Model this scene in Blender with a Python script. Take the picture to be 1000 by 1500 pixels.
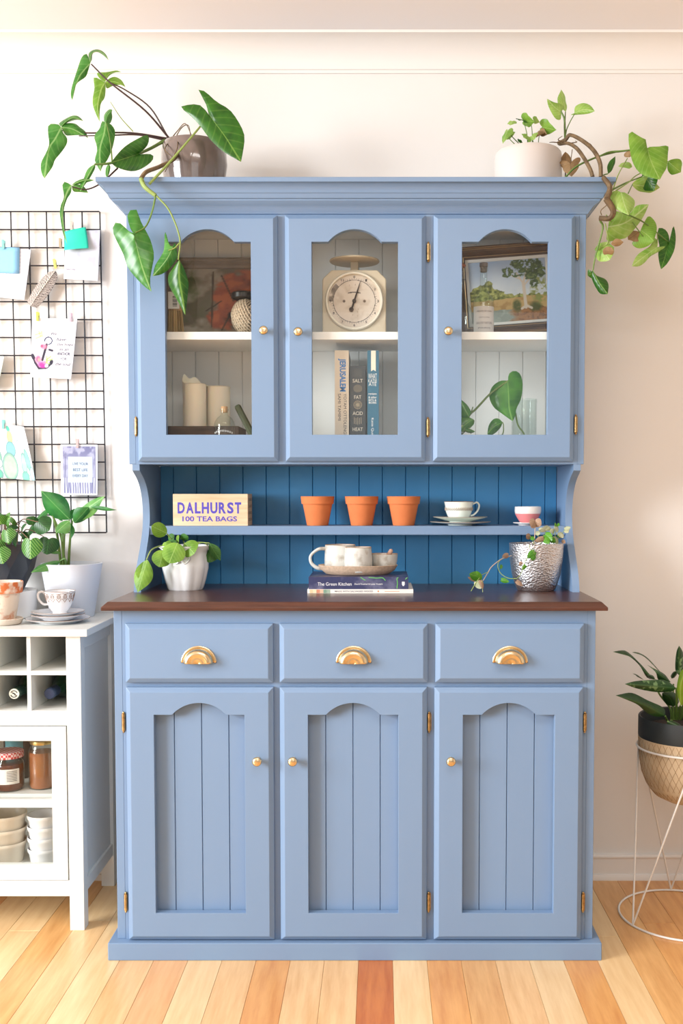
import bpy, bmesh, math, random
import numpy as np
from mathutils import Vector, Matrix
from mathutils.geometry import tessellate_polygon

for o in list(bpy.data.objects):
    bpy.data.objects.remove(o, do_unlink=True)
scn = bpy.context.scene
COL = scn.collection
random.seed(7)

# ------------------------------------------------------------------ camera
F, PPX, PPY, TH, DIST = 1500.0, 556.0, 795.0, math.radians(2.86), 2.45
CAMX, CAMZ = 0.0609, 1.1459
cam_d = bpy.data.cameras.new('camera')
cam = bpy.data.objects.new('camera', cam_d)
COL.objects.link(cam)
cam.location = (CAMX, -DIST, CAMZ)
cam.rotation_euler = (math.pi / 2 - TH, 0, 0)
cam_d.sensor_fit = 'VERTICAL'
cam_d.sensor_height = 36.0
cam_d.sensor_width = 24.0
cam_d.lens = 36.0 * F / 1500.0
cam_d.shift_x = (500.0 - PPX) / 1500.0
cam_d.shift_y = (PPY - 750.0) / 1500.0
cam_d.clip_start = 0.05
scn.camera = cam

# ------------------------------------------------------------------ world, lights, exposure
w = bpy.data.worlds.new('world')
scn.world = w
w.use_nodes = True
w.node_tree.nodes['Background'].inputs[0].default_value = (0.93, 0.96, 1.0, 1)
w.node_tree.nodes['Background'].inputs[1].default_value = 0.36


def area_light(name, loc, target, sx, sy, power, col):
    ld = bpy.data.lights.new(name, 'AREA')
    ld.shape = 'RECTANGLE'
    ld.size, ld.size_y = sx, sy
    ld.energy = power
    ld.color = col
    lo = bpy.data.objects.new(name, ld)
    COL.objects.link(lo)
    lo.location = loc
    d = Vector(target) - Vector(loc)
    lo.rotation_euler = d.to_track_quat('-Z', 'Y').to_euler()
    return lo


area_light('assumed_window_daylight', (-4.9, -2.75, 2.0), (0.0, 0.3, 1.1), 2.4, 2.1, 560, (0.955, 0.98, 1.0))  # assumed unseen window at the left; bare area light, no window built
area_light('overhead_fill', (0.1, -1.5, 2.415), (0.1, -1.49, 0.0), 1.2, 0.6, 22, (1.0, 0.97, 0.93))  # added fill from above for ledges and top bevels; no known lamp here
area_light('assumed_window_behind', (0.42, -3.56, 1.62), (0.42, 0.0, 1.62), 1.7, 1.3, 10, (0.86, 0.95, 1.0))  # assumed window: bare area light before a solid wall, added for glass haze
scn.view_settings.view_transform = 'Standard'
scn.view_settings.look = 'None'
scn.view_settings.exposure = -0.10
scn.view_settings.gamma = 1.0
scn.view_settings.use_curve_mapping = False

# ------------------------------------------------------------------ pixel -> world
CT, ST = math.cos(TH), math.sin(TH)


def ray(x, y):
    a, b = (x - PPX) / F, -(y - PPY) / F
    return a, CT + b * ST, -ST + b * CT


def P(x, y, Y):
    r = ray(x, y)
    t = (Y + DIST) / r[1]
    return Vector((CAMX + r[0] * t, Y, CAMZ + r[2] * t))


def PZ(x, y, Z):
    r = ray(x, y)
    t = (Z - CAMZ) / r[2]
    return Vector((CAMX + r[0] * t, -DIST + r[1] * t, Z))


def M(px, Y):
    return px * (DIST + Y) / F


# ------------------------------------------------------------------ materials
def lin1(c):
    c = c / 255.0
    return c / 12.92 if c <= 0.04045 else ((c + 0.055) / 1.055) ** 2.4


def lin(rgb):
    return tuple(lin1(c) for c in rgb) + (1.0,)


MATS = {}


def nodes_of(name):
    m = bpy.data.materials.new(name)
    m.use_nodes = True
    nt = m.node_tree
    b = nt.nodes['Principled BSDF']
    MATS[name] = m
    return m, nt, b


def N(nt, t, **kw):
    n = nt.nodes.new(t)
    for k, v in kw.items():
        setattr(n, k, v)
    return n


def coords(nt, scale=(1, 1, 1), kind='Object'):
    tc = N(nt, 'ShaderNodeTexCoord')
    mp = N(nt, 'ShaderNodeMapping')
    mp.inputs['Scale'].default_value = scale
    nt.links.new(tc.outputs[kind], mp.inputs['Vector'])
    return mp.outputs['Vector']


def noise(nt, vec, scale, detail=3.0, rough=0.5):
    n = N(nt, 'ShaderNodeTexNoise')
    n.inputs['Scale'].default_value = scale
    n.inputs['Detail'].default_value = detail
    n.inputs['Roughness'].default_value = rough
    nt.links.new(vec, n.inputs['Vector'])
    return n.outputs['Fac']


def ramp(nt, fac, stops):
    r = N(nt, 'ShaderNodeValToRGB')
    e = r.color_ramp.elements
    while len(e) < len(stops):
        e.new(0.5)
    for el, (p, c) in zip(e, stops):
        el.position = p
        el.color = c
    nt.links.new(fac, r.inputs['Fac'])
    return r.outputs['Color']


def mixc(nt, fac, a, b, blend='MIX'):
    m = N(nt, 'ShaderNodeMix', data_type='RGBA', blend_type=blend)
    for idx, v in ((0, fac), (6, a), (7, b)):
        if hasattr(v, 'is_output'):
            nt.links.new(v, m.inputs[idx])
        else:
            m.inputs[idx].default_value = v
    return m.outputs[2]


def add_bump(nt, b, fac, strength, dist=0.002):
    bp = N(nt, 'ShaderNodeBump')
    bp.inputs['Strength'].default_value = strength
    bp.inputs['Distance'].default_value = dist
    nt.links.new(fac, bp.inputs['Height'])
    nt.links.new(bp.outputs['Normal'], b.inputs['Normal'])


def mat(name, rgb, rough=0.5, metal=0.0, var=0.0, vscale=6.0, stretch=(1, 1, 1), bump=0.0, bscale=60.0,
        rgb2=None, lo=0.35, hi=0.65, coat=0.0, spec=0.5, trans=0.0, sss=0.0):
    if name in MATS:
        return MATS[name]
    m, nt, b = nodes_of(name)
    b.inputs['Base Color'].default_value = lin(rgb)
    b.inputs['Roughness'].default_value = rough
    b.inputs['Metallic'].default_value = metal
    b.inputs['Specular IOR Level'].default_value = spec
    b.inputs['Coat Weight'].default_value = coat
    b.inputs['Transmission Weight'].default_value = trans
    if sss:
        b.inputs['Subsurface Weight'].default_value = sss
        b.inputs['Subsurface Radius'].default_value = (0.02, 0.012, 0.008)
        b.inputs['Subsurface Scale'].default_value = 0.5
    if var or rgb2:
        v = coords(nt, stretch)
        f = noise(nt, v, vscale, 4.0)
        c = lin(rgb)
        if rgb2 is None:
            c1 = tuple(x * (1 - var) for x in c[:3]) + (1,)
            c2 = tuple(min(1, x * (1 + var)) for x in c[:3]) + (1,)
        else:
            c1, c2 = c, lin(rgb2)
        nt.links.new(ramp(nt, f, [(lo, c1), (hi, c2)]), b.inputs['Base Color'])
    if bump:
        v = coords(nt, stretch)
        add_bump(nt, b, noise(nt, v, bscale, 3.0), bump)
    return m


def mat_glass(name, tint=(250, 255, 252), rough=0.0, ior=1.45, edge=0.0):
    if name in MATS:
        return MATS[name]
    m, nt, b = nodes_of(name)
    nt.nodes.remove(b)
    out = nt.nodes['Material Output']
    fr = N(nt, 'ShaderNodeFresnel')
    fr.inputs['IOR'].default_value = ior
    tr = N(nt, 'ShaderNodeBsdfTransparent')
    tr.inputs['Color'].default_value = lin(tint)
    gl = N(nt, 'ShaderNodeBsdfGlossy')
    gl.inputs['Roughness'].default_value = rough
    mx = N(nt, 'ShaderNodeMixShader')
    # thin sheet: only the outer face of each wall reflects
    ge = N(nt, 'ShaderNodeNewGeometry')
    inv = N(nt, 'ShaderNodeMath', operation='SUBTRACT')
    inv.inputs[0].default_value = 1.0
    nt.links.new(ge.outputs['Backfacing'], inv.inputs[1])
    ml = N(nt, 'ShaderNodeMath', operation='MULTIPLY')
    nt.links.new(fr.outputs[0], ml.inputs[0])
    nt.links.new(inv.outputs[0], ml.inputs[1])
    fac = ml.outputs[0]
    if edge:
        # thick blown glass: brighter reflecting rims
        lw = N(nt, 'ShaderNodeLayerWeight')
        lw.inputs['Blend'].default_value = 0.5
        pw_ = N(nt, 'ShaderNodeMath', operation='POWER')
        pw_.inputs[1].default_value = 3.0
        nt.links.new(lw.outputs['Facing'], pw_.inputs[0])
        me_ = N(nt, 'ShaderNodeMath', operation='MULTIPLY_ADD')
        me_.inputs[1].default_value = edge
        me_.inputs[2].default_value = 0.035
        nt.links.new(pw_.outputs[0], me_.inputs[0])
        fac = me_.outputs[0]
    nt.links.new(fac, mx.inputs[0])
    nt.links.new(tr.outputs[0], mx.inputs[1])
    nt.links.new(gl.outputs[0], mx.inputs[2])
    nt.links.new(mx.outputs[0], out.inputs['Surface'])
    return m


def mat_wood(name, c1, c2, rough=0.35, stretch=(14, 1.2, 14), scale=4.0, bump=0.06, rnd=0.0, coat=0.0):
    """grain runs along the axis with the small stretch value"""
    if name in MATS:
        return MATS[name]
    m, nt, b = nodes_of(name)
    oi = N(nt, 'ShaderNodeObjectInfo')
    tc = N(nt, 'ShaderNodeTexCoord')
    mp = N(nt, 'ShaderNodeMapping')
    mp.inputs['Scale'].default_value = stretch
    cmb = N(nt, 'ShaderNodeCombineXYZ')
    mul = N(nt, 'ShaderNodeMath', operation='MULTIPLY')
    mul.inputs[1].default_value = 37.0
    nt.links.new(oi.outputs['Random'], mul.inputs[0])
    for i in range(3):
        nt.links.new(mul.outputs[0], cmb.inputs[i])
    nt.links.new(tc.outputs['Object'], mp.inputs['Vector'])
    nt.links.new(cmb.outputs[0], mp.inputs['Location'])
    f = noise(nt, mp.outputs['Vector'], scale, 6.0, 0.6)
    col = ramp(nt, f, [(0.3, lin(c1)), (0.7, lin(c2))])
    if rnd:
        hsv = N(nt, 'ShaderNodeHueSaturation')
        mr = N(nt, 'ShaderNodeMapRange')
        mr.inputs['To Min'].default_value = 1 - rnd
        mr.inputs['To Max'].default_value = 1 + rnd
        nt.links.new(oi.outputs['Random'], mr.inputs['Value'])
        nt.links.new(mr.outputs[0], hsv.inputs['Value'])
        nt.links.new(col, hsv.inputs['Color'])
        col = hsv.outputs['Color']
    nt.links.new(col, b.inputs['Base Color'])
    b.inputs['Roughness'].default_value = rough
    b.inputs['Coat Weight'].default_value = coat
    b.inputs['Coat Roughness'].default_value = 0.25
    if bump:
        add_bump(nt, b, f, bump, 0.001)
    return m


def mat_attr(name, rough=0.6, coat=0.0):
    if name in MATS:
        return MATS[name]
    m, nt, b = nodes_of(name)
    a = N(nt, 'ShaderNodeAttribute', attribute_name='Col')
    nt.links.new(a.outputs['Color'], b.inputs['Base Color'])
    b.inputs['Roughness'].default_value = rough
    b.inputs['Coat Weight'].default_value = coat
    return m


def mat_leaf(name, dark, light, rib, veins=9.0, vein_amt=0.35, rough=0.38, variegate=None, transl=0.22, slope=1.2):
    """UV x runs along the midrib, UV y is the signed distance from it"""
    if name in MATS:
        return MATS[name]
    m, nt, b = nodes_of(name)
    out = nt.nodes['Material Output']
    uv = N(nt, 'ShaderNodeUVMap')
    sep = N(nt, 'ShaderNodeSeparateXYZ')
    nt.links.new(uv.outputs[0], sep.inputs[0])

    def math_(op, a, bb=None):
        n = N(nt, 'ShaderNodeMath', operation=op)
        for i, v in enumerate((a, bb)):
            if v is None:
                continue
            if hasattr(v, 'is_output'):
                nt.links.new(v, n.inputs[i])
            else:
                n.inputs[i].default_value = v
        return n.outputs[0]
    av = math_('ABSOLUTE', sep.outputs['Y'])
    u2 = math_('SUBTRACT', sep.outputs['X'], math_('MULTIPLY', av, slope))
    wv = math_('SINE', math_('MULTIPLY', u2, veins * 6.2832))
    vein = math_('POWER', math_('MAXIMUM', wv, 0.0), 6.0)
    f = noise(nt, coords(nt), 30.0, 3.0)
    base = ramp(nt, f, [(0.3, lin(dark)), (0.7, lin(light))])
    base = mixc(nt, math_('MULTIPLY', vein, vein_amt), base, lin(rib))
    if variegate:
        f2 = noise(nt, coords(nt, (1, 1, 1)), 55.0, 2.0)
        g = ramp(nt, f2, [(0.55, (0, 0, 0, 1)), (0.63, (1, 1, 1, 1))])
        base = mixc(nt, g, base, lin(variegate))
    ribm = math_('LESS_THAN', av, 0.016)
    base = mixc(nt, math_('MULTIPLY', ribm, 0.7), base, lin(rib))
    nt.links.new(base, b.inputs['Base Color'])
    b.inputs['Roughness'].default_value = rough
    add_bump(nt, b, math_('MULTIPLY', wv, 0.5), 0.22, 0.001)
    tr = N(nt, 'ShaderNodeBsdfTranslucent')
    nt.links.new(base, tr.inputs['Color'])
    mx = N(nt, 'ShaderNodeMixShader')
    mx.inputs[0].default_value = transl
    nt.links.new(b.outputs[0], mx.inputs[1])
    nt.links.new(tr.outputs[0], mx.inputs[2])
    nt.links.new(mx.outputs[0], out.inputs['Surface'])
    return m


# ------------------------------------------------------------------ mesh builder
ORG = {}


def org(o):
    return ORG.get(o.name, Vector((0, 0, 0))) if o is not None else Vector((0, 0, 0))


class MB:
    def __init__(self):
        self.v, self.f, self.uv = [], [], None

    def add(self, verts, faces):
        n = len(self.v)
        self.v += [tuple(p) for p in verts]
        self.f += [tuple(i + n for i in fc) for fc in faces]
        return self

    def box(self, x0, x1, y0, y1, z0, z1):
        v = [(x, y, z) for x in (x0, x1) for y in (y0, y1) for z in (z0, z1)]
        f = [(0, 1, 3, 2), (4, 6, 7, 5), (0, 4, 5, 1), (2, 3, 7, 6), (0, 2, 6, 4), (1, 5, 7, 3)]
        return self.add(v, f)

    def lathe(self, profile, n=32, tf=None, closed=True, a0=0.0, a1=2 * math.pi, rfun=None):
        """profile: list of (r, z); revolved about z; tf maps a point to the world"""
        full = abs(a1 - a0 - 2 * math.pi) < 1e-6
        cols = n if full else n + 1
        base = len(self.v)
        for r, z in profile:
            for k in range(cols):
                a = a0 + (a1 - a0) * k / n
                rr = r * (rfun(a, z) if rfun else 1.0)
                p = Vector((rr * math.cos(a), rr * math.sin(a), z))
                self.v.append(tuple(tf(p) if tf else p))
        for i in range(len(profile) - 1):
            for k in range(n):
                k2 = (k + 1) % cols
                self.f.append((base + i * cols + k, base + i * cols + k2, base + (i + 1) * cols + k2, base + (i + 1) * cols + k))
        return self

    def tube(self, pts, r, n=8, closed=False, caps=True):
        pts = [Vector(p) for p in pts]
        m = len(pts)
        rs = [r] * m if not isinstance(r, (list, tuple)) else r
        base = len(self.v)
        ref = None
        for i, p in enumerate(pts):
            if closed:
                t = pts[(i + 1) % m] - pts[i - 1]
            else:
                t = pts[min(i + 1, m - 1)] - pts[max(i - 1, 0)]
            t = t.normalized() if t.length > 1e-9 else Vector((0, 0, 1))
            if ref is None:
                ref = Vector((0, 0, 1)) if abs(t.z) < 0.9 else Vector((1, 0, 0))
            a = t.cross(ref)
            if a.length < 1e-6:
                a = t.orthogonal()
            a.normalize()
            b = a.cross(t).normalized()
            ref = b
            for k in range(n):
                an = 2 * math.pi * k / n
                self.v.append(tuple(p + a * (rs[i] * math.cos(an)) + b * (rs[i] * math.sin(an))))
        seg = m if closed else m - 1
        for i in range(seg):
            j = (i + 1) % m
            for k in range(n):
                k2 = (k + 1) % n
                self.f.append((base + i * n + k, base + i * n + k2, base + j * n + k2, base + j * n + k))
        if caps and not closed:
            self.f.append(tuple(base + k for k in range(n)))
            self.f.append(tuple(base + (m - 1) * n + n - 1 - k for k in range(n)))
        return self

    def prism(self, poly, d0, d1, mp):
        """poly in 2D, extruded from d0 to d1; mp(a, b, d) -> point"""
        n = len(poly)
        v = [mp(a, b, d0) for a, b in poly] + [mp(a, b, d1) for a, b in poly]
        tri = tessellate_polygon([[Vector((a, b, 0)) for a, b in poly]])
        f = [tuple(t) for t in tri] + [tuple(i + n for i in reversed(t)) for t in tri]
        f += [(i, (i + 1) % n, n + (i + 1) % n, n + i) for i in range(n)]
        return self.add(v, f)

    def build(self, name, m, parent=None, bevel=0.0, seg=2, smooth=None, weld=True, kind=None):
        o3 = org(parent)
        me = bpy.data.meshes.new(name)
        me.from_pydata([(p[0] - o3.x, p[1] - o3.y, p[2] - o3.z) for p in self.v], [], self.f)
        bm = bmesh.new()
        bm.from_mesh(me)
        if weld:
            bmesh.ops.remove_doubles(bm, verts=bm.verts, dist=1e-6)
        bmesh.ops.recalc_face_normals(bm, faces=bm.faces)
        if bevel:
            ed = [e for e in bm.edges if len(e.link_faces) == 2 and e.calc_face_angle(0) > 0.6]
            bmesh.ops.bevel(bm, geom=ed, offset=bevel, segments=seg, profile=0.5, affect='EDGES', clamp_overlap=True)
        bm.to_mesh(me)
        bm.free()
        if smooth is not None:
            me.polygons.foreach_set('use_smooth', [True] * len(me.polygons))
            me.set_sharp_from_angle(angle=math.radians(smooth))
        me.materials.append(m)
        return link(name, me, parent, kind)


def link(name, me, parent=None, kind=None):
    o = bpy.data.objects.new(name, me)
    COL.objects.link(o)
    if parent is not None:
        o.parent = parent
        ORG[o.name] = org(parent)
    if kind:
        o['kind'] = kind
    return o


def thing(name, label, cat, loc=(0, 0, 0), group=None):
    o = bpy.data.objects.new(name, None)
    COL.objects.link(o)
    o.empty_display_size = 0.05
    o.location = loc
    ORG[o.name] = Vector(loc)
    return tag(o, label, cat, group)


def tag(o, label, cat, group=None):
    o['label'] = label
    o['category'] = cat
    if group:
        o['group'] = group
    return o


def tf_at(p):
    p = Vector(p)
    return lambda q: q + p


def tf_front(p):
    """lathe axis pointing at -Y"""
    p = Vector(p)
    return lambda q: Vector((p.x + q.x, p.y - q.z, p.z + q.y))


def catmull(pts, sub=6):
    pts = [Vector(p) for p in pts]
    if len(pts) < 3:
        return pts
    ext = [pts[0] * 2 - pts[1]] + pts + [pts[-1] * 2 - pts[-2]]
    out = []
    for i in range(1, len(ext) - 2):
        p0, p1, p2, p3 = ext[i - 1:i + 3]
        for k in range(sub):
            t = k / sub
            out.append(0.5 * ((2 * p1) + (p2 - p0) * t + (2 * p0 - 5 * p1 + 4 * p2 - p3) * t * t + (3 * p1 - p0 - 3 * p2 + p3) * t ** 3))
    out.append(pts[-1])
    return out


_tc = {}


def text_polys(s, bold=0.0, shear=0.0):
    key = (s, bold, shear)
    if key not in _tc:
        cu = bpy.data.curves.new('t', 'FONT')
        cu.body = s
        cu.offset = bold
        cu.shear = shear
        cu.resolution_u = 3
        ob = bpy.data.objects.new('t', cu)
        COL.objects.link(ob)
        dg = bpy.context.evaluated_depsgraph_get()
        me = bpy.data.meshes.new_from_object(ob.evaluated_get(dg))
        vs = np.array([v.co[:2] for v in me.vertices]) if len(me.vertices) else np.zeros((0, 2))
        fs = [tuple(p.vertices) for p in me.polygons]
        bpy.data.objects.remove(ob)
        bpy.data.curves.remove(cu)
        bpy.data.meshes.remove(me)
        _tc[key] = (vs, fs)
    return _tc[key]


def text(mb, s, fn, w_, h_, bold=0.0, shear=0.0, keep=False):
    """fit string s in a box w_ x h_ centred at 0; fn(a, b) -> world point"""
    vs, fs = text_polys(s, bold, shear)
    if len(vs) == 0:
        return mb
    lo, hi = vs.min(0), vs.max(0)
    c = (lo + hi) / 2
    sx, sy = w_ / (hi[0] - lo[0]), h_ / (hi[1] - lo[1])
    if keep:
        sx = sy = min(sx, sy)
    return mb.add([fn((x - c[0]) * sx, (y - c[1]) * sy) for x, y in vs], fs)


def front_at(x, y, z, rot=0.0):
    c, s = math.cos(rot), math.sin(rot)
    return lambda a, b: (x + a * c - b * s, y, z + a * s + b * c)


def canvas(name, fn, nx, ny, col, m, parent=None, thick=0.0):
    """grid mesh coloured point by point: fn(u, v) -> point, col(U, V) -> array (.., 3) of sRGB 0..1; v runs up"""
    us, vs = np.linspace(0, 1, nx + 1), np.linspace(0, 1, ny + 1)
    U, V = np.meshgrid(us, vs)
    rgb = np.clip(col(U, V), 0, 1)
    l = np.where(rgb <= 0.04045, rgb / 12.92, ((rgb + 0.055) / 1.055) ** 2.4)
    o3 = org(parent)
    pts = [Vector(fn(float(u), float(v))) - o3 for v in vs for u in us]
    f = [(j * (nx + 1) + i, j * (nx + 1) + i + 1, (j + 1) * (nx + 1) + i + 1, (j + 1) * (nx + 1) + i) for j in range(ny) for i in range(nx)]
    me = bpy.data.meshes.new(name)
    me.from_pydata([tuple(p) for p in pts], [], f)
    ca = me.color_attributes.new('Col', 'FLOAT_COLOR', 'POINT')
    arr = np.ones((len(pts), 4), dtype=np.float32)
    arr[:, :3] = l.reshape(-1, 3)
    ca.data.foreach_set('color', arr.ravel())
    me.polygons.foreach_set('use_smooth', [True] * len(me.polygons))
    me.materials.append(m)
    o = link(name, me, parent)
    if thick:
        md = o.modifiers.new('thickness', 'SOLIDIFY')
        md.thickness = thick
        md.offset = 0
    return o


# colour-field helpers for flat prints
def C3(r, g, b):
    return np.array([r, g, b]) / 255.0


def blend(img, mask, c):
    m = np.clip(mask, 0, 1)[..., None]
    return img * (1 - m) + np.asarray(c) * m


def disc(U, V, cx, cy, rx, ry, soft=0.05, rot=0.0):
    c, s = math.cos(rot), math.sin(rot)
    a, b = (U - cx) * c + (V - cy) * s, -(U - cx) * s + (V - cy) * c
    d = np.sqrt((a / rx) ** 2 + (b / ry) ** 2)
    return np.clip((1 - d) / soft, 0, 1)


def seg_mask(U, V, x0, y0, x1, y1, r, asp=1.0):
    dx, dy = x1 - x0, (y1 - y0) * asp
    t = np.clip(((U - x0) * dx + (V - y0) * asp * dy) / (dx * dx + dy * dy + 1e-9), 0, 1)
    d = np.sqrt((U - x0 - t * dx) ** 2 + ((V - y0) * asp - t * dy) ** 2)
    return np.clip((r - d) / (0.35 * r) + 0.5, 0, 1)


def fnoise(U, V, sc, seed=0):
    rs = np.random.RandomState(seed)
    g = rs.rand(64, 64)
    out, amp, tot = np.zeros_like(U), 1.0, 0.0
    for k in range(4):
        x, y = (U * sc * 2 ** k) % 63, (V * sc * 2 ** k) % 63
        i, j = np.floor(x).astype(int), np.floor(y).astype(int)
        fx, fy = x - i, y - j
        fx, fy = fx * fx * (3 - 2 * fx), fy * fy * (3 - 2 * fy)
        out += amp * (g[j, i] * (1 - fx) * (1 - fy) + g[j, i + 1] * fx * (1 - fy) + g[j + 1, i] * (1 - fx) * fy + g[j + 1, i + 1] * fx * fy)
        tot += amp
        amp *= 0.5
    return out / tot


# ------------------------------------------------------------------ leaves
HEART = [(0.0, 0.0), (-0.10, 0.06), (-0.22, 0.17), (-0.24, 0.30), (-0.14, 0.44), (0.06, 0.52), (0.28, 0.49), (0.52, 0.36), (0.74, 0.20), (0.90, 0.075), (1.0, 0.0)]
ARROW = [(0.0, 0.0), (-0.16, 0.07), (-0.36, 0.20), (-0.52, 0.40), (-0.40, 0.47), (-0.18, 0.42), (0.05, 0.36), (0.30, 0.35), (0.55, 0.27), (0.80, 0.13), (1.0, 0.0)]
LANCE = [(0.0, 0.0), (0.05, 0.10), (0.15, 0.24), (0.28, 0.36), (0.42, 0.42), (0.56, 0.41), (0.70, 0.33), (0.84, 0.19), (0.94, 0.07), (1.0, 0.0)]
OVAL = [(0.0, 0.0), (0.02, 0.16), (0.10, 0.32), (0.25, 0.45), (0.45, 0.50), (0.65, 0.46), (0.82, 0.33), (0.94, 0.16), (1.0, 0.0)]
ROUND = [(0.0, 0.0), (-0.12, 0.12), (-0.14, 0.30), (0.0, 0.45), (0.25, 0.53), (0.52, 0.48), (0.76, 0.33), (0.92, 0.15), (1.0, 0.0)]


def leaf(parent, base, tip, width, m, shape=HEART, roll=0.0, fold=0.25, droop=0.1, wave=0.0, rows=5, name='leaf', twist=0.0):
    """base = where the stalk meets the blade, tip = point of the blade; width = full width in metres; roll about the midrib in degrees (0 = facing the room)"""
    base, tip = Vector(base), Vector(tip)
    L = (tip - base).length
    Ud = (tip - base).normalized()
    n0 = Vector((0, -1, 0))
    n0 = n0 - Ud * n0.dot(Ud)
    if n0.length < 0.05:
        n0 = Vector((0, 0, 1)) - Ud * Ud.z
    n0.normalize()
    mxw = max(b for a, b in shape)
    ws = width / (2 * mxw)
    # refine the outline
    ol = catmull([Vector((a, b, 0)) for a, b in shape], 3)
    verts, uvs, faces = [], [], []
    for side in (1, -1):
        st = len(verts)
        for i, q in enumerate(ol):
            a0 = min(max(q.x, 0.0), 1.0)
            if q.x < 0.12:
                a0 = max(0.0, q.x) * 0.8
            for k in range(rows + 1):
                s = k / rows
                u = a0 + (q.x - a0) * s
                v = max(q.y, 0) * s
                h = -fold * v * v * 1.6 * ws - droop * L * (max(u, 0) ** 2 * 0.9 + (min(u, 0)) ** 2 * 1.0)
                h += wave * ws * v * math.sin(u * 13 + side * 1.3) * 0.6
                r = math.radians(roll + twist * (u - 0.3))
                Nn = Matrix.Rotation(r, 3, Ud) @ n0
                Vd = Nn.cross(Ud).normalized()
                verts.append(base + Ud * (u * L) + Vd * (side * v * ws) + Nn * h)
                uvs.append((u, side * v))
        c = rows + 1
        for i in range(len(ol) - 1):
            for k in range(rows):
                q = (st + i * c + k, st + i * c + k + 1, st + (i + 1) * c + k + 1, st + (i + 1) * c + k)
                faces.append(q if side < 0 else q[::-1])
    o3 = org(parent)
    me = bpy.data.meshes.new(name)
    me.from_pydata([tuple(p - o3) for p in verts], [], faces)
    ul = me.uv_layers.new(name='UVMap')
    li = np.zeros(len(me.loops), dtype=np.int32)
    me.loops.foreach_get('vertex_index', li)
    ul.data.foreach_set('uv', np.array(uvs, dtype=np.float32)[li].ravel())
    bm = bmesh.new()
    bm.from_mesh(me)
    bmesh.ops.remove_doubles(bm, verts=bm.verts, dist=1e-6)
    bmesh.ops.dissolve_degenerate(bm, dist=1e-7, edges=bm.edges)
    bm.to_mesh(me)
    bm.free()
    me.polygons.foreach_set('use_smooth', [True] * len(me.polygons))
    me.materials.append(m)
    return link(name, me, parent)


def stem(parent, pts, r0, r1, m, name='stem', n=6, sub=6):
    c = catmull(pts, sub)
    k = len(c)
    return MB().tube(c, [r0 + (r1 - r0) * i / (k - 1) for i in range(k)], n).build(name, m, parent, smooth=60)


def _resample(pts, n):
    pts = catmull([Vector((a, b, 0)) for a, b in pts], 5)
    d = [0.0]
    for p, q in zip(pts[:-1], pts[1:]):
        d.append(d[-1] + (q - p).length)
    out, j = [], 0
    for i in range(n + 1):
        s = d[-1] * i / n
        while j < len(d) - 2 and d[j + 1] < s:
            j += 1
        t = (s - d[j]) / max(1e-9, d[j + 1] - d[j])
        out.append(pts[j].lerp(pts[j + 1], t))
    return out


def blade(parent, k, mid, lft, rgt, Y0, Y1, m, fold=0.02, fold2=None, dome=0.0, n=18, rows=5, name='leaf'):
    """one curved leaf blade: midrib and both margins given base to tip; fold = how far the margins bend back (+) or forward (-) of the midrib, in metres"""
    fold2 = fold if fold2 is None else fold2
    b, e = mid[0], mid[-1]
    mm = _resample(mid, n)
    L = sum((q - p).length for p, q in zip(mm[:-1], mm[1:]))
    verts, uvs, faces = [], [], []
    for side, edge, fo in ((1, [b] + lft + [e], fold), (-1, [b] + rgt + [e], fold2)):
        ee = _resample(edge, n)
        st = len(verts)
        mxw = max((ee[i] - mm[i]).length for i in range(n + 1)) + 1e-6
        for i in range(n + 1):
            s = i / n
            wv = (ee[i] - mm[i]).length
            for r in range(rows + 1):
                f = r / rows
                q = mm[i].lerp(ee[i], f)
                Y = Y0 + (Y1 - Y0) * s - dome * math.sin(math.pi * s) + fo * (wv / mxw) * f * f
                verts.append(k(q.x, q.y, Y))
                uvs.append((s, side * wv * f / L))
        c = rows + 1
        for i in range(n):
            for r in range(rows):
                q = (st + i * c + r, st + i * c + r + 1, st + (i + 1) * c + r + 1, st + (i + 1) * c + r)
                faces.append(q if side > 0 else q[::-1])
    o3 = org(parent)
    me = bpy.data.meshes.new(name)
    me.from_pydata([tuple(p - o3) for p in verts], [], faces)
    ul = me.uv_layers.new(name='UVMap')
    li = np.zeros(len(me.loops), dtype=np.int32)
    me.loops.foreach_get('vertex_index', li)
    ul.data.foreach_set('uv', np.array(uvs, dtype=np.float32)[li].ravel())
    bm = bmesh.new()
    bm.from_mesh(me)
    bmesh.ops.remove_doubles(bm, verts=bm.verts, dist=1e-5)
    bm.to_mesh(me)
    bm.free()
    me.polygons.foreach_set('use_smooth', [True] * len(me.polygons))
    me.materials.append(m)
    return link(name, me, parent)


def lobed(parent, k, blades, Y0, Y1, m, fold=0.015):
    """a leaf made of a main blade and its back lobes, joined into one mesh"""
    obs = [blade(parent, k, a, b, c, Y0, (Y1 if i == 0 else Y0 + 0.012), m, fold) for i, (a, b, c) in enumerate(blades)]
    base = obs[0]
    bm = bmesh.new()
    for o in obs:
        bm.from_mesh(o.data)
    bmesh.ops.remove_doubles(bm, verts=bm.verts, dist=1e-5)
    bm.to_mesh(base.data)
    bm.free()
    base.data.polygons.foreach_set('use_smooth', [True] * len(base.data.polygons))
    for o in obs[1:]:
        me = o.data
        bpy.data.objects.remove(o)
        bpy.data.meshes.remove(me)
    return base
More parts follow.
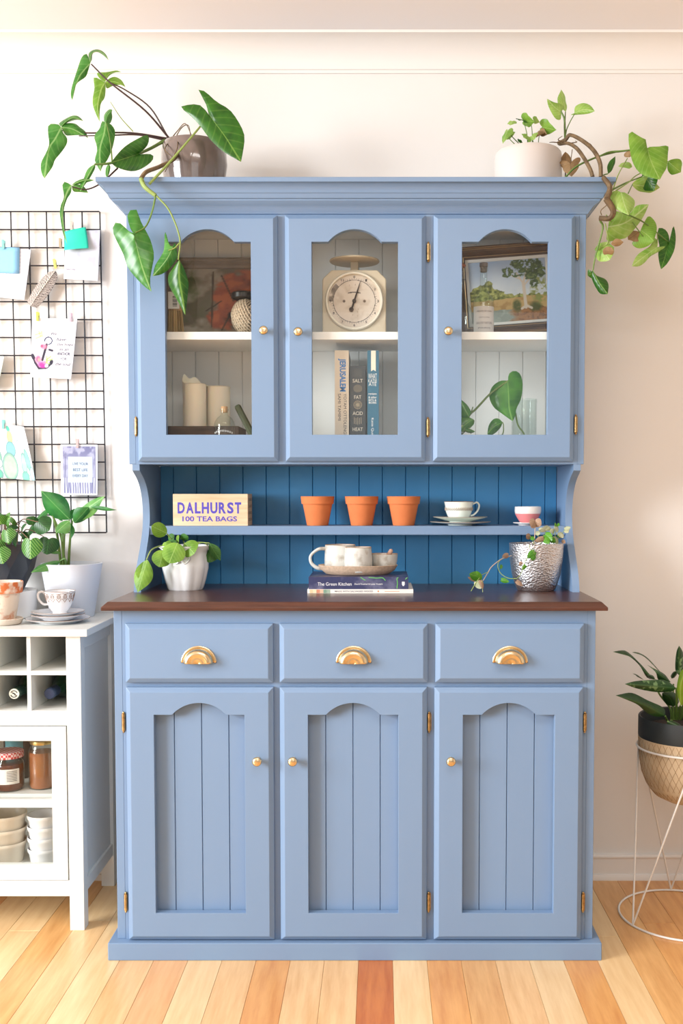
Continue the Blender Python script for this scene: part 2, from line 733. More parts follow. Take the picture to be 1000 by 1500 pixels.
# ================================================================== the room
WALLY = 0.535
m_wall = mat('wall_paint', (236, 233, 229), 0.75, var=0.012, vscale=2.0, bump=0.04, bscale=180)
m_ceil = mat('ceiling_paint', (246, 244, 246), 0.8)
m_trim = mat('trim_paint', (240, 237, 233), 0.5)
o = MB().box(-3.2, 3.2, WALLY, WALLY + 0.1, -0.05, 2.47).build('wall_back', m_wall)
o['kind'] = 'structure'
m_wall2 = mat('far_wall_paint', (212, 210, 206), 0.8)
for nm, bb in (('wall_right', (3.0, 3.1, -3.6, WALLY, -0.05, 2.421)), ('wall_front', (-3.2, 3.0, -3.7, -3.6, -0.05, 2.421))):  # unseen room walls, put in to block and bounce ambient light
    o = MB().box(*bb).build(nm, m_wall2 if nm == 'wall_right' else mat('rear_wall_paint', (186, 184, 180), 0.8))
    o['kind'] = 'structure'
o = MB().box(-3.2, 3.2, -3.6, WALLY, 2.421, 2.47).build('ceiling', m_ceil)
o['kind'] = 'structure'
# cove between wall and ceiling
pr = [(WALLY, 2.336), (WALLY - 0.006, 2.336), (WALLY - 0.006, 2.344)]
for k in range(9):
    a = math.radians(90 * k / 8)
    pr.append((WALLY - 0.010 - 0.072 * (1 - math.cos(a)), 2.346 + 0.068 * math.sin(a)))
pr += [(WALLY - 0.088, 2.414), (WALLY - 0.088, 2.421), (WALLY, 2.421)]
o = MB().prism(pr, -3.2, 3.2, lambda a, b, d: (d, a, b)).build('trim_1', m_trim, smooth=30)
o['kind'] = 'structure'
# skirting board: face, rounded top lip, little quad on the floor
pr = [(WALLY, 0.0), (WALLY - 0.020, 0.0), (WALLY - 0.0195, 0.009), (WALLY - 0.016, 0.0165), (WALLY - 0.011, 0.0175), (WALLY - 0.011, 0.062),
      (WALLY - 0.0145, 0.0655), (WALLY - 0.0150, 0.070), (WALLY - 0.012, 0.0745), (WALLY, 0.076)]
o = MB().prism(pr, -3.2, 3.2, lambda a, b, d: (d, a, b)).build('baseboard_back', m_trim, smooth=30)
o['kind'] = 'structure'

# floor of single boards
WOODS = {
    'cream': mat_wood('floor_cream', (226, 186, 132), (242, 210, 160), 0.30, rnd=0.04, coat=0.25),
    'beige': mat_wood('floor_beige', (216, 168, 112), (238, 198, 144), 0.30, rnd=0.04, coat=0.25),
    'honey': mat_wood('floor_honey', (208, 150, 88), (234, 184, 120), 0.30, rnd=0.04, coat=0.25),
    'amber': mat_wood('floor_amber', (206, 140, 76), (230, 172, 104), 0.30, rnd=0.04, coat=0.25),
    'rose': mat_wood('floor_rose', (214, 158, 104), (234, 184, 130), 0.30, rnd=0.04, coat=0.25),
    'red': mat_wood('floor_red', (180, 96, 38), (208, 126, 58), 0.30, coat=0.25),
}
fl = MB().box(-3.2, 3.2, -3.6, WALLY, -0.06, -0.014).build('floor', WOODS['honey'])
fl['kind'] = 'structure'
PW = 0.0835
X0 = P(525, 1408, 0).x
seq = {-9: 'beige', -8: 'cream', -7: 'beige', -6: 'rose', -5: 'cream', -4: 'beige', -3: 'amber', -2: 'beige', -1: 'beige', 0: 'red', 1: 'cream',
       2: 'amber', 3: 'honey', 4: 'beige', 5: 'cream', 6: 'amber', 7: 'cream', 8: 'honey', 9: 'amber', 10: 'honey', 11: 'amber', -10: 'honey', -11: 'cream'}
rf = random.Random(3)
for k in range(-30, 30):
    x0 = X0 + k * PW
    y = WALLY - 0.001
    first = True
    while y > -2.3:
        L = rf.choice([0.75, 1.1, 1.5, 1.9])
        if first:
            L = 0.35 + rf.random() * 0.5 if k not in (0,) else 1.9
            if k in seq and k != 0:
                L = 0.30 + 0.1 * rf.random() if k % 2 else 1.8
        y0 = max(y - L, -2.35)
        tone = seq.get(k) if (k in seq and (y0 < -0.15)) else rf.choice(['cream', 'beige', 'beige', 'honey', 'honey', 'amber', 'rose'])
        if k > 7 and first:  # darker boards behind the plant stand: shade there put into the tone
            tone = rf.choice(['amber', 'honey', 'amber'])
        MB().box(x0 + 0.0003, x0 + PW - 0.0003, y0 + 0.0003, y - 0.0003, -0.014, 0.0).build('plank', WOODS[tone], fl, bevel=0.0006, seg=1)
        y = y0
        first = False

# ================================================================== the dresser
BLUE = (117, 143, 175)
m_blue = mat('blue_paint', BLUE, 0.42, var=0.02, vscale=3.0, bump=0.05, bscale=90, stretch=(1, 1, 0.25))
m_navy = mat('deep_blue_paint', (54, 130, 182), 0.45, var=0.03, vscale=4.0, bump=0.05, bscale=90)
m_white = mat('white_paint', (242, 243, 243), 0.5, var=0.01)
m_brass = mat('brass', (226, 204, 164), 0.24, 1.0)
m_oldbrass = mat('aged_brass', (176, 146, 100), 0.35, 1.0, var=0.3, vscale=120)
m_pane = mat_glass('window_glass', (252, 253, 252), 0.0, 1.5)
m_top = mat_wood('dark_timber', (58, 32, 24), (92, 54, 40), 0.28, stretch=(1.5, 22, 22), scale=4.0, bump=0.05, coat=0.2)

dr = thing('hutch_dresser', 'tall blue hutch dresser with glass doors, open shelf and dark timber counter', 'dresser', (0, 0.25, 0))
HW, FY, BK = 0.5855, 0.026, 0.500          # base: half width, frame front, back
HH, HY = 0.596, 0.243                      # hutch: half width, frame front

# plinth and base case
MB().box(-0.6035, 0.6035, 0.0, BK, 0, 0.0435).build('plinth', m_blue, dr, bevel=0.002)
DX = [(-0.5550, -0.1972), (-0.1818, 0.1775), (0.1955, 0.5555)]
DRZ = (0.6832, 0.8268)
DOZ = (0.0465, 0.6716)
case = MB()
for s in (-1, 1):
    case.box(s * HW, s * (HW - 0.02), FY, BK, 0.0435, 0.860)
case.box(-HW + 0.02, HW - 0.02, FY + 0.02, BK, 0.0435, 0.058)
case.box(-HW + 0.02, HW - 0.02, BK - 0.012, BK, 0.058, 0.860)
case.build('base_case', m_blue, dr, bevel=0.001, seg=1)
fr = MB()
for x0, x1 in ((-HW, -0.540), (-0.212, -0.167), (0.1625, 0.2105), (0.5405, HW)):
    fr.box(x0 + (0.0202 if x0 == -HW else 0), x1 - (0.0202 if x1 == HW else 0), FY, FY + 0.02, 0.0435, 0.860)
for x0, x1 in ((-0.540, -0.212), (-0.167, 0.1625), (0.2105, 0.5405)):
    fr.box(x0, x1, FY, FY + 0.02, 0.815, 0.860)
    fr.box(x0, x1, FY, FY + 0.02, 0.660, 0.695)
    fr.box(x0, x1, FY, FY + 0.02, 0.0582, 0.062)
fr.build('face_frame', m_blue, dr)

# counter with a chamfered edge
cw, cz0, cz1 = 0.6085, 0.8600, 0.8805
cv = []
for off, z in ((0.0, cz0), (0.0, cz0 + 0.008), (-0.013, cz1)):
    cv += [(-cw - off, -0.005 - off, z), (cw + off, -0.005 - off, z), (cw + off, BK, z), (-cw - off, BK, z)]
cf = [(3, 2, 1, 0), (8, 9, 10, 11)]
for a in (0, 4):
    cf += [(a + i, a + (i + 1) % 4, a + 4 + (i + 1) % 4, a + 4 + i) for i in range(4)]
MB().add(cv, cf).build('countertop', m_top, dr, bevel=0.0012)


def slab_front(x0, x1, z0, z1, yb, yf, ch, loop=None, chd=0.009):
    """chamfered slab facing -Y, with an optional hole (loop of x, z)"""
    mb = MB()
    out = [(x0, z0), (x1, z0), (x1, z1), (x0, z1)]
    inn = [(x0 + ch, z0 + ch), (x1 - ch, z0 + ch), (x1 - ch, z1 - ch), (x0 + ch, z1 - ch)]
    v = [(x, yb, z) for x, z in out] + [(x, yf + chd, z) for x, z in out] + [(x, yf, z) for x, z in inn]
    f = []
    for a in (0, 4):
        f += [(a + i, a + (i + 1) % 4, a + 4 + (i + 1) % 4, a + 4 + i) for i in range(4)]
    if loop is None:
        f += [(8, 9, 10, 11), (3, 2, 1, 0)]
        return mb.add(v, f)
    n = len(loop)
    v += [(x, yf, z) for x, z in loop] + [(x, yb, z) for x, z in loop]
    f += [(12 + i, 12 + (i + 1) % n, 12 + n + (i + 1) % n, 12 + n + i) for i in range(n)]
    for o4, ob, lp, lb in ((inn, 8, loop, 12), (out, 0, loop, 12 + n)):
        idx = [ob + i for i in range(4)] + [lb + i for i in range(n)]
        tri = tessellate_polygon([[Vector((x, z, 0)) for x, z in o4], [Vector((x, z, 0)) for x, z in lp]])
        f += [tuple(idx[i] for i in t) for t in tri]
    return mb.add(v, f)


def arch_loop(x0, x1, z0, zs, zt, half, n=18):
    xc = (x0 + x1) / 2
    rise = zt - zs
    R = (half * half + rise * rise) / (2 * rise)
    a = math.asin(half / R)
    lp = [(x0, z0), (x1, z0), (x1, zs)]
    for k in range(n + 1):
        t = a - 2 * a * k / n
        lp.append((xc + R * math.sin(t), zt - R + R * math.cos(t)))
    return lp + [(x0, zs)]


def knob(parent, x, z, yf):
    pr = [(0.0001, 0.0), (0.0075, 0.0), (0.0075, 0.0015), (0.0045, 0.003), (0.0040, 0.010), (0.0060, 0.0125), (0.0105, 0.0150), (0.0118, 0.0185), (0.0110, 0.0215), (0.0080, 0.0238), (0.0040, 0.0248), (0.0001, 0.0250)]
    MB().lathe(pr, 24, tf_front((x, yf, z))).build('knob', m_brass, parent, smooth=50)


def hinge(parent, x, z, y, side):
    mb = MB()
    pr = [(0.0001, -0.0265), (0.0022, -0.0255), (0.0030, -0.0235), (0.0018, -0.0215), (0.0044, -0.0205), (0.0044, -0.0075), (0.0040, -0.0072), (0.0040, -0.0066), (0.0044, -0.0063),
          (0.0044, 0.0063), (0.0040, 0.0066), (0.0040, 0.0072), (0.0044, 0.0075), (0.0044, 0.0205), (0.0018, 0.0215), (0.0030, 0.0235), (0.0022, 0.0255), (0.0001, 0.0265)]
    mb.lathe(pr, 12, tf_at((x, y, z)))
    mb.prism([(-0.001, -0.020), (0.0005, -0.024), (0.003, -0.024), (0.0058, -0.019), (0.0058, 0.019), (0.003, 0.024), (0.0005, 0.024), (-0.001, 0.020)], 0, 0.0014,
             lambda a, b, d: (x + side * a, y + 0.0042 + d, z + b))
    mb.build('hinge', m_oldbrass, parent, smooth=40)


def cup_pull(parent, x, z, yf):
    a, b = 0.0430, 0.0405
    prof = [(1.0, 0.0), (1.0, 0.002), (0.965, 0.0034), (0.90, 0.0034), (0.875, 0.0030), (0.86, 0.0060), (0.83, 0.0120), (0.78, 0.0170), (0.70, 0.0208), (0.60, 0.0228), (0.52, 0.0232), (0.50, 0.0226), (0.30, 0.0230), (0.001, 0.0232)]
    n = 28
    mb = MB()
    v, f = [], []
    for r, d in prof:
        for k in range(n + 1):
            t = math.pi * k / n
            v.append((x + a * r * math.cos(t), yf - d, z + b * r * math.sin(t)))
    for i in range(len(prof) - 1):
        for k in range(n):
            f.append((i * (n + 1) + k, i * (n + 1) + k + 1, (i + 1) * (n + 1) + k + 1, (i + 1) * (n + 1) + k))
    mb.add(v, f)
    o = mb.build('cup_pull', m_brass, parent, smooth=45)
    md = o.modifiers.new('thickness', 'SOLIDIFY')
    md.thickness = 0.0012
    md.offset = -1


# drawers and lower doors
YF = 0.006
BP = 0.0667
for i, (x0, x1) in enumerate(DX):
    d = slab_front(x0, x1, DRZ[0], DRZ[1], FY - 0.0004, YF, 0.0115).build('drawer', m_blue, dr, bevel=0.0008, seg=1)
    cup_pull(d, (x0 + x1) / 2, 0.7335, YF)
KX = [P(377, 1115, 0).x, P(429, 1113, 0).x, P(660, 1114, 0).x]
for i, (x0, x1) in enumerate(DX):
    if i == 1:
        x1 -= 0.002
    if i == 2:
        x0 -= 0.002
        x1 -= 0.001
    ox0, ox1 = x0 + 0.0688, x1 - 0.0695
    lp = arch_loop(ox0, ox1, 0.1160, 0.6055, 0.6345, 0.0655)
    d = slab_front(x0, x1, DOZ[0], DOZ[1], FY - 0.0004, YF, 0.0115, lp).build('door', m_blue, dr, bevel=0.0006, seg=1)
    # v-jointed boards of the door panel
    xc = (-0.3748, -0.0045, 0.3725)[i]
    edges = [ox0 - 0.012] + [xc + BP * k for k in (-1, 0, 1)] + [ox1 + 0.012]
    for a, b in zip(edges[:-1], edges[1:]):
        g = 0.0014
        poly = [(a + g, 0.030), (b - g, 0.030), (b - 0.0001, 0.0335), (b - 0.0001, 0.040), (a + 0.0001, 0.040), (a + 0.0001, 0.0335)]
        MB().prism(poly, 0.064, 0.655, lambda p, q, s: (p, q, s)).build('board', m_blue, d)
    knob(d, KX[i], P(400, 1114, 0).z, YF)
    if i == 0:
        hx, sd = (x0 + P(181, 1060, FY).x) / 2 - 0.003, -1
    elif i == 1:
        hx, sd = x1 + 0.0055, 1
    else:
        hx, sd = x1 + 0.0055, 1
    for yy in (1057, 1320):
        hinge(d, hx, P(500, yy, FY).z, FY - 0.0065, sd)

# ---------------------------------------------------------------- hutch
HZ0, HZ1 = 1.2175, 1.868
for s in (-1, 1):
    MB().box(s * HH, s * (HH - 0.018), HY, BK, HZ0, HZ1 + 0.04).build('hutch_side', m_blue, dr, bevel=0.001, seg=1)
hf = MB()
HDX = [(-0.5690, -0.2032), (-0.1840, 0.1795), (0.1998, 0.5655)]
st = [(-HH + 0.018, -0.540), (-0.222, -0.166), (0.160, 0.218), (0.5385, HH - 0.018)]
for x0, x1 in st:
    hf.box(x0, x1, HY, HY + 0.018, HZ0, HZ1 + 0.04)
for (a, x0), (x1, b) in zip(st[:-1], st[1:]):
    hf.box(x0, x1, HY, HY + 0.018, HZ0, 1.262)
    hf.box(x0, x1, HY, HY + 0.018, 1.835, HZ1 + 0.04)
hf.build('hutch_face_frame', m_blue, dr)
MB().box(-HH + 0.018, HH - 0.018, HY + 0.018, BK - 0.005, HZ0, 1.235).build('hutch_floor', m_blue, dr)
hin = MB()
for s in (-1, 1):
    hin.box(s * (HH - 0.0182), s * (HH - 0.021), HY + 0.019, BK - 0.006, 1.2362, 1.8600)
hin.box(-HH + 0.0182, HH - 0.0182, HY + 0.019, BK - 0.006, 1.8602, 1.868)
hin.box(-HH + 0.0212, HH - 0.0212, HY + 0.019, BK - 0.006, 1.2352, 1.2360)
hin.build('lining', m_white, dr)['label'] = 'white painted inside of the glazed cupboard'
MB().box(-HH + 0.0215, HH - 0.0215, HY + 0.020, BK - 0.006, 1.5445, 1.5650).build('inner_shelf', m_white, dr, bevel=0.001)['label'] = 'white shelf behind the glass doors'


def back_boards(name, z0, z1, half, m, label):
    p = MB().box(-half, half, BK - 0.0008, BK, z0, z1).build(name, m, dr)
    if label:
        p['label'] = label
    k0 = math.ceil((-half - 0.002) / BP)
    ed = [-half] + [0.002 + BP * k for k in range(-12, 13) if -half + 0.004 < 0.002 + BP * k < half - 0.004] + [half]
    for a, b in zip(ed[:-1], ed[1:]):
        g = 0.0018
        poly = [(a + g, BK - 0.0055), (b - g, BK - 0.0055), (b - 0.0002, BK - 0.0022), (b - 0.0002, BK - 0.001), (a + 0.0002, BK - 0.001), (a + 0.0002, BK - 0.0022)]
        MB().prism(poly, z0, z1, lambda q, r, s: (q, r, s)).build('board', m, p)


back_boards('hutch_back', 1.2362, 1.8600, HH - 0.0214, m_white, 'white boarded back behind the glass doors')
back_boards('niche_back', cz1, HZ0, 0.569, m_navy, 'deep blue boarded back of the open shelf')

# upper doors with arched panes
UKX = [(386, 484), (436.5, 486), (656.5, 485)]
UYF = 0.223
for i, (x0, x1) in enumerate(HDX):
    ox0, ox1 = (P(242.0, 500, UYF).x, P(456.6, 500, UYF).x, P(676.0, 500, UYF).x)[i], (P(368.0, 500, UYF).x, P(582.8, 500, UYF).x, P(802.3, 500, UYF).x)[i]
    lp = arch_loop(ox0, ox1, 1.2935, 1.7885, 1.8205, 0.0685)
    d = slab_front(x0, x1, 1.2250, 1.8580, HY - 0.0004, UYF, 0.0105, lp).build('glass_door', m_blue, dr, bevel=0.0006, seg=1)
    MB().box(ox0 - 0.008, ox1 + 0.008, HY + 0.0002, HY + 0.0032, 1.2855, 1.829).build('pane', m_pane, d)
    kp = P(UKX[i][0], UKX[i][1], UYF - 0.015)
    knob(d, kp.x, kp.z, UYF)
    hx, sd = (x0 - 0.0062, -1) if i == 0 else (x1 + 0.0070, 1)
    for yy in ((372, 625), (370, 626), (367, 622))[i]:
        hinge(d, hx, P(500, yy, HY).z, HY - 0.0065, sd)

# cornice swept round three sides
prof = [(0.0, 1.862), (0.004, 1.864), (0.006, 1.869), (0.009, 1.872), (0.012, 1.8765), (0.018, 1.8825), (0.0245, 1.8865), (0.029, 1.8905), (0.030, 1.8945), (0.0345, 1.8955), (0.0365, 1.9000), (0.0385, 1.9055), (0.0415, 1.9080), (0.0430, 1.9150), (0.0475, 1.9215), (0.0530, 1.9255), (0.0580, 1.9280), (0.0615, 1.9290), (0.0620, 1.9395), (0.0610, 1.9405), (-0.02, 1.9405)]
mb = MB()
v, f = [], []
for off, z in prof:
    v += [(-HH - off, BK + 0.02, z), (-HH - off, HY - off, z), (HH + off, HY - off, z), (HH + off, BK + 0.02, z)]
for i in range(len(prof) - 1):
    for k in range(3):
        f.append((i * 4 + k, i * 4 + k + 1, (i + 1) * 4 + k + 1, (i + 1) * 4 + k))
mb.add(v, f).build('cornice', m_blue, dr, smooth=25)
MB().box(-HH + 0.02, HH - 0.02, HY + 0.02, BK + 0.02, 1.9300, 1.9405).build('hutch_top', m_blue, dr)

# shaped side brackets and the open shelf
def bracket_Y(zz):
    pts = [(1.2170, 0.243), (1.2010, 0.2440), (1.1930, 0.262), (1.180, 0.292), (1.160, 0.322), (1.130, 0.345), (1.095, 0.356), (1.060, 0.355), (1.025, 0.340), (0.990, 0.314), (0.955, 0.284), (0.925, 0.260), (0.900, 0.248), (0.8805, 0.243)]
    return pts


for s in (-1, 1):
    pts = catmull([Vector((y, z, 0)) for z, y in bracket_Y(0)[1:]], 4)
    poly = [(0.243, 1.2172)] + [(p.x, p.y) for p in pts] + [(BK, 0.8806), (BK, 1.2172)]
    MB().prism(poly, s * 0.5692, s * 0.5880, lambda a, b, d: (d, a, b)).build('side_bracket', m_blue, dr, smooth=30)
SHF = 0.352
SHZ = P(500, 770.5, SHF).z
MB().box(-0.569, 0.569, SHF, BK - 0.0062, SHZ - 0.0245, SHZ).build('open_shelf', m_blue, dr, bevel=0.0015)
# ================================================================== white bar cabinet
m_cab = mat('cabinet_lacquer', (224, 225, 220), 0.35, var=0.008)
XR = -0.7105
CW = 0.66
XL = XR - CW
CF, CB = 0.173, 0.512
CT_Z = 0.7930
cb = thing('bar_cabinet', 'white bar cabinet with wine pigeonholes above glazed doors', 'cabinet', (XR - CW / 2, 0.34, 0))
MB().box(XL - 0.022, XR + 0.022, 0.157, CB + 0.004, 0.7745, CT_Z).build('cabinet_top', m_cab, cb, bevel=0.0015)
LW = 0.0375
for x in (XL, XR - LW):
    MB().box(x, x + LW, CF, CF + LW, 0, 0.7743).build('leg', m_cab, cb, bevel=0.001)
    MB().box(x, x + LW, CB - LW, CB, 0, 0.7743).build('leg', m_cab, cb, bevel=0.001)
for x in (XL, XR - LW):
    s = MB()
    s.box(x + 0.010, x + LW - 0.010, CF + LW, CB - LW, 0.115, 0.745)
    s.build('side_panel', m_cab, cb)
    MB().box(x + 0.003, x + LW - 0.003, CF + LW, CB - LW, 0.0905, 0.125).build('side_rail', m_cab, cb, bevel=0.001)
    MB().box(x + 0.003, x + LW - 0.003, CF + LW, CB - LW, 0.735, 0.7743).build('side_rail', m_cab, cb, bevel=0.001)
IX0, IX1 = XL + LW, XR - LW
MB().box(IX0, IX1, CF + 0.001, CF + 0.02, 0.0905, 0.1325).build('bottom_rail', m_cab, cb, bevel=0.001)
MB().box(IX0, IX1, CF + 0.001, CF + 0.02, 0.5405, 0.5800).build('middle_rail', m_cab, cb, bevel=0.001)
MB().box(IX0, IX1, CF + 0.02, CB - 0.012, 0.5560, 0.5800).build('rack_floor', m_cab, cb)
MB().box(IX0, IX1, CF + 0.001, CB - 0.012, 0.6722, 0.6835).build('rack_shelf', m_cab, cb, bevel=0.0008)
MB().box(IX0, IX1, CB - 0.012, CB - 0.004, 0.10, 0.7743).build('back_panel', m_cab, cb)
MB().box(IX0, IX1, CF + 0.022, CB - 0.012, 0.1330, 0.1500).build('cabinet_floor', m_cab, cb)
MB().box(IX0, IX1, CF + 0.035, CB - 0.012, 0.3370, 0.3520).build('inner_shelf', m_cab, cb)
cell = 0.0912
x = IX1 - cell
while x > IX0 + 0.05:
    for z0, z1 in ((0.6836, 0.7743), (0.5801, 0.6721)):
        MB().box(x - 0.0105, x, CF + 0.001, CB - 0.012, z0, z1).build('rack_divider', m_cab, cb, bevel=0.0008)
    x -= cell + 0.0105
mid = (IX0 + IX1) / 2
for k, (dx0, dx1) in enumerate(((IX0 + 0.0025, mid - 0.001), (mid + 0.001, IX1 - 0.0035))):
    g0, g1 = dx0 + 0.038, dx1 - 0.038
    d = MB()
    d.box(dx0, g0, CF, CF + 0.019, 0.1345, 0.5385).box(g1, dx1, CF, CF + 0.019, 0.1345, 0.5385)
    d.box(g0, g1, CF, CF + 0.019, 0.1345, 0.1742).box(g0, g1, CF, CF + 0.019, 0.5010, 0.5385).box(g0, g1, CF, CF + 0.019, 0.3257, 0.3473)
    d = d.build('cabinet_door', m_cab, cb)
    for z0, z1 in ((0.1745, 0.3254), (0.3476, 0.5007)):
        MB().box(g0 + 0.0002, g1 - 0.0002, CF + 0.008, CF + 0.011, z0, z1).build('pane', m_pane, d)
    kx = g0 - 0.019 if k else g1 + 0.019
    MB().lathe([(0.0001, 0), (0.004, 0), (0.004, 0.01), (0.009, 0.014), (0.009, 0.02), (0.0001, 0.022)], 16, tf_front((kx, CF, 0.34))).build('knob', m_cab, d, smooth=40)

# bottles lying in the pigeonholes
m_green = mat('bottle_green_glass', (16, 62, 34), 0.08, coat=0.5)
m_foil1 = mat('foil_dark_green', (34, 60, 52), 0.35, 0.3)
m_foil2 = mat('foil_navy', (38, 54, 84), 0.4, 0.2)
m_capw = mat('cap_cream', (222, 220, 206), 0.5)
for px, py, mf, mc, lab in ((20.7, 1012, m_foil1, m_capw, 'wine bottle lying with a pale embossed cap end'), (72.5, 1012, m_foil2, m_foil2, 'wine bottle lying with a plain navy cap end')):
    c = P(px, py, 0.205)
    zb = 0.5802 + 0.0375
    b = thing('wine_bottle', lab, 'bottle', (c.x, 0.205, 0.5802), 'bottles in the wine rack')
    c.z = max(c.z, zb)
    c.z = zb
    rot = 0.0

    def tfb(q, c=c):
        return Vector((c.x + q.x, 0.205 + q.z, c.z + q.y))
    MB().lathe([(0.0138, 0.045), (0.0142, 0.075), (0.020, 0.095), (0.032, 0.120), (0.0370, 0.145), (0.0372, 0.278), (0.034, 0.285), (0.001, 0.285)], 28, tfb).build('bottle_body', m_green, b, smooth=40)
    MB().lathe([(0.001, 0.0), (0.0135, 0.0), (0.0148, 0.0015), (0.0150, 0.012), (0.0146, 0.014), (0.0146, 0.048), (0.0142, 0.050)], 28, tfb).build('foil', mf, b, smooth=40)
    cap = MB().lathe([(0.0001, -0.0016), (0.0128, -0.0016), (0.0136, -0.0002)], 28, tfb).build('cap_end', mc, b, smooth=40)
    if mc is m_capw:
        mk = MB()
        for s in (0, 1):
            pts = [Vector((c.x + 0.0085 * math.cos(a), 0.205 - 0.0022, c.z + 0.0085 * math.sin(a))) for a in [math.radians(s * 180 + t) for t in range(20, 165, 15)]]
            mk.tube(pts, 0.0011, 5)
        mk.tube([(c.x - 0.004, 0.2028, c.z + 0.003), (c.x + 0.002, 0.2028, c.z), (c.x + 0.004, 0.2028, c.z - 0.004)], 0.0016, 5)
        mk.build('embossing', mat('cap_ink', (40, 46, 44), 0.6), cap)

# jars on the upper glazed shelf
m_clear = mat_glass('jar_glass', (250, 252, 251), 0.0, 1.45, 0.5)
m_jam = mat('jam', (96, 44, 28), 0.25, var=0.2, vscale=40)
m_honey = mat('amber_preserve', (150, 88, 52), 0.2, var=0.12, vscale=20, coat=0.6)
m_paper = mat('paper_label', (232, 230, 226), 0.7)
m_ink = mat('ink_black', (30, 30, 34), 0.7)
JZ = 0.3521


def jar(cx, cy, r, h, content, lid_m, lidh, label, lid_r=None):
    t = thing('preserve_jar', label, 'jar', (cx, cy, JZ), 'preserve jars in the white cabinet')
    sh = h - lidh - 0.006
    MB().lathe([(0.001, 0.0), (r * 0.9, 0.0), (r, 0.006), (r, sh * 0.80), (r * 0.97, sh * 0.88), (r * 0.82, sh), (r * 0.80, h - lidh)], 32, tf_at((cx, cy, JZ))).build('glass_body', m_clear, t, smooth=40)
    MB().lathe([(0.001, 0.003), (r * 0.88, 0.003), (r * 0.96, 0.009), (r * 0.96, sh * 0.78), (r * 0.92, sh * 0.86), (0.001, sh * 0.87)], 32, tf_at((cx, cy, JZ))).build('contents', content, t, smooth=40)
    lr = lid_r or r * 0.86
    MB().lathe([(lr, h - lidh), (lr * 1.01, h - lidh + 0.001), (lr, h - 0.002), (lr * 0.96, h), (0.001, h)], 32, tf_at((cx, cy, JZ))).build('lid', lid_m, t, smooth=40)
    return t


m_gold = mat('gold_lid', (206, 176, 112), 0.3, 0.8)
c = P(61, 1160, 0.262)
jar(c.x, 0.268, 0.0345, 0.130, m_honey, m_gold, 0.010, 'tall jar of amber preserve with a gold lid beside the gingham jar')
# gingham lid as a checked material
mg, nt, b_ = nodes_of('gingham_lid')
ch = N(nt, 'ShaderNodeTexChecker')
ch.inputs['Scale'].default_value = 1.0
nt.links.new(coords(nt, (160, 160, 160)), ch.inputs['Vector'])
ch.inputs['Color1'].default_value = lin((196, 52, 60))
ch.inputs['Color2'].default_value = lin((236, 206, 208))
nt.links.new(ch.outputs['Color'], b_.inputs['Base Color'])
c = P(13, 1158, 0.25)
t = jar(c.x, 0.252, 0.0400, 0.104, m_jam, mg, 0.016, 'squat jam jar with red gingham lid and white label', 0.0390)
lb = MB()
for k in range(13):
    a = math.radians(-150 + 120 * k / 12)
    lb.v += [(c.x + 0.0404 * math.cos(a), 0.252 + 0.0404 * math.sin(a), JZ + 0.022), (c.x + 0.0404 * math.cos(a), 0.252 + 0.0404 * math.sin(a), JZ + 0.062)]
lb.f = [(2 * k, 2 * k + 2, 2 * k + 3, 2 * k + 1) for k in range(12)]
lbo = lb.build('paper_label', m_paper, t, smooth=60)
ln = MB()
for k in range(7):
    z = JZ + 0.030 + k * 0.0042
    pts = [(c.x + 0.0407 * math.cos(a), 0.252 + 0.0407 * math.sin(a), z) for a in [math.radians(-78 + 38 * i / 6) for i in range(7)]]
    for p, q in zip(pts[:-1], pts[1:]):
        ln.add([p, q, (q[0], q[1], z + 0.0014), (p[0], p[1], z + 0.0014)], [(0, 1, 2, 3)])
ln.build('barcode', m_ink, lbo)
c = P(24, 1120, 0.36)
t = thing('dark_jar', 'dark jar with a teal label behind the gingham jam jar', 'jar', (c.x, 0.375, JZ))
MB().lathe([(0.001, 0), (0.036, 0), (0.038, 0.006), (0.038, 0.118), (0.030, 0.128), (0.030, 0.134), (0.001, 0.134)], 28, tf_at((c.x, 0.375, JZ))).build('jar_body', mat('dark_glass', (34, 38, 52), 0.15), t, smooth=40)
lb = MB()
for k in range(13):
    a = math.radians(-130 + 80 * k / 12)
    lb.v += [(c.x + 0.0384 * math.cos(a), 0.375 + 0.0384 * math.sin(a), JZ + 0.075), (c.x + 0.0384 * math.cos(a), 0.375 + 0.0384 * math.sin(a), JZ + 0.115)]
lb.f = [(2 * k, 2 * k + 2, 2 * k + 3, 2 * k + 1) for k in range(12)]
lb.build('paper_label', mat('teal_label', (96, 176, 190), 0.6), t, smooth=60)

# ramekins below, two stacks
m_china = mat('white_china', (238, 238, 240), 0.18, coat=0.3)
m_cream = mat('cream_china', (232, 222, 206), 0.25, coat=0.3)


def ramekin(cx, cy, z, r, h, m, label, group):
    def flute(a, zz):
        return 1.0 - 0.012 * (0.5 + 0.5 * math.cos(a * 36)) if 0.004 < zz < h - 0.012 else 1.0
    pr = [(0.001, 0.0), (r * 0.78, 0.0), (r * 0.80, 0.003), (r * 0.82, 0.006), (r * 0.92, h - 0.014), (r * 0.98, h - 0.010), (r, h - 0.003), (r * 0.985, h), (r * 0.94, h - 0.001), (r * 0.88, h - 0.016), (r * 0.76, 0.006), (0.001, 0.005)]
    o = MB().lathe(pr, 72, tf_at((cx, cy, z)), rfun=flute).build('ramekin', m, None, smooth=40)
    return tag(o, label, 'bowl', group)


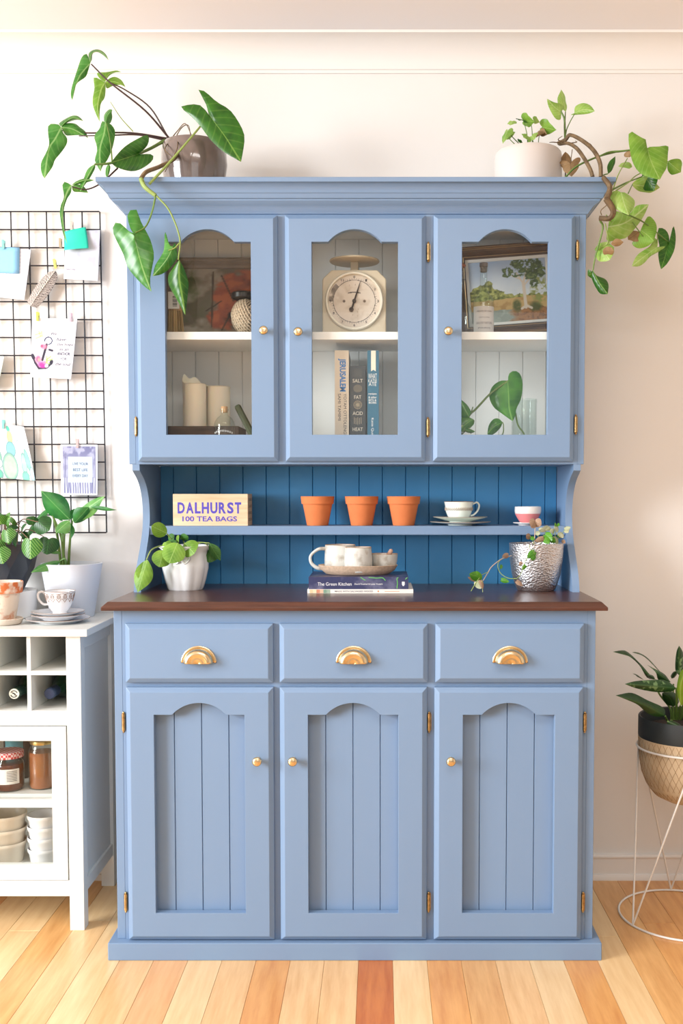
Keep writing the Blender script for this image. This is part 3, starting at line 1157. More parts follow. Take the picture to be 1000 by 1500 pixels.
c1 = P(64, 1240, 0.262)
for k in range(4):
    ramekin(c1.x, 0.264, 0.1501 + k * 0.0300, 0.0430, 0.042, m_china, ['lowest', 'second', 'third', 'topmost'][k] + ' white fluted ramekin of the stack of four small ones', 'white ramekins in a stack of four')
c2 = P(7, 1240, 0.265)
for k in range(3):
    ramekin(c2.x, 0.272, 0.1501 + k * 0.0370, 0.0570, 0.058, m_cream, ['lowest', 'middle', 'topmost'][k] + ' cream fluted dish of the stack of three wide ones', 'cream dishes in a stack of three')

# ================================================================== things on the white cabinet
TOPZ = CT_Z + 0.0001


def plate_prof(r, h, foot):
    return [(0.001, 0.0), (foot, 0.0), (foot * 1.02, 0.002), (foot * 1.25, 0.004), (r * 0.95, h - 0.002), (r, h - 0.0005), (r * 0.995, h + 0.001), (r * 0.93, h - 0.0005), (foot * 1.2, 0.0062), (foot, 0.005), (0.001, 0.005)]


m_rim = mat('gilded_rim', (150, 112, 82), 0.4, 0.4)
sx = P(85, 908, 0.305).x
specs = [(0.0840, 0.0115, 0.050, 'lowest and widest white saucer under the gilded teacup'), (0.0700, 0.0135, 0.040, 'middle white saucer of the stack under the gilded teacup'), (0.0690, 0.0125, 0.040, 'top white saucer directly under the gilded teacup')]
z = TOPZ
for r, h, ft, lab in specs:
    s = thing('saucer', lab, 'saucer', (sx, 0.305, z), 'saucers under the gilded teacup')
    MB().lathe(plate_prof(r, h, ft), 48, tf_at((sx, 0.305, z))).build('dish', m_china, s, smooth=40)
    MB().tube([(sx + r * 0.998 * math.cos(a), 0.305 + r * 0.998 * math.sin(a), z + h + 0.0004) for a in [2 * math.pi * k / 48 for k in range(48)]], 0.0006, 5, closed=True).build('rim', m_rim, s)
    z += {0.0840: 0.0088, 0.0700: 0.0088, 0.0690: 0.0052}[r]


def teacup(name, label, cx, cy, z, prof, m, handle, hr, deco=None, rimm=None):
    t = thing(name, label, 'cup', (cx, cy, z))
    o = MB().lathe(prof, 48, tf_at((cx, cy, z))).build('bowl', m, t, smooth=45)
    MB().tube(catmull(handle, 6), hr, 8).build('handle', m, t, smooth=60)
    if deco:
        deco(t)
    if rimm:
        r, h = rimm[0], rimm[1]
        MB().tube([(cx + r * math.cos(a), cy + r * math.sin(a), z + h) for a in [2 * math.pi * k / 48 for k in range(48)]], 0.0007, 5, closed=True).build('rim', rimm[2], t)
    return t


cx, cy = P(87, 880, 0.305).x + 0.001, 0.305
cz = z + 0.0001
CP = [(0.001, 0.0), (0.018, 0.0), (0.019, 0.003), (0.018, 0.005), (0.024, 0.012), (0.031, 0.026), (0.0365, 0.044), (0.0410, 0.062), (0.0400, 0.0622), (0.0350, 0.044), (0.029, 0.026), (0.020, 0.010), (0.001, 0.007)]
hd = [(cx - 0.037, cy, cz + 0.052), (cx - 0.048, cy, cz + 0.060), (cx - 0.058, cy, cz + 0.054), (cx - 0.056, cy, cz + 0.038), (cx - 0.044, cy, cz + 0.026), (cx - 0.032, cy, cz + 0.026)]


def deco1(t):
    d = MB()
    def rr(z):
        return 0.0365 + (z - 0.044) * (0.0410 - 0.0365) / 0.018 if z > 0.044 else 0.031 + (z - 0.026) * (0.0055) / 0.018
    for k in range(14):
        a0 = 2 * math.pi * k / 14
        def pt(da, z):
            a = a0 + da
            r = rr(z) + 0.0004
            return (cx + r * math.cos(a), cy + r * math.sin(a), cz + z)
        d.tube([pt(0.13 * math.cos(q), 0.049 + 0.006 * math.sin(q)) for q in [2 * math.pi * i / 10 for i in range(10)]], 0.0007, 4, closed=True)
        d.tube([pt(0.06 * math.cos(q), 0.049 + 0.003 * math.sin(q)) for q in [2 * math.pi * i / 8 for i in range(8)]], 0.0006, 4, closed=True)
        d.tube([pt(-0.20, 0.044), pt(-0.10, 0.040), pt(0, 0.034), pt(0.10, 0.040), pt(0.20, 0.044)], 0.0007, 4)
        d.tube([pt(-0.2, 0.058), pt(0.0, 0.056), pt(0.2, 0.058)], 0.0006, 4)
    d.build('gilt_pattern', mat('gilt', (150, 120, 104), 0.45, 0.2), t)


teacup('teacup', 'white teacup with a gilt garland pattern on stacked saucers', cx, cy, cz, CP, m_china, hd, 0.0034, deco1, (0.0406, 0.0623, m_rim))

# weathered terracotta pot on its saucer
m_weather = mat('weathered_terracotta', (206, 112, 62), 0.85, vscale=38, rgb2=(226, 212, 196), lo=0.40, hi=0.52, bump=0.3, bscale=90)
m_limed = mat('limed_terracotta', (224, 210, 194), 0.85, vscale=30, rgb2=(200, 122, 78), lo=0.55, hi=0.68, bump=0.3, bscale=90)
m_soil = mat('potting_soil', (46, 34, 27), 0.95, var=0.4, vscale=120, bump=0.8, bscale=140)
tx, ty = P(5, 880, 0.265).x, 0.265
s = MB().lathe([(0.001, 0), (0.040, 0), (0.046, 0.004), (0.050, 0.015), (0.047, 0.017), (0.043, 0.007), (0.001, 0.006)], 40, tf_at((tx, ty, TOPZ))).build('plant_saucer', m_limed, None, smooth=40)
tag(s, 'chalky clay saucer under the weathered terracotta pot', 'saucer')
t = thing('terracotta_pot', 'weathered terracotta pot with whitish limed body and orange rim', 'pot', (tx, ty, TOPZ + 0.0066))
z = TOPZ + 0.0066
MB().lathe([(0.001, 0), (0.028, 0), (0.030, 0.002), (0.0435, 0.080), (0.040, 0.080), (0.028, 0.006), (0.001, 0.006)], 40, tf_at((tx, ty, z))).build('pot_body', m_limed, t, smooth=40)
MB().lathe([(0.0436, 0.080), (0.0485, 0.078), (0.0515, 0.106), (0.0500, 0.108), (0.0480, 0.107), (0.0405, 0.080)], 40, tf_at((tx, ty, z))).build('pot_rim', m_weather, t, smooth=40)
MB().lathe([(0.0415, 0.085), (0.001, 0.087)], 32, tf_at((tx, ty, z))).build('soil', m_soil, t)

# low white dish under the dark faceted planter
fx, fy = P(3, 850, 0.40).x, 0.420
dz = P(40, 867, 0.36).z - TOPZ
s = MB().lathe([(0.001, 0), (0.080, 0), (0.085, 0.004), (0.088, dz - 0.004), (0.087, dz), (0.083, dz), (0.080, dz - 0.006), (0.001, dz - 0.006)], 48, tf_at((fx, fy, TOPZ))).build('round_dish', m_china, None, smooth=40)
tag(s, 'round white drum dish under the dark faceted planter', 'dish')
zf = TOPZ + dz - 0.0059
t = thing('peperomia_plant', 'round-leaved peperomia in a dark faceted planter', 'potted plant', (fx, fy, zf))
zt = P(0, 797, 0.36).z - zf
m_slate = mat('slate_glaze', (44, 52, 64), 0.35, coat=0.2)
nf = 9
pm = MB()
rings = [(0.050, 0.0, 0.0), (0.080, zt * 0.48, 0.5), (0.101, zt, 0.0), (0.096, zt, 0.0), (0.092, zt - 0.02, 0.0)]
for r, zz, ph in rings:
    for k in range(nf):
        a = 2 * math.pi * (k + ph) / nf
        pm.v.append((fx + r * math.cos(a), fy + r * math.sin(a), zf + zz))
pm.f.append(tuple(range(nf)))
for k in range(nf):
    k2 = (k + 1) % nf
    pm.f += [(k, k2, nf + k), (nf + k, k2, nf + k2), (nf + k, 2 * nf + k2, 2 * nf + k), (nf + k, nf + k2, 2 * nf + k2)]
    pm.f += [(2 * nf + k, 2 * nf + k2, 3 * nf + k2, 3 * nf + k), (3 * nf + k, 3 * nf + k2, 4 * nf + k2, 4 * nf + k)]
pm.build('planter', m_slate, t)
MB().lathe([(0.092, zt - 0.019), (0.001, zt - 0.012)], nf, tf_at((fx, fy, zf))).build('soil', m_soil, t)
L_pep = mat_leaf('peperomia_leaf', (30, 84, 24), (64, 128, 38), (160, 204, 104), veins=5.0, vein_amt=0.8, slope=1.5)
L_pepd = mat_leaf('peperomia_leaf_dark', (22, 62, 26), (44, 96, 40), (70, 122, 60), veins=5.0, vein_amt=0.45, slope=1.5)
m_stem = mat('green_stem', (98, 128, 58), 0.5)
m_stemb = mat('brown_stem', (104, 78, 56), 0.6)


def K(ox, oy, sc):
    return lambda x, y, Y: P(ox + x / sc, oy + y / sc, Y)


k = K(0, 710, 5.882)
pe = [((262, 480), (255, 640), 0.034, L_pep, 0.27, 5), ((330, 320), (420, 390), 0.032, L_pepd, 0.30, -10), ((275, 345), (290, 275), 0.022, L_pepd, 0.34, 15),
      ((100, 330), (120, 300), 0.016, L_pep, 0.36, 0), ((55, 395), (65, 500), 0.026, L_pep, 0.30, 10), ((185, 370), (190, 395), 0.020, L_pepd, 0.33, 30),
      ((190, 450), (250, 445), 0.016, L_pepd, 0.34, 20), ((-10, 560), (20, 680), 0.030, L_pep, 0.28, 0), ((40, 300), (80, 290), 0.024, L_pep, 0.34, -20),
      ((10, 340), (-20, 270), 0.030, L_pep, 0.33, 10), ((110, 470), (140, 490), 0.024, L_pepd, 0.32, 15), ((60, 440), (110, 470), 0.024, L_pep, 0.35, 0),
      ((420, 470), (400, 600), 0.034, L_pepd, 0.36, -10), ((10, 300), (30, 265), 0.022, L_pepd, 0.38, 10), ((100, 350), (90, 390), 0.020, L_pepd, 0.37, 0), ((-40, 470), (-80, 560), 0.034, L_pep, 0.30, 0)]
for b, e, wd, m, Y, roll in pe:
    bp, ep = k(b[0], b[1], Y), k(e[0], e[1], Y - 0.012)
    leaf(t, bp, ep, wd * 1.75, m, ROUND, roll, 0.5, 0.12)
    stem(t, [Vector((fx + (bp.x - fx) * 0.35, fy + (Y - fy) * 0.3, zf + zt - 0.018)), (bp + Vector((fx, fy, zf + zt + 0.02))) / 2 + Vector((0, 0, 0.022)), bp], 0.0016, 0.0011, m_stemb, n=5)

# peace lily in the white tapered pot
wx, wy = P(104, 830, 0.43).x, 0.436
zt = P(104, 826, 0.40).z - TOPZ
t = thing('peace_lily', 'peace lily with long arching leaves in a white tapered pot', 'potted plant', (wx, wy, TOPZ))
m_wpot = mat('white_matte_pot', (224, 228, 236), 0.45)
MB().lathe([(0.001, 0), (0.058, 0), (0.060, 0.002), (0.0845, zt - 0.001), (0.0835, zt), (0.0800, zt), (0.0770, zt - 0.02), (0.001, zt - 0.022)], 48, tf_at((wx, wy, TOPZ))).build('pot', m_wpot, t, smooth=40)
MB().lathe([(0.0772, zt - 0.018), (0.001, zt - 0.012)], 32, tf_at((wx, wy, TOPZ))).build('soil', m_soil, t)
L_pl = mat_leaf('lily_leaf', (24, 92, 40), (58, 138, 62), (110, 170, 96), veins=10, vein_amt=0.2, rough=0.3, slope=2.0)
L_pl2 = mat_leaf('lily_leaf_light', (62, 132, 58), (120, 178, 96), (160, 200, 130), veins=10, vein_amt=0.2, rough=0.3, slope=2.0)
pl = [((600, 300), (350, 55), 0.052, L_pl, 0.40, 0.38, 8, 0.15), ((430, 200), (180, 370), 0.026, L_pl, 0.42, 0.36, 40, 0.5), ((440, 230), (520, 320), 0.018, L_pl, 0.42, 0.40, 40, 0.2),
      ((620, 310), (870, 90), 0.036, L_pl2, 0.40, 0.37, -25, 0.15), ((640, 330), (765, 200), 0.036, L_pl, 0.39, 0.37, 30, 0.1), ((780, 190), (965, 235), 0.010, L_pl, 0.38, 0.35, 20, 0.3),
      ((600, 310), (480, 400), 0.034, L_pl2, 0.39, 0.36, 20, 0.2), ((605, 300), (640, 205), 0.016, L_pl, 0.43, 0.43, 30, 0.0), ((520, 660), (295, 700), 0.024, L_pl2, 0.40, 0.33, 40, 0.35),
      ((545, 330), (545, 440), 0.020, L_pl2, 0.41, 0.40, 30, 0.1), ((610, 330), (612, 470), 0.016, L_pl, 0.40, 0.40, 30, 0.0), ((530, 590), (380, 555), 0.010, L_pl2, 0.41, 0.38, 30, 0.2)]
for b, e, wd, m, Y0, Y1, roll, dp in pl:
    leaf(t, k(b[0], b[1], Y0), k(e[0], e[1], Y1), wd * 1.2, m, LANCE, roll, 0.8, dp)
for pts in ([(545, 690), (550, 520), (560, 400), (600, 300)], [(590, 690), (600, 520), (610, 400), (625, 310)], [(525, 690), (500, 480), (465, 300), (430, 200)],
            [(560, 690), (535, 500), (545, 330)], [(555, 690), (548, 600), (520, 430), (440, 230)], [(570, 690), (560, 640), (520, 655)]):
    stem(t, [k(a, b, 0.42 if i == 0 else 0.405) for i, (a, b) in enumerate(pts)], 0.0042, 0.0020, L_pl2 if len(pts) == 3 else m_stem)

# ================================================================== wire grid and what is pegged on it
m_wire = mat('black_wire', (24, 24, 34), 0.4)
GX, GZ0, GP, GY = -0.7353, 1.0272, 0.05096, 0.521
GN = 10
g = thing('wire_grid', 'black wire memo grid hung on the wall beside the dresser', 'wire grid', (GX - GN * GP / 2, GY, GZ0))
for i in range(GN + 1):
    x = GX - i * GP
    MB().tube([(x - 0.0037, GY, GZ0 + 18 * GP), (x + 0.0037, GY, GZ0)], 0.0021, 8).build('wire', m_wire, g, smooth=60)
for j in range(19):
    z = GZ0 + j * GP
    dx = 0.0037 - 0.0074 * j / 18
    MB().tube([(GX + dx, GY - 0.004, z), (GX - GN * GP + dx, GY - 0.004, z)], 0.0021, 8).build('wire', m_wire, g, smooth=60)

m_print = mat_attr('printed_card', 0.6)
CY = 0.5105


def card(name, label, cat, tl, tr, br, bl, col, nx=40, ny=50, Y=CY, curl=0.0, bow=0.0, group=None):
    def fn(u, v):
        x = (bl[0] * (1 - u) + br[0] * u) * (1 - v) + (tl[0] * (1 - u) + tr[0] * u) * v
        y = (bl[1] * (1 - u) + br[1] * u) * (1 - v) + (tl[1] * (1 - u) + tr[1] * u) * v
        p = P(x, y, Y)
        p.y -= curl * (1 - v) ** 2 + bow * 4 * u * (1 - u)
        return p
    o = canvas(name, fn, nx, ny, col, m_print, None, 0.0005)
    tag(o, label, cat, group)
    return o, fn


def letters(parent, fn, items, m, name='lettering'):
    mb = MB()
    for s, u, v, wu, hv, bold, shear in items:
        text(mb, s, lambda a, b: Vector(fn(u + a, v + b)) + Vector((0, -0.0009, 0)), wu, hv, bold, shear)
    return mb.build(name, m, parent)


def peg(px, py, rgb, name, label, tilt=0.0, h=13):
    c = P(px, py, GY)
    m = mat('peg_' + name, rgb, 0.6)
    t = thing('mini_clothes_peg', label, 'peg', (c.x, c.y - 0.012, c.z - M(h, GY) / 2), 'mini pegs on the wire grid')
    H2 = M(h, GY) / 2
    ca, sa = math.cos(tilt), math.sin(tilt)
    for s, nm in ((-1, 'jaw'), (1, 'jaw')):
        yc = c.y - 0.012 + s * 0.0032
        poly = [(-H2, 0.0006), (-H2 * 0.6, 0.0022), (H2 * 0.2, 0.0028), (H2, 0.0012 + 0.002), (H2, 0.0010), (H2 * 0.2, -0.0006), (-H2, -0.0006)]
        MB().prism(poly, -0.0032, 0.0032, lambda a, b, d: (c.x + d * ca - a * sa, yc + s * b, c.z + a * ca + d * sa)).build(nm, m, t)
    MB().tube([(c.x - 0.0036, c.y - 0.012, c.z + 0.001), (c.x + 0.0036, c.y - 0.012, c.z + 0.001)], 0.0014, 6).build('spring', mat('spring_steel', (170, 170, 172), 0.35, 0.9), t)


# squared paper card and plain blue card
def c_graph(U, V):
    im = np.ones(U.shape + (3,)) * C3(230, 232, 237)
    gl = ((np.abs((U * 15) % 1 - 0.5) > 0.43) | (np.abs((V * 15) % 1 - 0.5) > 0.43)) & (V > 0.24)
    return blend(im, gl * 0.6, C3(180, 188, 212))


o, fn = card('graph_card', 'white graph-ruled card hanging behind a light blue card', 'card', (-36, 361), (45.6, 365.6), (36.5, 440), (-38, 432), c_graph, 90, 80, CY + 0.002, curl=0.004)
letters(o, fn, [('pantone', 0.42, 0.14, 0.10, 0.018, 0, 0)], mat('print_grey', (120, 122, 140), 0.7))
card('blue_card', 'small plain sky blue card pegged over graph paper', 'card', (-31, 361.5), (28.5, 362.5), (28, 401), (-30, 399), lambda U, V: np.ones(U.shape + (3,)) * C3(142, 198, 238), 6, 6, CY - 0.0015)
peg(7.5, 360, (128, 190, 186), 'aqua', 'aqua mini peg holding the light blue card')


def c_teal(U, V):
    return np.ones(U.shape + (3,)) * C3(38, 206, 178) + (fnoise(U, V, 6)[..., None] - 0.5) * 0.03


def c_marble(U, V):
    im = np.ones(U.shape + (3,)) * C3(206, 207, 218)
    f = fnoise(U, V, 7, 4)
    im = blend(im, np.clip((f - 0.5) * 4, 0, 1) * 0.6, C3(176, 178, 196))
    return blend(im, (V < 0.27) * 1.0, C3(234, 234, 239))


o, fn = card('swatch_postcard', 'pale grey swatch postcard with white lower strip behind a turquoise card', 'card', (96, 338), (147, 337), (144, 412), (94, 409), c_marble, 40, 60, CY + 0.001, curl=0.004)
letters(o, fn, [('PANTONE', 0.19, 0.205, 0.27, 0.032, 0.01, 0), ('marble', 0.12, 0.155, 0.13, 0.024, 0, 0)], mat('print_violet_grey', (128, 124, 152), 0.7))
card('turquoise_card', 'bright turquoise card curling over the swatch postcard', 'card', (94, 339.5), (125.5, 332.5), (131.5, 365), (96, 368), c_teal, 12, 12, CY - 0.004, curl=0.012, bow=0.004)
peg(107, 333, (206, 190, 180), 'blush', 'pale blush mini peg on the turquoise card')
peg(90.5, 357.5, (176, 160, 134), 'wood', 'plain wooden mini peg beside the turquoise card')

# barred feather
fb, ft = P(80.5, 397, CY - 0.004), P(45, 447, CY - 0.012)
t = thing('feather', 'brown and white barred feather pegged to the grid', 'feather', (ft.x, ft.y, ft.z))


def f_feather(u, v):
    ax = ft + (fb - ft) * v
    d = (fb - ft).normalized()
    sd = d.cross(Vector((0, 1, 0))).normalized()
    wv = 0.0215 * (0.55 + 0.45 * math.sin(math.pi * min(1, v * 0.8 + 0.15))) * (1 - max(0, (v - 0.86) / 0.14) ** 2 * 0.85)
    return ax + sd * ((u - 0.5) * 2 * wv) + Vector((0, 0.006 * abs(u - 0.5) * 2, 0)) + d * (0.006 * (abs(u - 0.5) * 2 - 0.5) * (1 - v))


def c_feather(U, V):
    ph = V * 24 - np.abs(U - 0.5) * 9 + fnoise(U, V, 9, 3) * 1.6
    s = np.clip((np.sin(ph * 6.2832 * 0.75) + 0.25) * 3, 0, 1)
    im = np.ones(U.shape + (3,)) * C3(74, 58, 56)
    im = blend(im, s, C3(206, 198, 190))
    return blend(im, (np.abs(U - 0.5) < 0.025) * 1.0, C3(222, 214, 202))


canvas('vane', f_feather, 30, 90, c_feather, m_print, t, 0.0004)
MB().tube([ft + (fb - ft) * 0.1 + Vector((0, -0.001, 0)), fb + Vector((0, -0.001, 0)), fb + (fb - ft) * 0.16], 0.0009, 6).build('quill', mat('quill', (228, 220, 206), 0.5), t)
peg(82.5, 388, (206, 204, 110), 'lime', 'lime yellow mini peg holding the barred feather', tilt=0.15)


# anchor print
def c_anchor(U, V):
    im = np.ones(U.shape + (3,)) * C3(232, 233, 238)
    asp = 86 / 64.0
    ink = C3(32, 26, 50)
    for (x0, y0, x1, y1) in ((0.08, 0.72, 0.20, 0.75), (0.10, 0.66, 0.22, 0.70), (0.16, 0.78, 0.20, 0.70), (0.22, 0.78, 0.24, 0.70)):
        im = blend(im, seg_mask(U, V, x0, y0, x1, y1, 0.018, asp) * 0.7, C3(170, 204, 120))
    ring = np.abs(np.sqrt(((U - 0.385) / 0.085) ** 2 + ((V - 0.625) / 0.060) ** 2) - 1) < 0.16
    im = blend(im, ring & ~((U < 0.39) & (V < 0.61)), C3(30, 44, 84))
    im = blend(im, seg_mask(U, V, 0.35, 0.56, 0.27, 0.30, 0.028, asp), ink)
    im = blend(im, seg_mask(U, V, 0.42, 0.475, 0.49, 0.462, 0.024, asp), ink)
    for (x0, y0, x1, y1, r) in ((0.03, 0.36, 0.10, 0.25, 0.022), (0.10, 0.25, 0.20, 0.155, 0.026), (0.20, 0.155, 0.37, 0.165, 0.022), (0.40, 0.18, 0.50, 0.265, 0.028), (0.03, 0.37, 0.06, 0.33, 0.04), (0.48, 0.25, 0.49, 0.28, 0.04)):
        im = blend(im, seg_mask(U, V, x0, y0, x1, y1, r, asp), ink)
    for (cx_, cy_, rx, ry, c) in ((0.28, 0.525, 0.085, 0.050, (240, 130, 160)), (0.24, 0.535, 0.03, 0.025, (220, 70, 110)), (0.17, 0.31, 0.075, 0.07, (238, 96, 140)), (0.19, 0.30, 0.035, 0.04, (246, 160, 150)),
                                  (0.27, 0.22, 0.11, 0.055, (224, 60, 150)), (0.30, 0.19, 0.07, 0.03, (186, 40, 150)), (0.33, 0.26, 0.05, 0.03, (244, 130, 170)), (0.38, 0.20, 0.05, 0.03, (250, 236, 240)), (0.20, 0.40, 0.04, 0.03, (246, 196, 200))):
        im = blend(im, disc(U, V, cx_, cy_, rx * 1.25, ry * 1.25, 0.6), C3(*c))
    for (x0, y0, x1, y1) in ((0.36, 0.30, 0.46, 0.36), (0.38, 0.28, 0.50, 0.32), (0.36, 0.26, 0.44, 0.24), (0.37, 0.36, 0.38, 0.28)):
        im = blend(im, seg_mask(U, V, x0, y0, x1, y1, 0.016, asp) * 0.8, C3(150, 190, 96))
    return im


o, fn = card('anchor_print', 'white quote print with a flowered anchor drawing', 'print', (47, 466), (113, 467), (105.5, 556), (46, 553), c_anchor, 110, 140, CY - 0.001, curl=0.010)
letters(o, fn, [('We', 0.50, 0.745, 0.13, 0.045, 0, 0.3), ('have', 0.68, 0.655, 0.22, 0.050, 0, 0.3), ('this hope', 0.78, 0.565, 0.38, 0.055, 0, 0.3), ('as an', 0.76, 0.485, 0.22, 0.035, 0, 0.3),
                ('ANCHOR', 0.76, 0.415, 0.30, 0.052, 0.012, 0), ('FOR', 0.77, 0.330, 0.14, 0.048, 0, 0), ('the soul', 0.77, 0.245, 0.36, 0.055, 0, 0.3), ('HEBREWS 6:19', 0.76, 0.165, 0.22, 0.016, 0, 0),
                ], mat('print_navy', (58, 58, 96), 0.7))
peg(57.5, 465, (204, 206, 84), 'yellow', 'yellow green mini peg on the anchor print')
peg(105.5, 466, (206, 178, 190), 'pink', 'dusty pink mini peg on the anchor print')


def c_green(U, V):
    im = np.ones(U.shape + (3,)) * C3(234, 246, 238)
    for k_, (a, b, r) in enumerate(((0.95, 0.85, 0.06), (0.9, 0.45, 0.10), (0.7, 0.6, 0.15), (0.4, 0.4, 0.2), (0.2, 0.8, 0.15), (0.8, 0.15, 0.12))):
        im = blend(im, disc(U, V, a, b, r, r * 1.2, 0.4), C3(150, 216, 180) if k_ % 2 else C3(240, 214, 212))
    return im


card('leaf_print', 'pale mint watercolour print hung between the graph card and the cactus print', 'print', (-52, 520), (6.5, 522), (-2, 566), (-52, 570), c_green, 40, 40, CY - 0.001, curl=0.006)


# cactus print
def c_cactus(U, V):
    im = np.ones(U.shape + (3,)) * C3(230, 232, 236)
    sh = [(0.30, 0.86, 0.13, 0.09, (60, 190, 150), -0.5), (0.36, 0.78, 0.12, 0.16, (88, 200, 160), -0.5), (0.34, 0.69, 0.10, 0.10, (206, 196, 204), -0.5), (0.16, 0.9, 0.12, 0.08, (230, 200, 214), 0.2),
          (0.30, 0.40, 0.18, 0.27, (150, 214, 150), 0.3), (0.66, 0.92, 0.035, 0.055, (70, 196, 160), 0), (0.67, 0.76, 0.055, 0.13, (226, 222, 140), 0), (0.66, 0.54, 0.085, 0.15, (130, 200, 216), 0),
          (0.62, 0.22, 0.13, 0.26, (170, 222, 176), 0), (0.39, 0.26, 0.11, 0.11, (232, 206, 206), 0), (0.20, 0.10, 0.20, 0.15, (60, 190, 140), 0), (0.30, 0.06, 0.20, 0.14, (90, 206, 160), 0),
          (0.83, 0.58, 0.035, 0.16, (232, 214, 226), 0.15), (0.86, 0.30, 0.05, 0.20, (168, 226, 204), 0), (0.93, 0.36, 0.04, 0.22, (140, 220, 190), 0.1), (0.86, 0.06, 0.06, 0.10, (120, 206, 176), 0), (0.97, 0.12, 0.04, 0.14, (180, 216, 230), 0), (0.12, 0.30, 0.06, 0.1, (110, 150, 220), 0)]
    for cx_, cy_, rx, ry, c, rot in sh:
        im = blend(im, disc(U, V, cx_, cy_, rx * 1.04, ry * 1.03, 0.04, rot), C3(110, 150, 150))
        im = blend(im, disc(U, V, cx_, cy_, rx * 0.97, ry * 0.98, 0.25, rot), C3(*c))
    f = fnoise(U, V, 12, 2)
    return np.clip(im + (f[..., None] - 0.5) * 0.10, 0, 1)


card('cactus_print', 'watercolour print of rounded green cacti curling off the grid', 'print', (-38, 615), (35, 625), (55.5, 704.5), (-36, 696), c_cactus, 130, 110, CY - 0.002, curl=0.022)
peg(7.5, 622, (124, 196, 184), 'mint', 'mint mini peg on the cactus print')


# misty forest card
def c_forest(U, V):
    im = np.ones(U.shape + (3,)) * C3(164, 167, 194)
    f = fnoise(U * 0.9, V, 9, 8)
    im = blend(im, np.clip((V - 0.30) * 1.6, 0, 1) * np.clip((f - 0.42) * 5, 0, 1) * 0.7, C3(84, 86, 130))
    tr = np.clip(np.sin(U * 92 + fnoise(U, V * 0.2, 6, 1) * 9) * 2 - 0.9, 0, 1) * (V < 0.36)
    im = blend(im, tr * 0.9, C3(98, 98, 140))
    im = blend(im, np.clip(np.sin(U * 92 + 3.1 + fnoise(U, V * 0.2, 6, 1) * 9) * 2 - 0.8, 0, 1) * (V < 0.34) * 0.8, C3(226, 228, 242))
    for s in (0.10, 0.20, 0.84, 0.93):
        im = blend(im, seg_mask(U, V, s, 0.05, s + 0.02, 0.75, 0.012, 1.35) * 0.8, C3(96, 98, 140))
    bd = (U < 0.05) | (U > 0.95) | (V < 0.035) | (V > 0.965)
    im = blend(im, bd * 1.0, C3(232, 232, 238))
    pan = (np.abs(U - 0.53) < 0.335) & (np.abs(V - 0.505) < 0.255)
    return blend(im, pan * 1.0, C3(190, 206, 222))


o, fn = card('forest_card', 'lilac misty forest card with a pale quote panel', 'card', (89, 651), (142.8, 651.5), (143, 725.5), (90, 725), c_forest, 90, 110, CY - 0.001, curl=0.002)
letters(o, fn, [('LIVE YOUR', 0.53, 0.62, 0.42, 0.055, 0, 0), ('BEST LIFE', 0.53, 0.50, 0.40, 0.055, 0, 0), ('EVERY DAY', 0.53, 0.385, 0.42, 0.055, 0, 0)], mat('print_slate', (92, 112, 140), 0.7))
peg(115.5, 650, (196, 170, 168), 'rose', 'dusty rose mini peg above the forest card')
# ================================================================== plants on top of the dresser
CTZ = 1.9408
L_syn = mat_leaf('arrow_leaf', (40, 108, 34), (84, 150, 62), (150, 190, 120), veins=6, vein_amt=0.18, rough=0.28, slope=1.3)
L_synd = mat_leaf('arrow_leaf_dark', (28, 78, 16), (56, 116, 28), (120, 160, 70), veins=6, vein_amt=0.22, rough=0.32, slope=1.3)
L_synl = mat_leaf('arrow_leaf_light', (98, 148, 40), (138, 182, 70), (176, 206, 120), veins=6, vein_amt=0.25, rough=0.4, slope=1.3, transl=0.35)
L_pale = mat_leaf('arrow_leaf_pale', (128, 178, 66), (176, 206, 110), (206, 222, 160), veins=6, vein_amt=0.3, rough=0.4, slope=1.3, transl=0.35)
L_brown = mat_leaf('dried_leaf', (126, 96, 60), (168, 136, 96), (116, 88, 56), veins=6, vein_amt=0.3, rough=0.7, transl=0.2)
m_stemd = mat('dark_stem', (62, 40, 38), 0.5)
m_steml = mat('light_stem', (138, 160, 84), 0.5)
m_bark = mat('stem_bark', (112, 92, 66), 0.8, var=0.3, vscale=60, bump=0.4)

px0 = P(284, 240, 0.36)
t = thing('arrowhead_vine', 'arrowhead vine spilling out of a brown glazed pot onto the dresser front', 'potted plant', (px0.x, 0.365, CTZ))
zt = P(284, 200, 0.30).z - CTZ
m_bglaze = mat('brown_glaze', (112, 98, 92), 0.12, var=0.15, vscale=14, coat=0.8)
MB().lathe([(0.001, 0), (0.066, 0), (0.072, 0.004), (0.083, zt * 0.35), (0.0885, zt * 0.62), (0.0865, zt * 0.88), (0.083, zt - 0.002), (0.0810, zt), (0.0780, zt - 0.002), (0.080, zt * 0.86), (0.001, zt * 0.84)], 56, tf_at((px0.x, 0.365, CTZ))).build('pot', m_bglaze, t, smooth=40)
MB().lathe([(0.080, zt * 0.88), (0.001, zt * 0.92)], 32, tf_at((px0.x, 0.365, CTZ))).build('soil', m_soil, t)
k = K(40, 50, 2.7778)
ka, kc = K(50, 60, 6.25), K(160, 240, 6.25)
lobed(t, ka, [([(515, 205), (470, 250), (400, 350), (350, 545)], [(490, 130), (465, 118), (430, 160), (395, 260), (345, 420), (335, 500)], [(495, 270), (470, 330), (400, 380), (365, 440), (352, 500)]),
              ([(512, 205), (520, 125), (580, 90), (640, 120), (684, 180)], [(497, 120), (540, 82), (600, 80), (655, 120)], [(530, 170), (537, 115), (580, 102), (630, 130)])], .30, .28, L_syn)
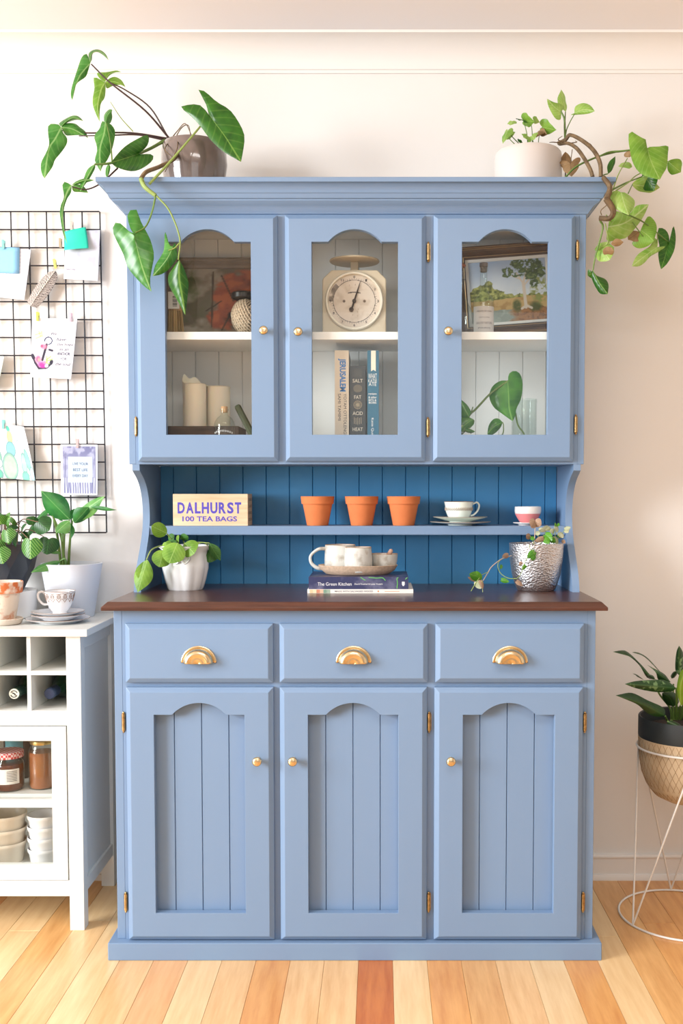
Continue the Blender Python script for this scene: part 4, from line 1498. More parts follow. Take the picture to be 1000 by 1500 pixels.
lobed(t, ka, [([(650, 380), (610, 450), (580, 600), (600, 740)], [(600, 350), (545, 335), (552, 430), (538, 510), (538, 590), (570, 680)], [(655, 430), (645, 520), (612, 570), (600, 650)]),
              ([(650, 378), (670, 320), (720, 285), (800, 285)], [(600, 345), (575, 292), (660, 285), (750, 270)], [(662, 355), (690, 318), (740, 290)]),
              ([(650, 380), (740, 375), (838, 424)], [(685, 345), (740, 328), (800, 360)], [(665, 435), (720, 412), (790, 402)])], .33, .32, L_synl)
lobed(t, ka, [([(247, 790), (190, 900), (130, 1000), (95, 1260)], [(225, 765), (135, 765), (128, 860), (138, 940), (110, 1020), (62, 1120), (68, 1210)], [(265, 840), (302, 890), (295, 950), (240, 1030), (190, 1090), (170, 1150), (125, 1215)]),
              ([(245, 785), (300, 730), (370, 702), (452, 736)], [(230, 750), (330, 690), (390, 683), (425, 705)], [(265, 775), (305, 748), (380, 724), (430, 728)]),
              ([(247, 792), (330, 800), (400, 830), (495, 892)], [(280, 755), (370, 755), (420, 790), (470, 830)], [(285, 860), (330, 866), (400, 862), (465, 868)])], .33, .29, L_syn)
lobed(t, ka, [([(652, 745), (640, 850), (600, 1000), (608, 1198)], [(620, 735), (600, 800), (550, 870), (570, 950), (575, 1010), (555, 1090), (580, 1150)], [(700, 760), (740, 820), (735, 900), (710, 1000), (670, 1090), (625, 1150)]),
              ([(655, 745), (670, 680), (716, 632)], [(640, 735), (640, 680), (672, 635), (700, 624)], [(695, 755), (715, 700), (710, 655)])], .31, .28, L_syn)
blade(t, k, [(455, 487), (400, 505), (340, 523)], [(490, 450), (491, 410), (450, 425), (400, 455), (365, 490)], [(508, 490), (508, 515), (470, 545), (430, 558), (385, 550), (355, 535)], .27, .22, L_synd, .012)
blade(t, k, [(738, 328), (800, 410), (869, 520)], [(722, 306), (690, 285), (622, 296), (650, 320), (700, 370), (745, 430), (800, 480)], [(722, 270), (695, 224), (725, 235), (770, 275), (830, 315), (880, 400), (880, 460)], .22, .19, L_synd, .02)
blade(t, kc, [(230, 640), (270, 830), (320, 1000), (387, 1170)], [(190, 625), (120, 560), (66, 530), (30, 605), (80, 730), (130, 830), (165, 940), (240, 1040), (330, 1130)], [(192, 590), (165, 480), (190, 425), (250, 420), (285, 520), (350, 640), (385, 720), (410, 840), (390, 960), (372, 1080)], .135, .145, L_syn, .022)
blade(t, kc, [(590, 750), (520, 880), (398, 1028)], [(552, 745), (510, 618), (500, 780), (470, 850), (420, 930)], [(600, 720), (622, 845), (560, 950), (480, 1010)], .150, .150, L_syn, .018)
blade(t, kc, [(640, 880), (640, 1050), (665, 1200), (695, 1385)], [(590, 940), (538, 1030), (550, 1120), (600, 1210), (655, 1310)], [(680, 950), (722, 1070), (724, 1130), (712, 1250)], .150, .165, L_synd, .018)
lobed(t, k, [([(180, 615), (158, 650), (140, 730), (162, 854)], [(152, 600), (142, 620), (150, 660), (135, 700), (133, 740), (145, 810)], [(178, 645), (162, 670), (148, 720), (150, 790)]),
             ([(180, 614), (230, 594), (274, 594)], [(200, 598), (235, 587)], [(200, 612), (240, 604)]), ([(180, 617), (215, 626), (248, 646)], [(205, 611), (232, 622)], [(188, 640), (218, 643)])], .24, .21, L_syn, .006)
blade(t, k, [(274, 528), (245, 580), (216, 640)], [(245, 550), (228, 590), (210, 620)], [(276, 545), (255, 585), (228, 622)], .26, .24, L_syn, .008)
blade(t, k, [(330, 528), (324, 585)], [(320, 545), (318, 570)], [(338, 540), (332, 570)], .27, .26, L_syn, .004)
sts = [([(578, 425, .36), (480, 312, .33), (340, 200, .31), (260, 122, .30)], 0.0030, 0.0018, m_stemd), ([(572, 420, .36), (500, 300, .35), (400, 228, .34), (332, 196, .33)], 0.0026, 0.0015, m_stemd),
       ([(570, 425, .36), (420, 402, .35), (240, 402, .345), (142, 392, .34)], 0.0028, 0.0018, m_stemd), ([(565, 432, .36), (450, 410, .34), (330, 412, .33), (210, 414, .34)], 0.0026, 0.0014, m_stemd),
       ([(572, 430, .36), (500, 465, .32), (455, 487, .28)], 0.0042, 0.0026, m_stem), ([(736, 332, .24), (690, 392, .22), (580, 520, .19), (496, 610, .165)], 0.0022, 0.0036, m_steml),
       ([(640, 425, .36), (605, 500, .27), (540, 538, .215), (485, 560, .175), (462, 588, .158)], 0.0045, 0.0055, m_bark), ([(462, 588, .158), (478, 622, .153), (522, 657, .152)], 0.0060, 0.0050, m_steml),
       ([(522, 655, .152), (508, 720, .15), (482, 782, .143), (440, 808, .137)], 0.0026, 0.0018, m_stem), ([(526, 658, .152), (580, 722, .15), (620, 830, .148), (614, 918, .15)], 0.0026, 0.0018, m_steml),
       ([(618, 850, .148), (600, 870, .149), (574, 880, .150)], 0.0018, 0.0014, m_steml),
       ([(368, 545, .27), (300, 606, .25), (240, 632, .245), (184, 622, .24)], 0.0024, 0.0018, m_stemd), ([(560, 432, .36), (480, 475, .31), (350, 522, .275), (274, 530, .26)], 0.0048, 0.0030, m_stem),
       ([(345, 520, .275), (338, 440, .29), (322, 364, .31)], 0.0022, 0.0016, m_stem), ([(345, 522, .275), (368, 545, .27)], 0.003, 0.0024, m_stem),
       ([(430, 396, .345), (380, 340, .34), (338, 276, .33)], 0.0016, 0.0008, m_steml)]
for pts, r0, r1, m in sts:
    stem(t, [k(a, b, c) for a, b, c in pts], r0, r1, m)
for pts in ([(585, 425, .35), (612, 392, .33), (642, 364, .32), (668, 412, .32)], [(600, 425, .34), (628, 380, .32), (655, 372, .31), (665, 420, .31)], [(580, 430, .33), (560, 470, .27), (590, 500, .26)], [(610, 418, .30), (608, 470, .26), (560, 560, .20)]):
    stem(t, [k(a, b, c) for a, b, c in pts], 0.0016, 0.0010, m_bark, 'aerial_root', 5)

# right-hand plant in the beige pot
px1 = P(774, 235, 0.36)
t = thing('trailing_syngonium', 'leggy pale green trailing plant in a beige pot on the dresser', 'potted plant', (px1.x, 0.37, CTZ))
zt = P(774, 211, 0.30).z - CTZ
m_beige = mat('beige_ceramic', (214, 206, 200), 0.55)
R = M(48.5, 0.36)
MB().lathe([(0.001, 0), (R * 0.93, 0), (R * 0.97, 0.004), (R, 0.02), (R, zt - 0.016), (R * 0.975, zt - 0.005), (R * 0.93, zt), (R * 0.89, zt - 0.003), (R * 0.89, zt - 0.02), (0.001, zt - 0.022)], 56, tf_at((px1.x, 0.37, CTZ))).build('pot', m_beige, t, smooth=40)
MB().lathe([(R * 0.885, zt - 0.018), (0.001, zt - 0.012)], 32, tf_at((px1.x, 0.37, CTZ))).build('soil', m_soil, t)
k = K(720, 120, 5.5556)
lv = [((128, 398), (84, 492), (.33, .30), .030, L_pale, HEART, 45, .5, .1), ((130, 440), (195, 410), (.36, .36), .024, L_pale, HEART, 40, .4, .1), ((165, 320), (150, 350), (.35, .34), .026, L_pale, HEART, 30, .4, .1),
      ((260, 310), (190, 290), (.34, .32), .034, L_synd, HEART, 62, .3, .05), ((262, 315), (345, 325), (.34, .31), .040, L_synl, HEART, 62, .3, .05), ((340, 310), (388, 330), (.35, .34), .020, L_pale, HEART, 50, .4, .1),
      ((292, 440), (260, 450), (.32, .31), .034, L_pale, HEART, 20, .4, .1), ((325, 440), (348, 465), (.32, .31), .034, L_pale, HEART, 20, .4, .1), ((412, 368), (516, 396), (.34, .31), .042, L_synl, HEART, 58, .4, .12),
      ((395, 400), (360, 445), (.34, .32), .026, L_brown, HEART, 45, .4, .1), ((400, 410), (450, 430), (.34, .33), .022, L_brown, HEART, 45, .4, .1),
      ((600, 242), (570, 58), (.37, .36), .034, L_pale, LANCE, 35, .6, .05),
      ((225, 490), (240, 475), (.33, .32), .018, L_synd, HEART, 30, .4, .1),
      ((598, 570), (602, 720), (.33, .32), .030, L_brown, LANCE, 20, .8, .1), ((640, 665), (650, 765), (.30, .29), .055, L_brown, ARROW, 12, .5, .1)]
for b, e, (y0, y1), wd, m, shp, roll, fo, dp in lv:
    leaf(t, k(b[0], b[1], y0), k(e[0], e[1], y1), wd, m, shp, roll, fo, dp, 0.1)
sts = [([(598, 480, .36), (594, 380, .36), (590, 300, .36), (562, 238, .36)], .0034, .0022, m_stem), ([(600, 430, .36), (612, 380, .36), (645, 310, .36), (676, 258, .36)], .0018, .0013, m_stem), ([(594, 330, .36), (600, 242, .37)], .002, .0015, m_stem),
       ([(540, 500, .34), (600, 470, .32), (640, 432, .30), (740, 480, .27), (830, 560, .24), (880, 660, .22), (888, 775, .20)], .0050, .0056, m_bark),
       ([(550, 505, .34), (620, 500, .31), (690, 540, .28), (750, 620, .25), (800, 710, .23), (822, 775, .21)], .0048, .0050, m_bark),
       ([(600, 775, .27), (690, 688, .27), (860, 610, .27), (1000, 572, .27), (1030, 568, .27), (1120, 556, .27)], .0028, .0020, m_stem),
       ([(292, 505, .33), (285, 420, .33), (260, 318, .34)], .0014, .001, m_stem), ([(330, 505, .34), (328, 400, .34), (318, 330, .34)], .0014, .001, m_stem), ([(225, 505, .34), (170, 450, .34), (130, 400, .33)], .0014, .001, m_stem), ([(190, 510, .35), (150, 470, .35), (135, 445, .36)], .0012, .0009, m_stem),
       ([(378, 505, .34), (386, 440, .34), (412, 370, .34)], .0012, .001, m_stem), ([(292, 505, .33), (292, 445, .32)], .0012, .001, m_stem), ([(340, 505, .33), (326, 442, .32)], .0012, .001, m_stem), ([(655, 550, .31), (640, 665, .30)], .0012, .001, m_bark), ([(600, 775, .33), (600, 570, .33)], .002, .001, m_bark)]
for pts, r0, r1, m in sts:
    stem(t, [k(a, b, c) for a, b, c in pts], r0, r1, m)
for pts in ([(560, 495, .33), (500, 490, .32), (470, 492, .31)], [(580, 490, .32), (540, 470, .31), (575, 440, .31)], [(640, 500, .31), (690, 490, .30), (680, 480, .30)], [(700, 470, .29), (790, 500, .27), (815, 520, .27)]):
    stem(t, [k(a, b, c) for a, b, c in pts], .0018, .0008, m_bark, 'aerial_root', 5)
k = K(860, 180, 5.7692)
k5 = K(720, 120, 5.5556)
blade(t, k5, [(565, 245), (510, 205), (449, 136)], [(588, 205), (560, 178), (505, 165)], [(560, 306), (520, 300), (480, 240), (455, 180)], .36, .34, L_pale, .012)
blade(t, k5, [(672, 255), (750, 225), (839, 239)], [(680, 200), (740, 172), (800, 190)], [(640, 268), (700, 267), (780, 260)], .36, .33, L_pale, .012)
blade(t, k, [(503, 214), (540, 330), (612, 480)], [(490, 195), (505, 150), (440, 115), (360, 70), (347, 150), (358, 220), (372, 300), (400, 370), (450, 430), (530, 462)], [(530, 202), (600, 200), (681, 194), (680, 260), (672, 370), (640, 430)], .24, .20, L_synl, .02)
blade(t, k, [(285, 588), (310, 680), (347, 780)], [(240, 572), (155, 615), (190, 655), (220, 710), (280, 750)], [(320, 590), (395, 650), (395, 710), (370, 750)], .150, .130, L_pale, .02)
blade(t, k, [(175, 880), (330, 840), (519, 689)], [(190, 800), (235, 745), (350, 770), (400, 710), (450, 690)], [(165, 1002), (250, 985), (330, 970), (420, 870), (480, 780)], .19, .22, L_pale, .02)
blade(t, k, [(450, 905), (510, 950), (560, 1000)], [(480, 840), (520, 787), (575, 840), (586, 910)], [(430, 960), (376, 1018), (430, 1061), (510, 1042)], .235, .22, L_synl, .015)
blade(t, k, [(690, 1012), (660, 1120), (622, 1238)], [(690, 960), (660, 903), (600, 890), (597, 980), (610, 1050), (598, 1100), (605, 1170)], [(705, 960), (726, 868), (746, 950), (740, 1050), (715, 1120), (670, 1195)], .27, .24, L_synd, .015)
blade(t, k, [(590, 1050), (480, 1130), (375, 1212)], [(595, 1000), (565, 973), (530, 1040), (440, 1100), (400, 1150)], [(662, 1044), (600, 1090), (530, 1130), (480, 1185), (430, 1213)], .25, .22, L_pale, .012)
blade(t, k, [(45, 1245), (100, 1350), (172, 1447)], [(28, 1275), (42, 1330), (70, 1390), (110, 1444)], [(80, 1290), (150, 1320), (179, 1370)], .215, .20, L_synd, .012)
lv = [((680, 325), (785, 415), (.28, .26), .042, L_synl, LANCE, 35, .6, .1), ((470, 420), (556, 572), (.26, .24), .050, L_synd, LANCE, 45, .5, .1),
      ((375, 520), (608, 556), (.28, .25), .050, L_pale, LANCE, 55, .5, .08),
      ((120, 1060), (180, 1150), (.21, .19), .050, L_pale, ROUND, 25, .5, .2), ((130, 1090), (220, 1090), (.20, .185), .024, L_brown, OVAL, 30, .5, .2), ((200, 1020), (305, 1010), (.19, .18), .020, L_brown, LANCE, 30, .5, .1), ((60, 1075), (200, 1010), (.21, .20), .018, L_pale, LANCE, 20, .5, .05),
      ((45, 1270), (2, 1290), (.215, .22), .024, L_synd, LANCE, -20, .5, .06), ((175, 430), (240, 282), (.24, .23), .020, L_synd, LANCE, 30, .5, .05), ((340, 330), (290, 370), (.27, .26), .040, L_pale, OVAL, 45, .4, .1), ((440, 920), (345, 985), (.24, .23), .036, L_brown, LANCE, 20, .4, .05), ((350, 235), (355, 290), (.25, .25), .030, L_brown, OVAL, 30, .4, .05)]
for b, e, (y0, y1), wd, m, shp, roll, fo, dp in lv:
    leaf(t, k(b[0], b[1], y0), k(e[0], e[1], y1), wd, m, shp, roll, fo, dp, 0.1)
sts = [([(70, 300, .27), (180, 248, .26), (300, 236, .25), (503, 214, .243)], .0022, .0018, m_stem), ([(160, 640, .14), (218, 740, .15), (190, 805, .16), (100, 805, .17)], .0085, .0065, m_bark), ([(115, 470, .20), (140, 440, .24), (175, 430, .24)], .002, .0014, m_stem),
       ([(135, 462, .174), (190, 545, .150), (165, 640, .14)], .0060, .0080, m_bark), ([(108, 825, .18), (130, 895, .19), (70, 1120, .205), (46, 1248, .215)], .0030, .0018, m_stem), ([(215, 570, .16), (260, 440, .21), (338, 300, .27)], .0020, .0014, m_steml),
       ([(220, 560, .16), (330, 505, .20), (460, 455, .25)], .0024, .0016, m_stem), ([(240, 575, .16), (350, 500, .20), (430, 435, .24), (680, 325, .28)], .0018, .0012, m_steml), ([(345, 595, .17), (380, 520, .27)], .0018, .0014, m_stem),
       ([(160, 780, .17), (205, 840, .20), (255, 900, .22)], .0018, .0014, m_steml), ([(300, 760, .18), (460, 830, .22), (590, 930, .25), (690, 1012, .27)], .0020, .0016, m_stem), ([(380, 840, .20), (470, 960, .23)], .0016, .0013, m_stem), ([(150, 850, .18), (175, 1000, .20), (120, 1060, .21)], .0016, .0012, m_steml), ([(590, 930, .25), (590, 1000, .25), (560, 1040, .25)], .0014, .001, m_steml), ([(200, 600, .155), (250, 600, .16), (288, 590, .17)], .0022, .0016, m_steml), ([(120, 780, .165), (115, 740, .16), (170, 690, .15)], .0014, .001, m_bark)]
for pts, r0, r1, m in sts:
    stem(t, [k(a, b, c) for a, b, c in pts], r0, r1, m)

# ================================================================== open shelf
SZ = SHZ + 0.0002
# wooden tea box
m_box = mat_wood('raw_pine', (206, 176, 140), (232, 208, 176), 0.65, stretch=(1.2, 10, 14), scale=5, bump=0.08)
m_stamp = mat('violet_stamp', (82, 72, 178), 0.75)
bl_, br_ = P(253.5, 772, 0.362), P(363, 772, 0.362)
bx0, bx1 = bl_.x, br_.x
bh = P(300, 723.5, 0.362).z - SZ
bd = 0.095
t = thing('tea_box', 'pale wooden tea bag box with violet stencilled lettering', 'box', ((bx0 + bx1) / 2, 0.362 + bd / 2, SZ))
MB().box(bx0, bx1, 0.362, 0.372, SZ, SZ + bh).build('front_board', m_box, t, bevel=0.0008)
MB().box(bx0, bx1, 0.362 + bd - 0.01, 0.362 + bd, SZ, SZ + bh).build('back_board', m_box, t, bevel=0.0008)
for xx in (bx0, bx1 - 0.010):
    MB().box(xx, xx + 0.010, 0.3722, 0.362 + bd - 0.0102, SZ, SZ + bh).build('end_board', m_box, t, bevel=0.0008)
MB().box(bx0 + 0.0102, bx1 - 0.0102, 0.3722, 0.362 + bd - 0.0102, SZ, SZ + 0.006).build('base_board', m_box, t)
MB().box(bx0 + 0.0102, bx1 - 0.0102, 0.3722, 0.362 + bd - 0.0102, SZ + bh - 0.008, SZ + bh - 0.001).build('lid', m_box, t)
sw = MB()
wpx = (bx1 - bx0) / 109.5
c = P(306.5, 744.0, 0.3618)
wd_ = {'D': 1, 'A': 1.05, 'L': 0.8, 'H': 1.0, 'U': 1.0, 'R': 1.0, 'S': 0.9, 'T': 0.9}
tot = sum(wd_[q] for q in 'DALHURST')
W_, H_ = M(95, 0.362), M(16.5, 0.362)
xa = -W_ / 2
unit = W_ / tot
for q in 'DALHURST':
    lw = wd_[q] * unit
    text(sw, q, front_at(c.x + xa + lw / 2, 0.3616, c.z), lw * 0.84, H_, 0.035)
    xa += lw
c2_ = P(307, 760, 0.3618)
text(sw, '100 TEA BAGS', front_at(c2_.x, 0.3616, c2_.z), M(80, 0.362), M(7.5, 0.362), 0.02)
sw.build('lettering', m_stamp, t)
st2 = MB()
for i, s in enumerate(('TEA BAGS', 'DALHURST', '100 BAGS', 'CEYLON')):
    text(st2, s, lambda a, b: (bx1 + 0.0004, 0.362 + bd / 2 + a, SZ + bh * (0.82 - 0.21 * i) + b), bd * 0.7, 0.008, 0.01)
st2.build('side_lettering', mat('brown_stamp', (120, 92, 70), 0.75), t)

# three little terracotta pots
m_terra = mat('fresh_terracotta', (214, 122, 70), 0.8, var=0.06, vscale=20)


def small_pot():
    r1 = M(24.6, 0.40)
    h = M(42.5, 0.40)
    t = thing('terracotta_pot', 'small plain orange terracotta pot on the open shelf', 'pot', (0, 0, 0), 'row of small terracotta pots')
    MB().lathe([(0.001, 0), (r1 * 0.62, 0), (r1 * 0.64, 0.001), (r1 * 0.88, h * 0.745), (r1 * 0.80, h * 0.745), (r1 * 0.56, 0.006), (0.001, 0.006)], 48).build('pot_body', m_terra, t, smooth=35)
    MB().lathe([(r1 * 0.885, h * 0.745), (r1 * 0.95, h * 0.74), (r1, h * 0.985), (r1 * 0.985, h), (r1 * 0.90, h), (r1 * 0.86, h * 0.9), (r1 * 0.80, h * 0.745)], 48).build('pot_rim', m_terra, t, smooth=35)
    return t


proto = small_pot()
labs = ['small orange terracotta pot nearest the wooden tea box', 'small orange terracotta pot between two like it', 'small orange terracotta pot nearest the teacup on two saucers']
for i, px in enumerate((465, 529.5, 591)):
    if i == 0:
        o = proto
    else:
        o = proto.copy()
        COL.objects.link(o)
        for ch_ in proto.children:
            c_ = ch_.copy()
            COL.objects.link(c_)
            c_.parent = o
    o['label'] = labs[i]
    o.location = (P(px, 772, 0.40).x, 0.402, SZ)

# teacup on two saucers
m_mint = mat('mint_white_china', (232, 240, 232), 0.15, coat=0.4)
ux, uy = P(674, 770, 0.405).x, 0.408
z = SZ
for r, h, ft, lab, add in ((M(44, .42), 0.0100, 0.034, 'wide lower saucer under the green-white teacup', 0.0085), (M(39.5, .42), 0.0150, 0.030, 'upper saucer directly under the green-white teacup', 0.0056)):
    s = thing('saucer', lab, 'saucer', (ux, uy, z), 'saucers on the open shelf')
    MB().lathe(plate_prof(r, h, ft), 48, tf_at((ux, uy, z))).build('dish', m_mint, s, smooth=40)
    MB().tube([(ux + r * 0.998 * math.cos(a), uy + r * 0.998 * math.sin(a), z + h + 0.0004) for a in [2 * math.pi * q / 48 for q in range(48)]], 0.0006, 5, closed=True).build('rim', m_rim, s)
    z += add
ux2 = P(671, 770, 0.424).x
z += 0.0001
hh = P(670, 735, uy - 0.03).z - z
rr_ = M(21.5, .42)
CP2 = [(0.001, 0.0), (rr_ * 0.62, 0.0), (rr_ * 0.64, 0.003), (rr_ * 0.70, 0.006), (rr_ * 0.88, hh * 0.45), (rr_ * 0.93, hh * 0.75), (rr_ * 1.0, hh - 0.0006), (rr_ * 0.98, hh), (rr_ * 0.90, hh * 0.75), (rr_ * 0.84, hh * 0.45), (rr_ * 0.6, 0.009), (0.001, 0.007)]
hd2 = [(ux2 + rr_ * 0.92, uy, z + hh * 0.86), (ux2 + rr_ * 1.22, uy, z + hh * 0.96), (ux2 + rr_ * 1.38, uy, z + hh * 0.80), (ux2 + rr_ * 1.28, uy, z + hh * 0.52), (ux2 + rr_ * 1.02, uy, z + hh * 0.30), (ux2 + rr_ * 0.80, uy, z + hh * 0.24)]


def deco2(t):
    d = MB()
    for q in range(40):
        a0 = 2 * math.pi * q / 40
        r = rr_ * 0.922 + 0.0004
        for da, dz_ in ((-0.04, 0), (0.03, 0.003), (0.05, -0.002)):
            a = a0 + da
            d.tube([(ux2 + r * math.cos(a), uy + r * math.sin(a), z + hh * 0.60 + dz_ - 0.0018), (ux2 + r * math.cos(a + 0.04), uy + r * math.sin(a + 0.04), z + hh * 0.60 + dz_ + 0.0018)], 0.0009, 4)
    d.build('printed_band', mat('band_print', (176, 160, 146), 0.5), t)


teacup('teacup', 'green-white teacup with a fine printed band on two saucers', ux2, uy, z, CP2, m_mint, hd2, 0.0026, deco2, (rr_ * 0.99, hh, m_rim))

# pink bowl on a small saucer
vx, vy = P(773, 768, 0.41).x, 0.415
m_pink = mat('pink_glaze', (226, 138, 140), 0.35)
m_wgl = mat('white_glaze', (234, 230, 226), 0.25, coat=0.3)
s = MB().lathe(plate_prof(M(18.5, .41), 0.0070, 0.020), 40, tf_at((P(770, 768, .41).x, vy, SZ))).build('small_saucer', m_wgl, None, smooth=40)
tag(s, 'small plain white saucer under the pink bowl', 'saucer')
zz = SZ + 0.0058
ph = P(773, 742, vy).z - zz
rp = M(19.5, .41)
t = thing('pink_bowl', 'little pink bowl with a broad white glazed rim', 'bowl', (vx, vy, zz))
MB().lathe([(0.001, 0), (rp * 0.52, 0), (rp * 0.60, 0.003), (rp * 0.82, ph * 0.35), (rp * 0.96, ph * 0.58)], 40, tf_at((vx, vy, zz))).build('bowl_body', m_pink, t, smooth=50)


def wob(a, z_):
    return 1.0 + 0.012 * math.cos(3 * a + 0.5)


MB().lathe([(rp * 0.965, ph * 0.58), (rp * 1.0, ph * 0.72), (rp * 0.99, ph * 0.97), (rp * 0.96, ph), (rp * 0.92, ph * 0.96), (rp * 0.88, ph * 0.6), (rp * 0.5, ph * 0.15), (0.001, ph * 0.12)], 40, tf_at((vx, vy, zz)), rfun=wob).build('glazed_rim', m_wgl, t, smooth=50)

# ================================================================== on the counter
KZ = cz1 + 0.0002
# white fluted ceramic pot with a soft-leaved plant
qx, qy = P(271, 850, 0.32).x, 0.325
t = thing('soft_leaf_plant', 'soft green-leaved plant in a white fluted ceramic pot on the counter', 'potted plant', (qx, qy, KZ))
zt = P(271, 800, 0.285).z - KZ
m_por = mat('white_porcelain', (236, 238, 240), 0.22, coat=0.4)


def facets(a, zz):
    return 1.0 + 0.05 * abs(math.cos(a * 5)) * (1 if zz < zt * 0.72 else 0.3) + (0.05 * math.cos(a * 5) * max(0, (zz / zt - 0.82) / 0.18))


Rq = M(36, .32)
MB().lathe([(0.001, 0), (Rq * 0.66, 0), (Rq * 0.70, 0.004), (Rq * 0.80, zt * 0.22), (Rq * 0.90, zt * 0.48), (Rq * 0.91, zt * 0.60), (Rq * 0.86, zt * 0.78), (Rq * 0.90, zt * 0.88), (Rq * 1.05, zt * 0.97), (Rq * 1.07, zt), (Rq * 1.02, zt), (Rq * 0.84, zt * 0.86), (Rq * 0.80, zt * 0.78), (0.001, zt * 0.77)], 80, tf_at((qx, qy, KZ)), rfun=facets).build('pot', m_por, t, smooth=50)
MB().lathe([(Rq * 0.86, zt * 0.84), (0.001, zt * 0.88)], 32, tf_at((qx, qy, KZ))).build('soil', m_soil, t)
bow = MB()
bc = Vector((qx, qy - Rq * 0.93, KZ + zt * 0.70))
for s in (-1, 1):
    pts = [bc + Vector((s * Rq * 0.02, -0.002, 0)), bc + Vector((s * Rq * 0.22, 0.001, 0.011)), bc + Vector((s * Rq * 0.34, 0.004, 0.004)), bc + Vector((s * Rq * 0.18, 0.001, -0.009)), bc + Vector((s * Rq * 0.02, -0.002, 0))]
    bow.tube(catmull(pts, 5), 0.0032, 6)
bow.build('moulded_bow', m_por, t, smooth=60)
L_soft = mat_leaf('soft_leaf', (92, 138, 40), (140, 182, 66), (166, 200, 110), veins=6, vein_amt=0.25, rough=0.5, slope=0.9, transl=0.3)
L_softd = mat_leaf('soft_leaf_dark', (34, 88, 30), (66, 122, 44), (110, 150, 80), veins=6, vein_amt=0.25, rough=0.5, slope=0.9)
k = K(190, 670, 3.7037)
lv = [((95, 555), (40, 733), (.232, .222), .050, L_soft, LANCE, 8, .5, .05), ((85, 560), (80, 690), (.236, .23), .045, L_soft, LANCE, -30, .5, .1), ((200, 412), (122, 372), (.28, .25), .040, L_soft, OVAL, 20, .4, .1), ((258, 465), (212, 570), (.25, .22), .062, L_soft, OVAL, 5, .3, .1),
      ((185, 505), (160, 592), (.26, .235), .050, L_soft, OVAL, -15, .4, .1), ((300, 465), (345, 520), (.27, .24), .050, L_soft, OVAL, 0, .4, .1), ((195, 460), (190, 492), (.28, .26), .030, L_soft, ROUND, 20, .4, .1), ((275, 440), (314, 432), (.30, .28), .022, L_softd, OVAL, 20, .4, .1),
      ((212, 420), (230, 455), (.31, .29), .024, L_softd, OVAL, 20, .4, .1), ((250, 440), (262, 455), (.30, .28), .026, L_soft, OVAL, 30, .4, .1), ((432, 465), (485, 560), (.30, .29), .030, L_softd, LANCE, 10, .5, .2), ((440, 500), (428, 570), (.32, .31), .040, L_softd, OVAL, 15, .5, .1), ((215, 460), (240, 490), (.29, .27), .030, L_softd, OVAL, 10, .4, .1)]
for b, e, (y0, y1), wd, m, shp, roll, fo, dp in lv:
    leaf(t, k(b[0], b[1], y0), k(e[0], e[1], y1), wd, m, shp, roll, fo, dp)
for pts in ([(250, 490, .32), (180, 480, .29), (120, 500, .25), (90, 555, .234)], [(250, 490, .32), (230, 450, .30), (200, 412, .28)], [(270, 490, .32), (265, 470, .28), (258, 465, .25)], [(240, 492, .31), (205, 495, .28), (185, 505, .26)], [(290, 490, .32), (295, 470, .29), (300, 465, .27)],
            [(300, 490, .33), (360, 462, .32), (432, 465, .30)], [(300, 490, .33), (290, 450, .31), (275, 440, .30)], [(340, 480, .32), (400, 462, .31), (440, 500, .32)]):
    stem(t, [k(*q) for q in pts], .0022, .0014, m_steml)

# silver hammered pot with a trailing plant
gx_, gy_ = P(785, 840, 0.30).x, 0.302
t = thing('silver_pot_plant', 'trailing string plant in a hammered silver pot on the counter', 'potted plant', (gx_, gy_, KZ))
zt = P(785, 797, 0.24).z - KZ
ms, nt, b_ = nodes_of('hammered_silver')
b_.inputs['Base Color'].default_value = lin((206, 206, 210))
b_.inputs['Metallic'].default_value = 1.0
b_.inputs['Roughness'].default_value = 0.40
vo = N(nt, 'ShaderNodeTexVoronoi')
vo.inputs['Scale'].default_value = 1.0
nt.links.new(coords(nt, (150, 150, 250)), vo.inputs['Vector'])
add_bump(nt, b_, vo.outputs['Distance'], 0.5, 0.0035)
Rg = M(39.5, .30)
MB().lathe([(0.001, 0), (Rg * 0.66, 0), (Rg * 0.70, 0.003), (Rg * 0.80, zt * 0.15), (Rg * 0.90, zt * 0.35), (Rg * 0.975, zt * 0.65), (Rg, zt * 0.95), (Rg * 1.005, zt - 0.001), (Rg * 0.99, zt), (Rg * 0.965, zt - 0.001), (Rg * 0.94, zt * 0.85), (0.001, zt * 0.84)], 72, tf_at((gx_, gy_, KZ))).build('pot', ms, t, smooth=40)
MB().lathe([(Rg * 0.95, zt * 0.88), (0.001, zt * 0.92)], 32, tf_at((gx_, gy_, KZ))).build('soil', m_soil, t)
L_str = mat_leaf('string_leaf', (58, 130, 30), (108, 172, 52), (140, 190, 90), veins=3, vein_amt=0.2, rough=0.4)
L_wan = mat_leaf('wan_leaf', (150, 160, 110), (206, 206, 176), (220, 220, 200), veins=3, vein_amt=0.2, rough=0.5)
L_tan = mat_leaf('tan_leaf', (150, 118, 94), (196, 164, 138), (120, 90, 70), veins=3, vein_amt=0.3, rough=0.6)
k = K(680, 750, 6.25)
gf = gy_ - Rg - 0.006
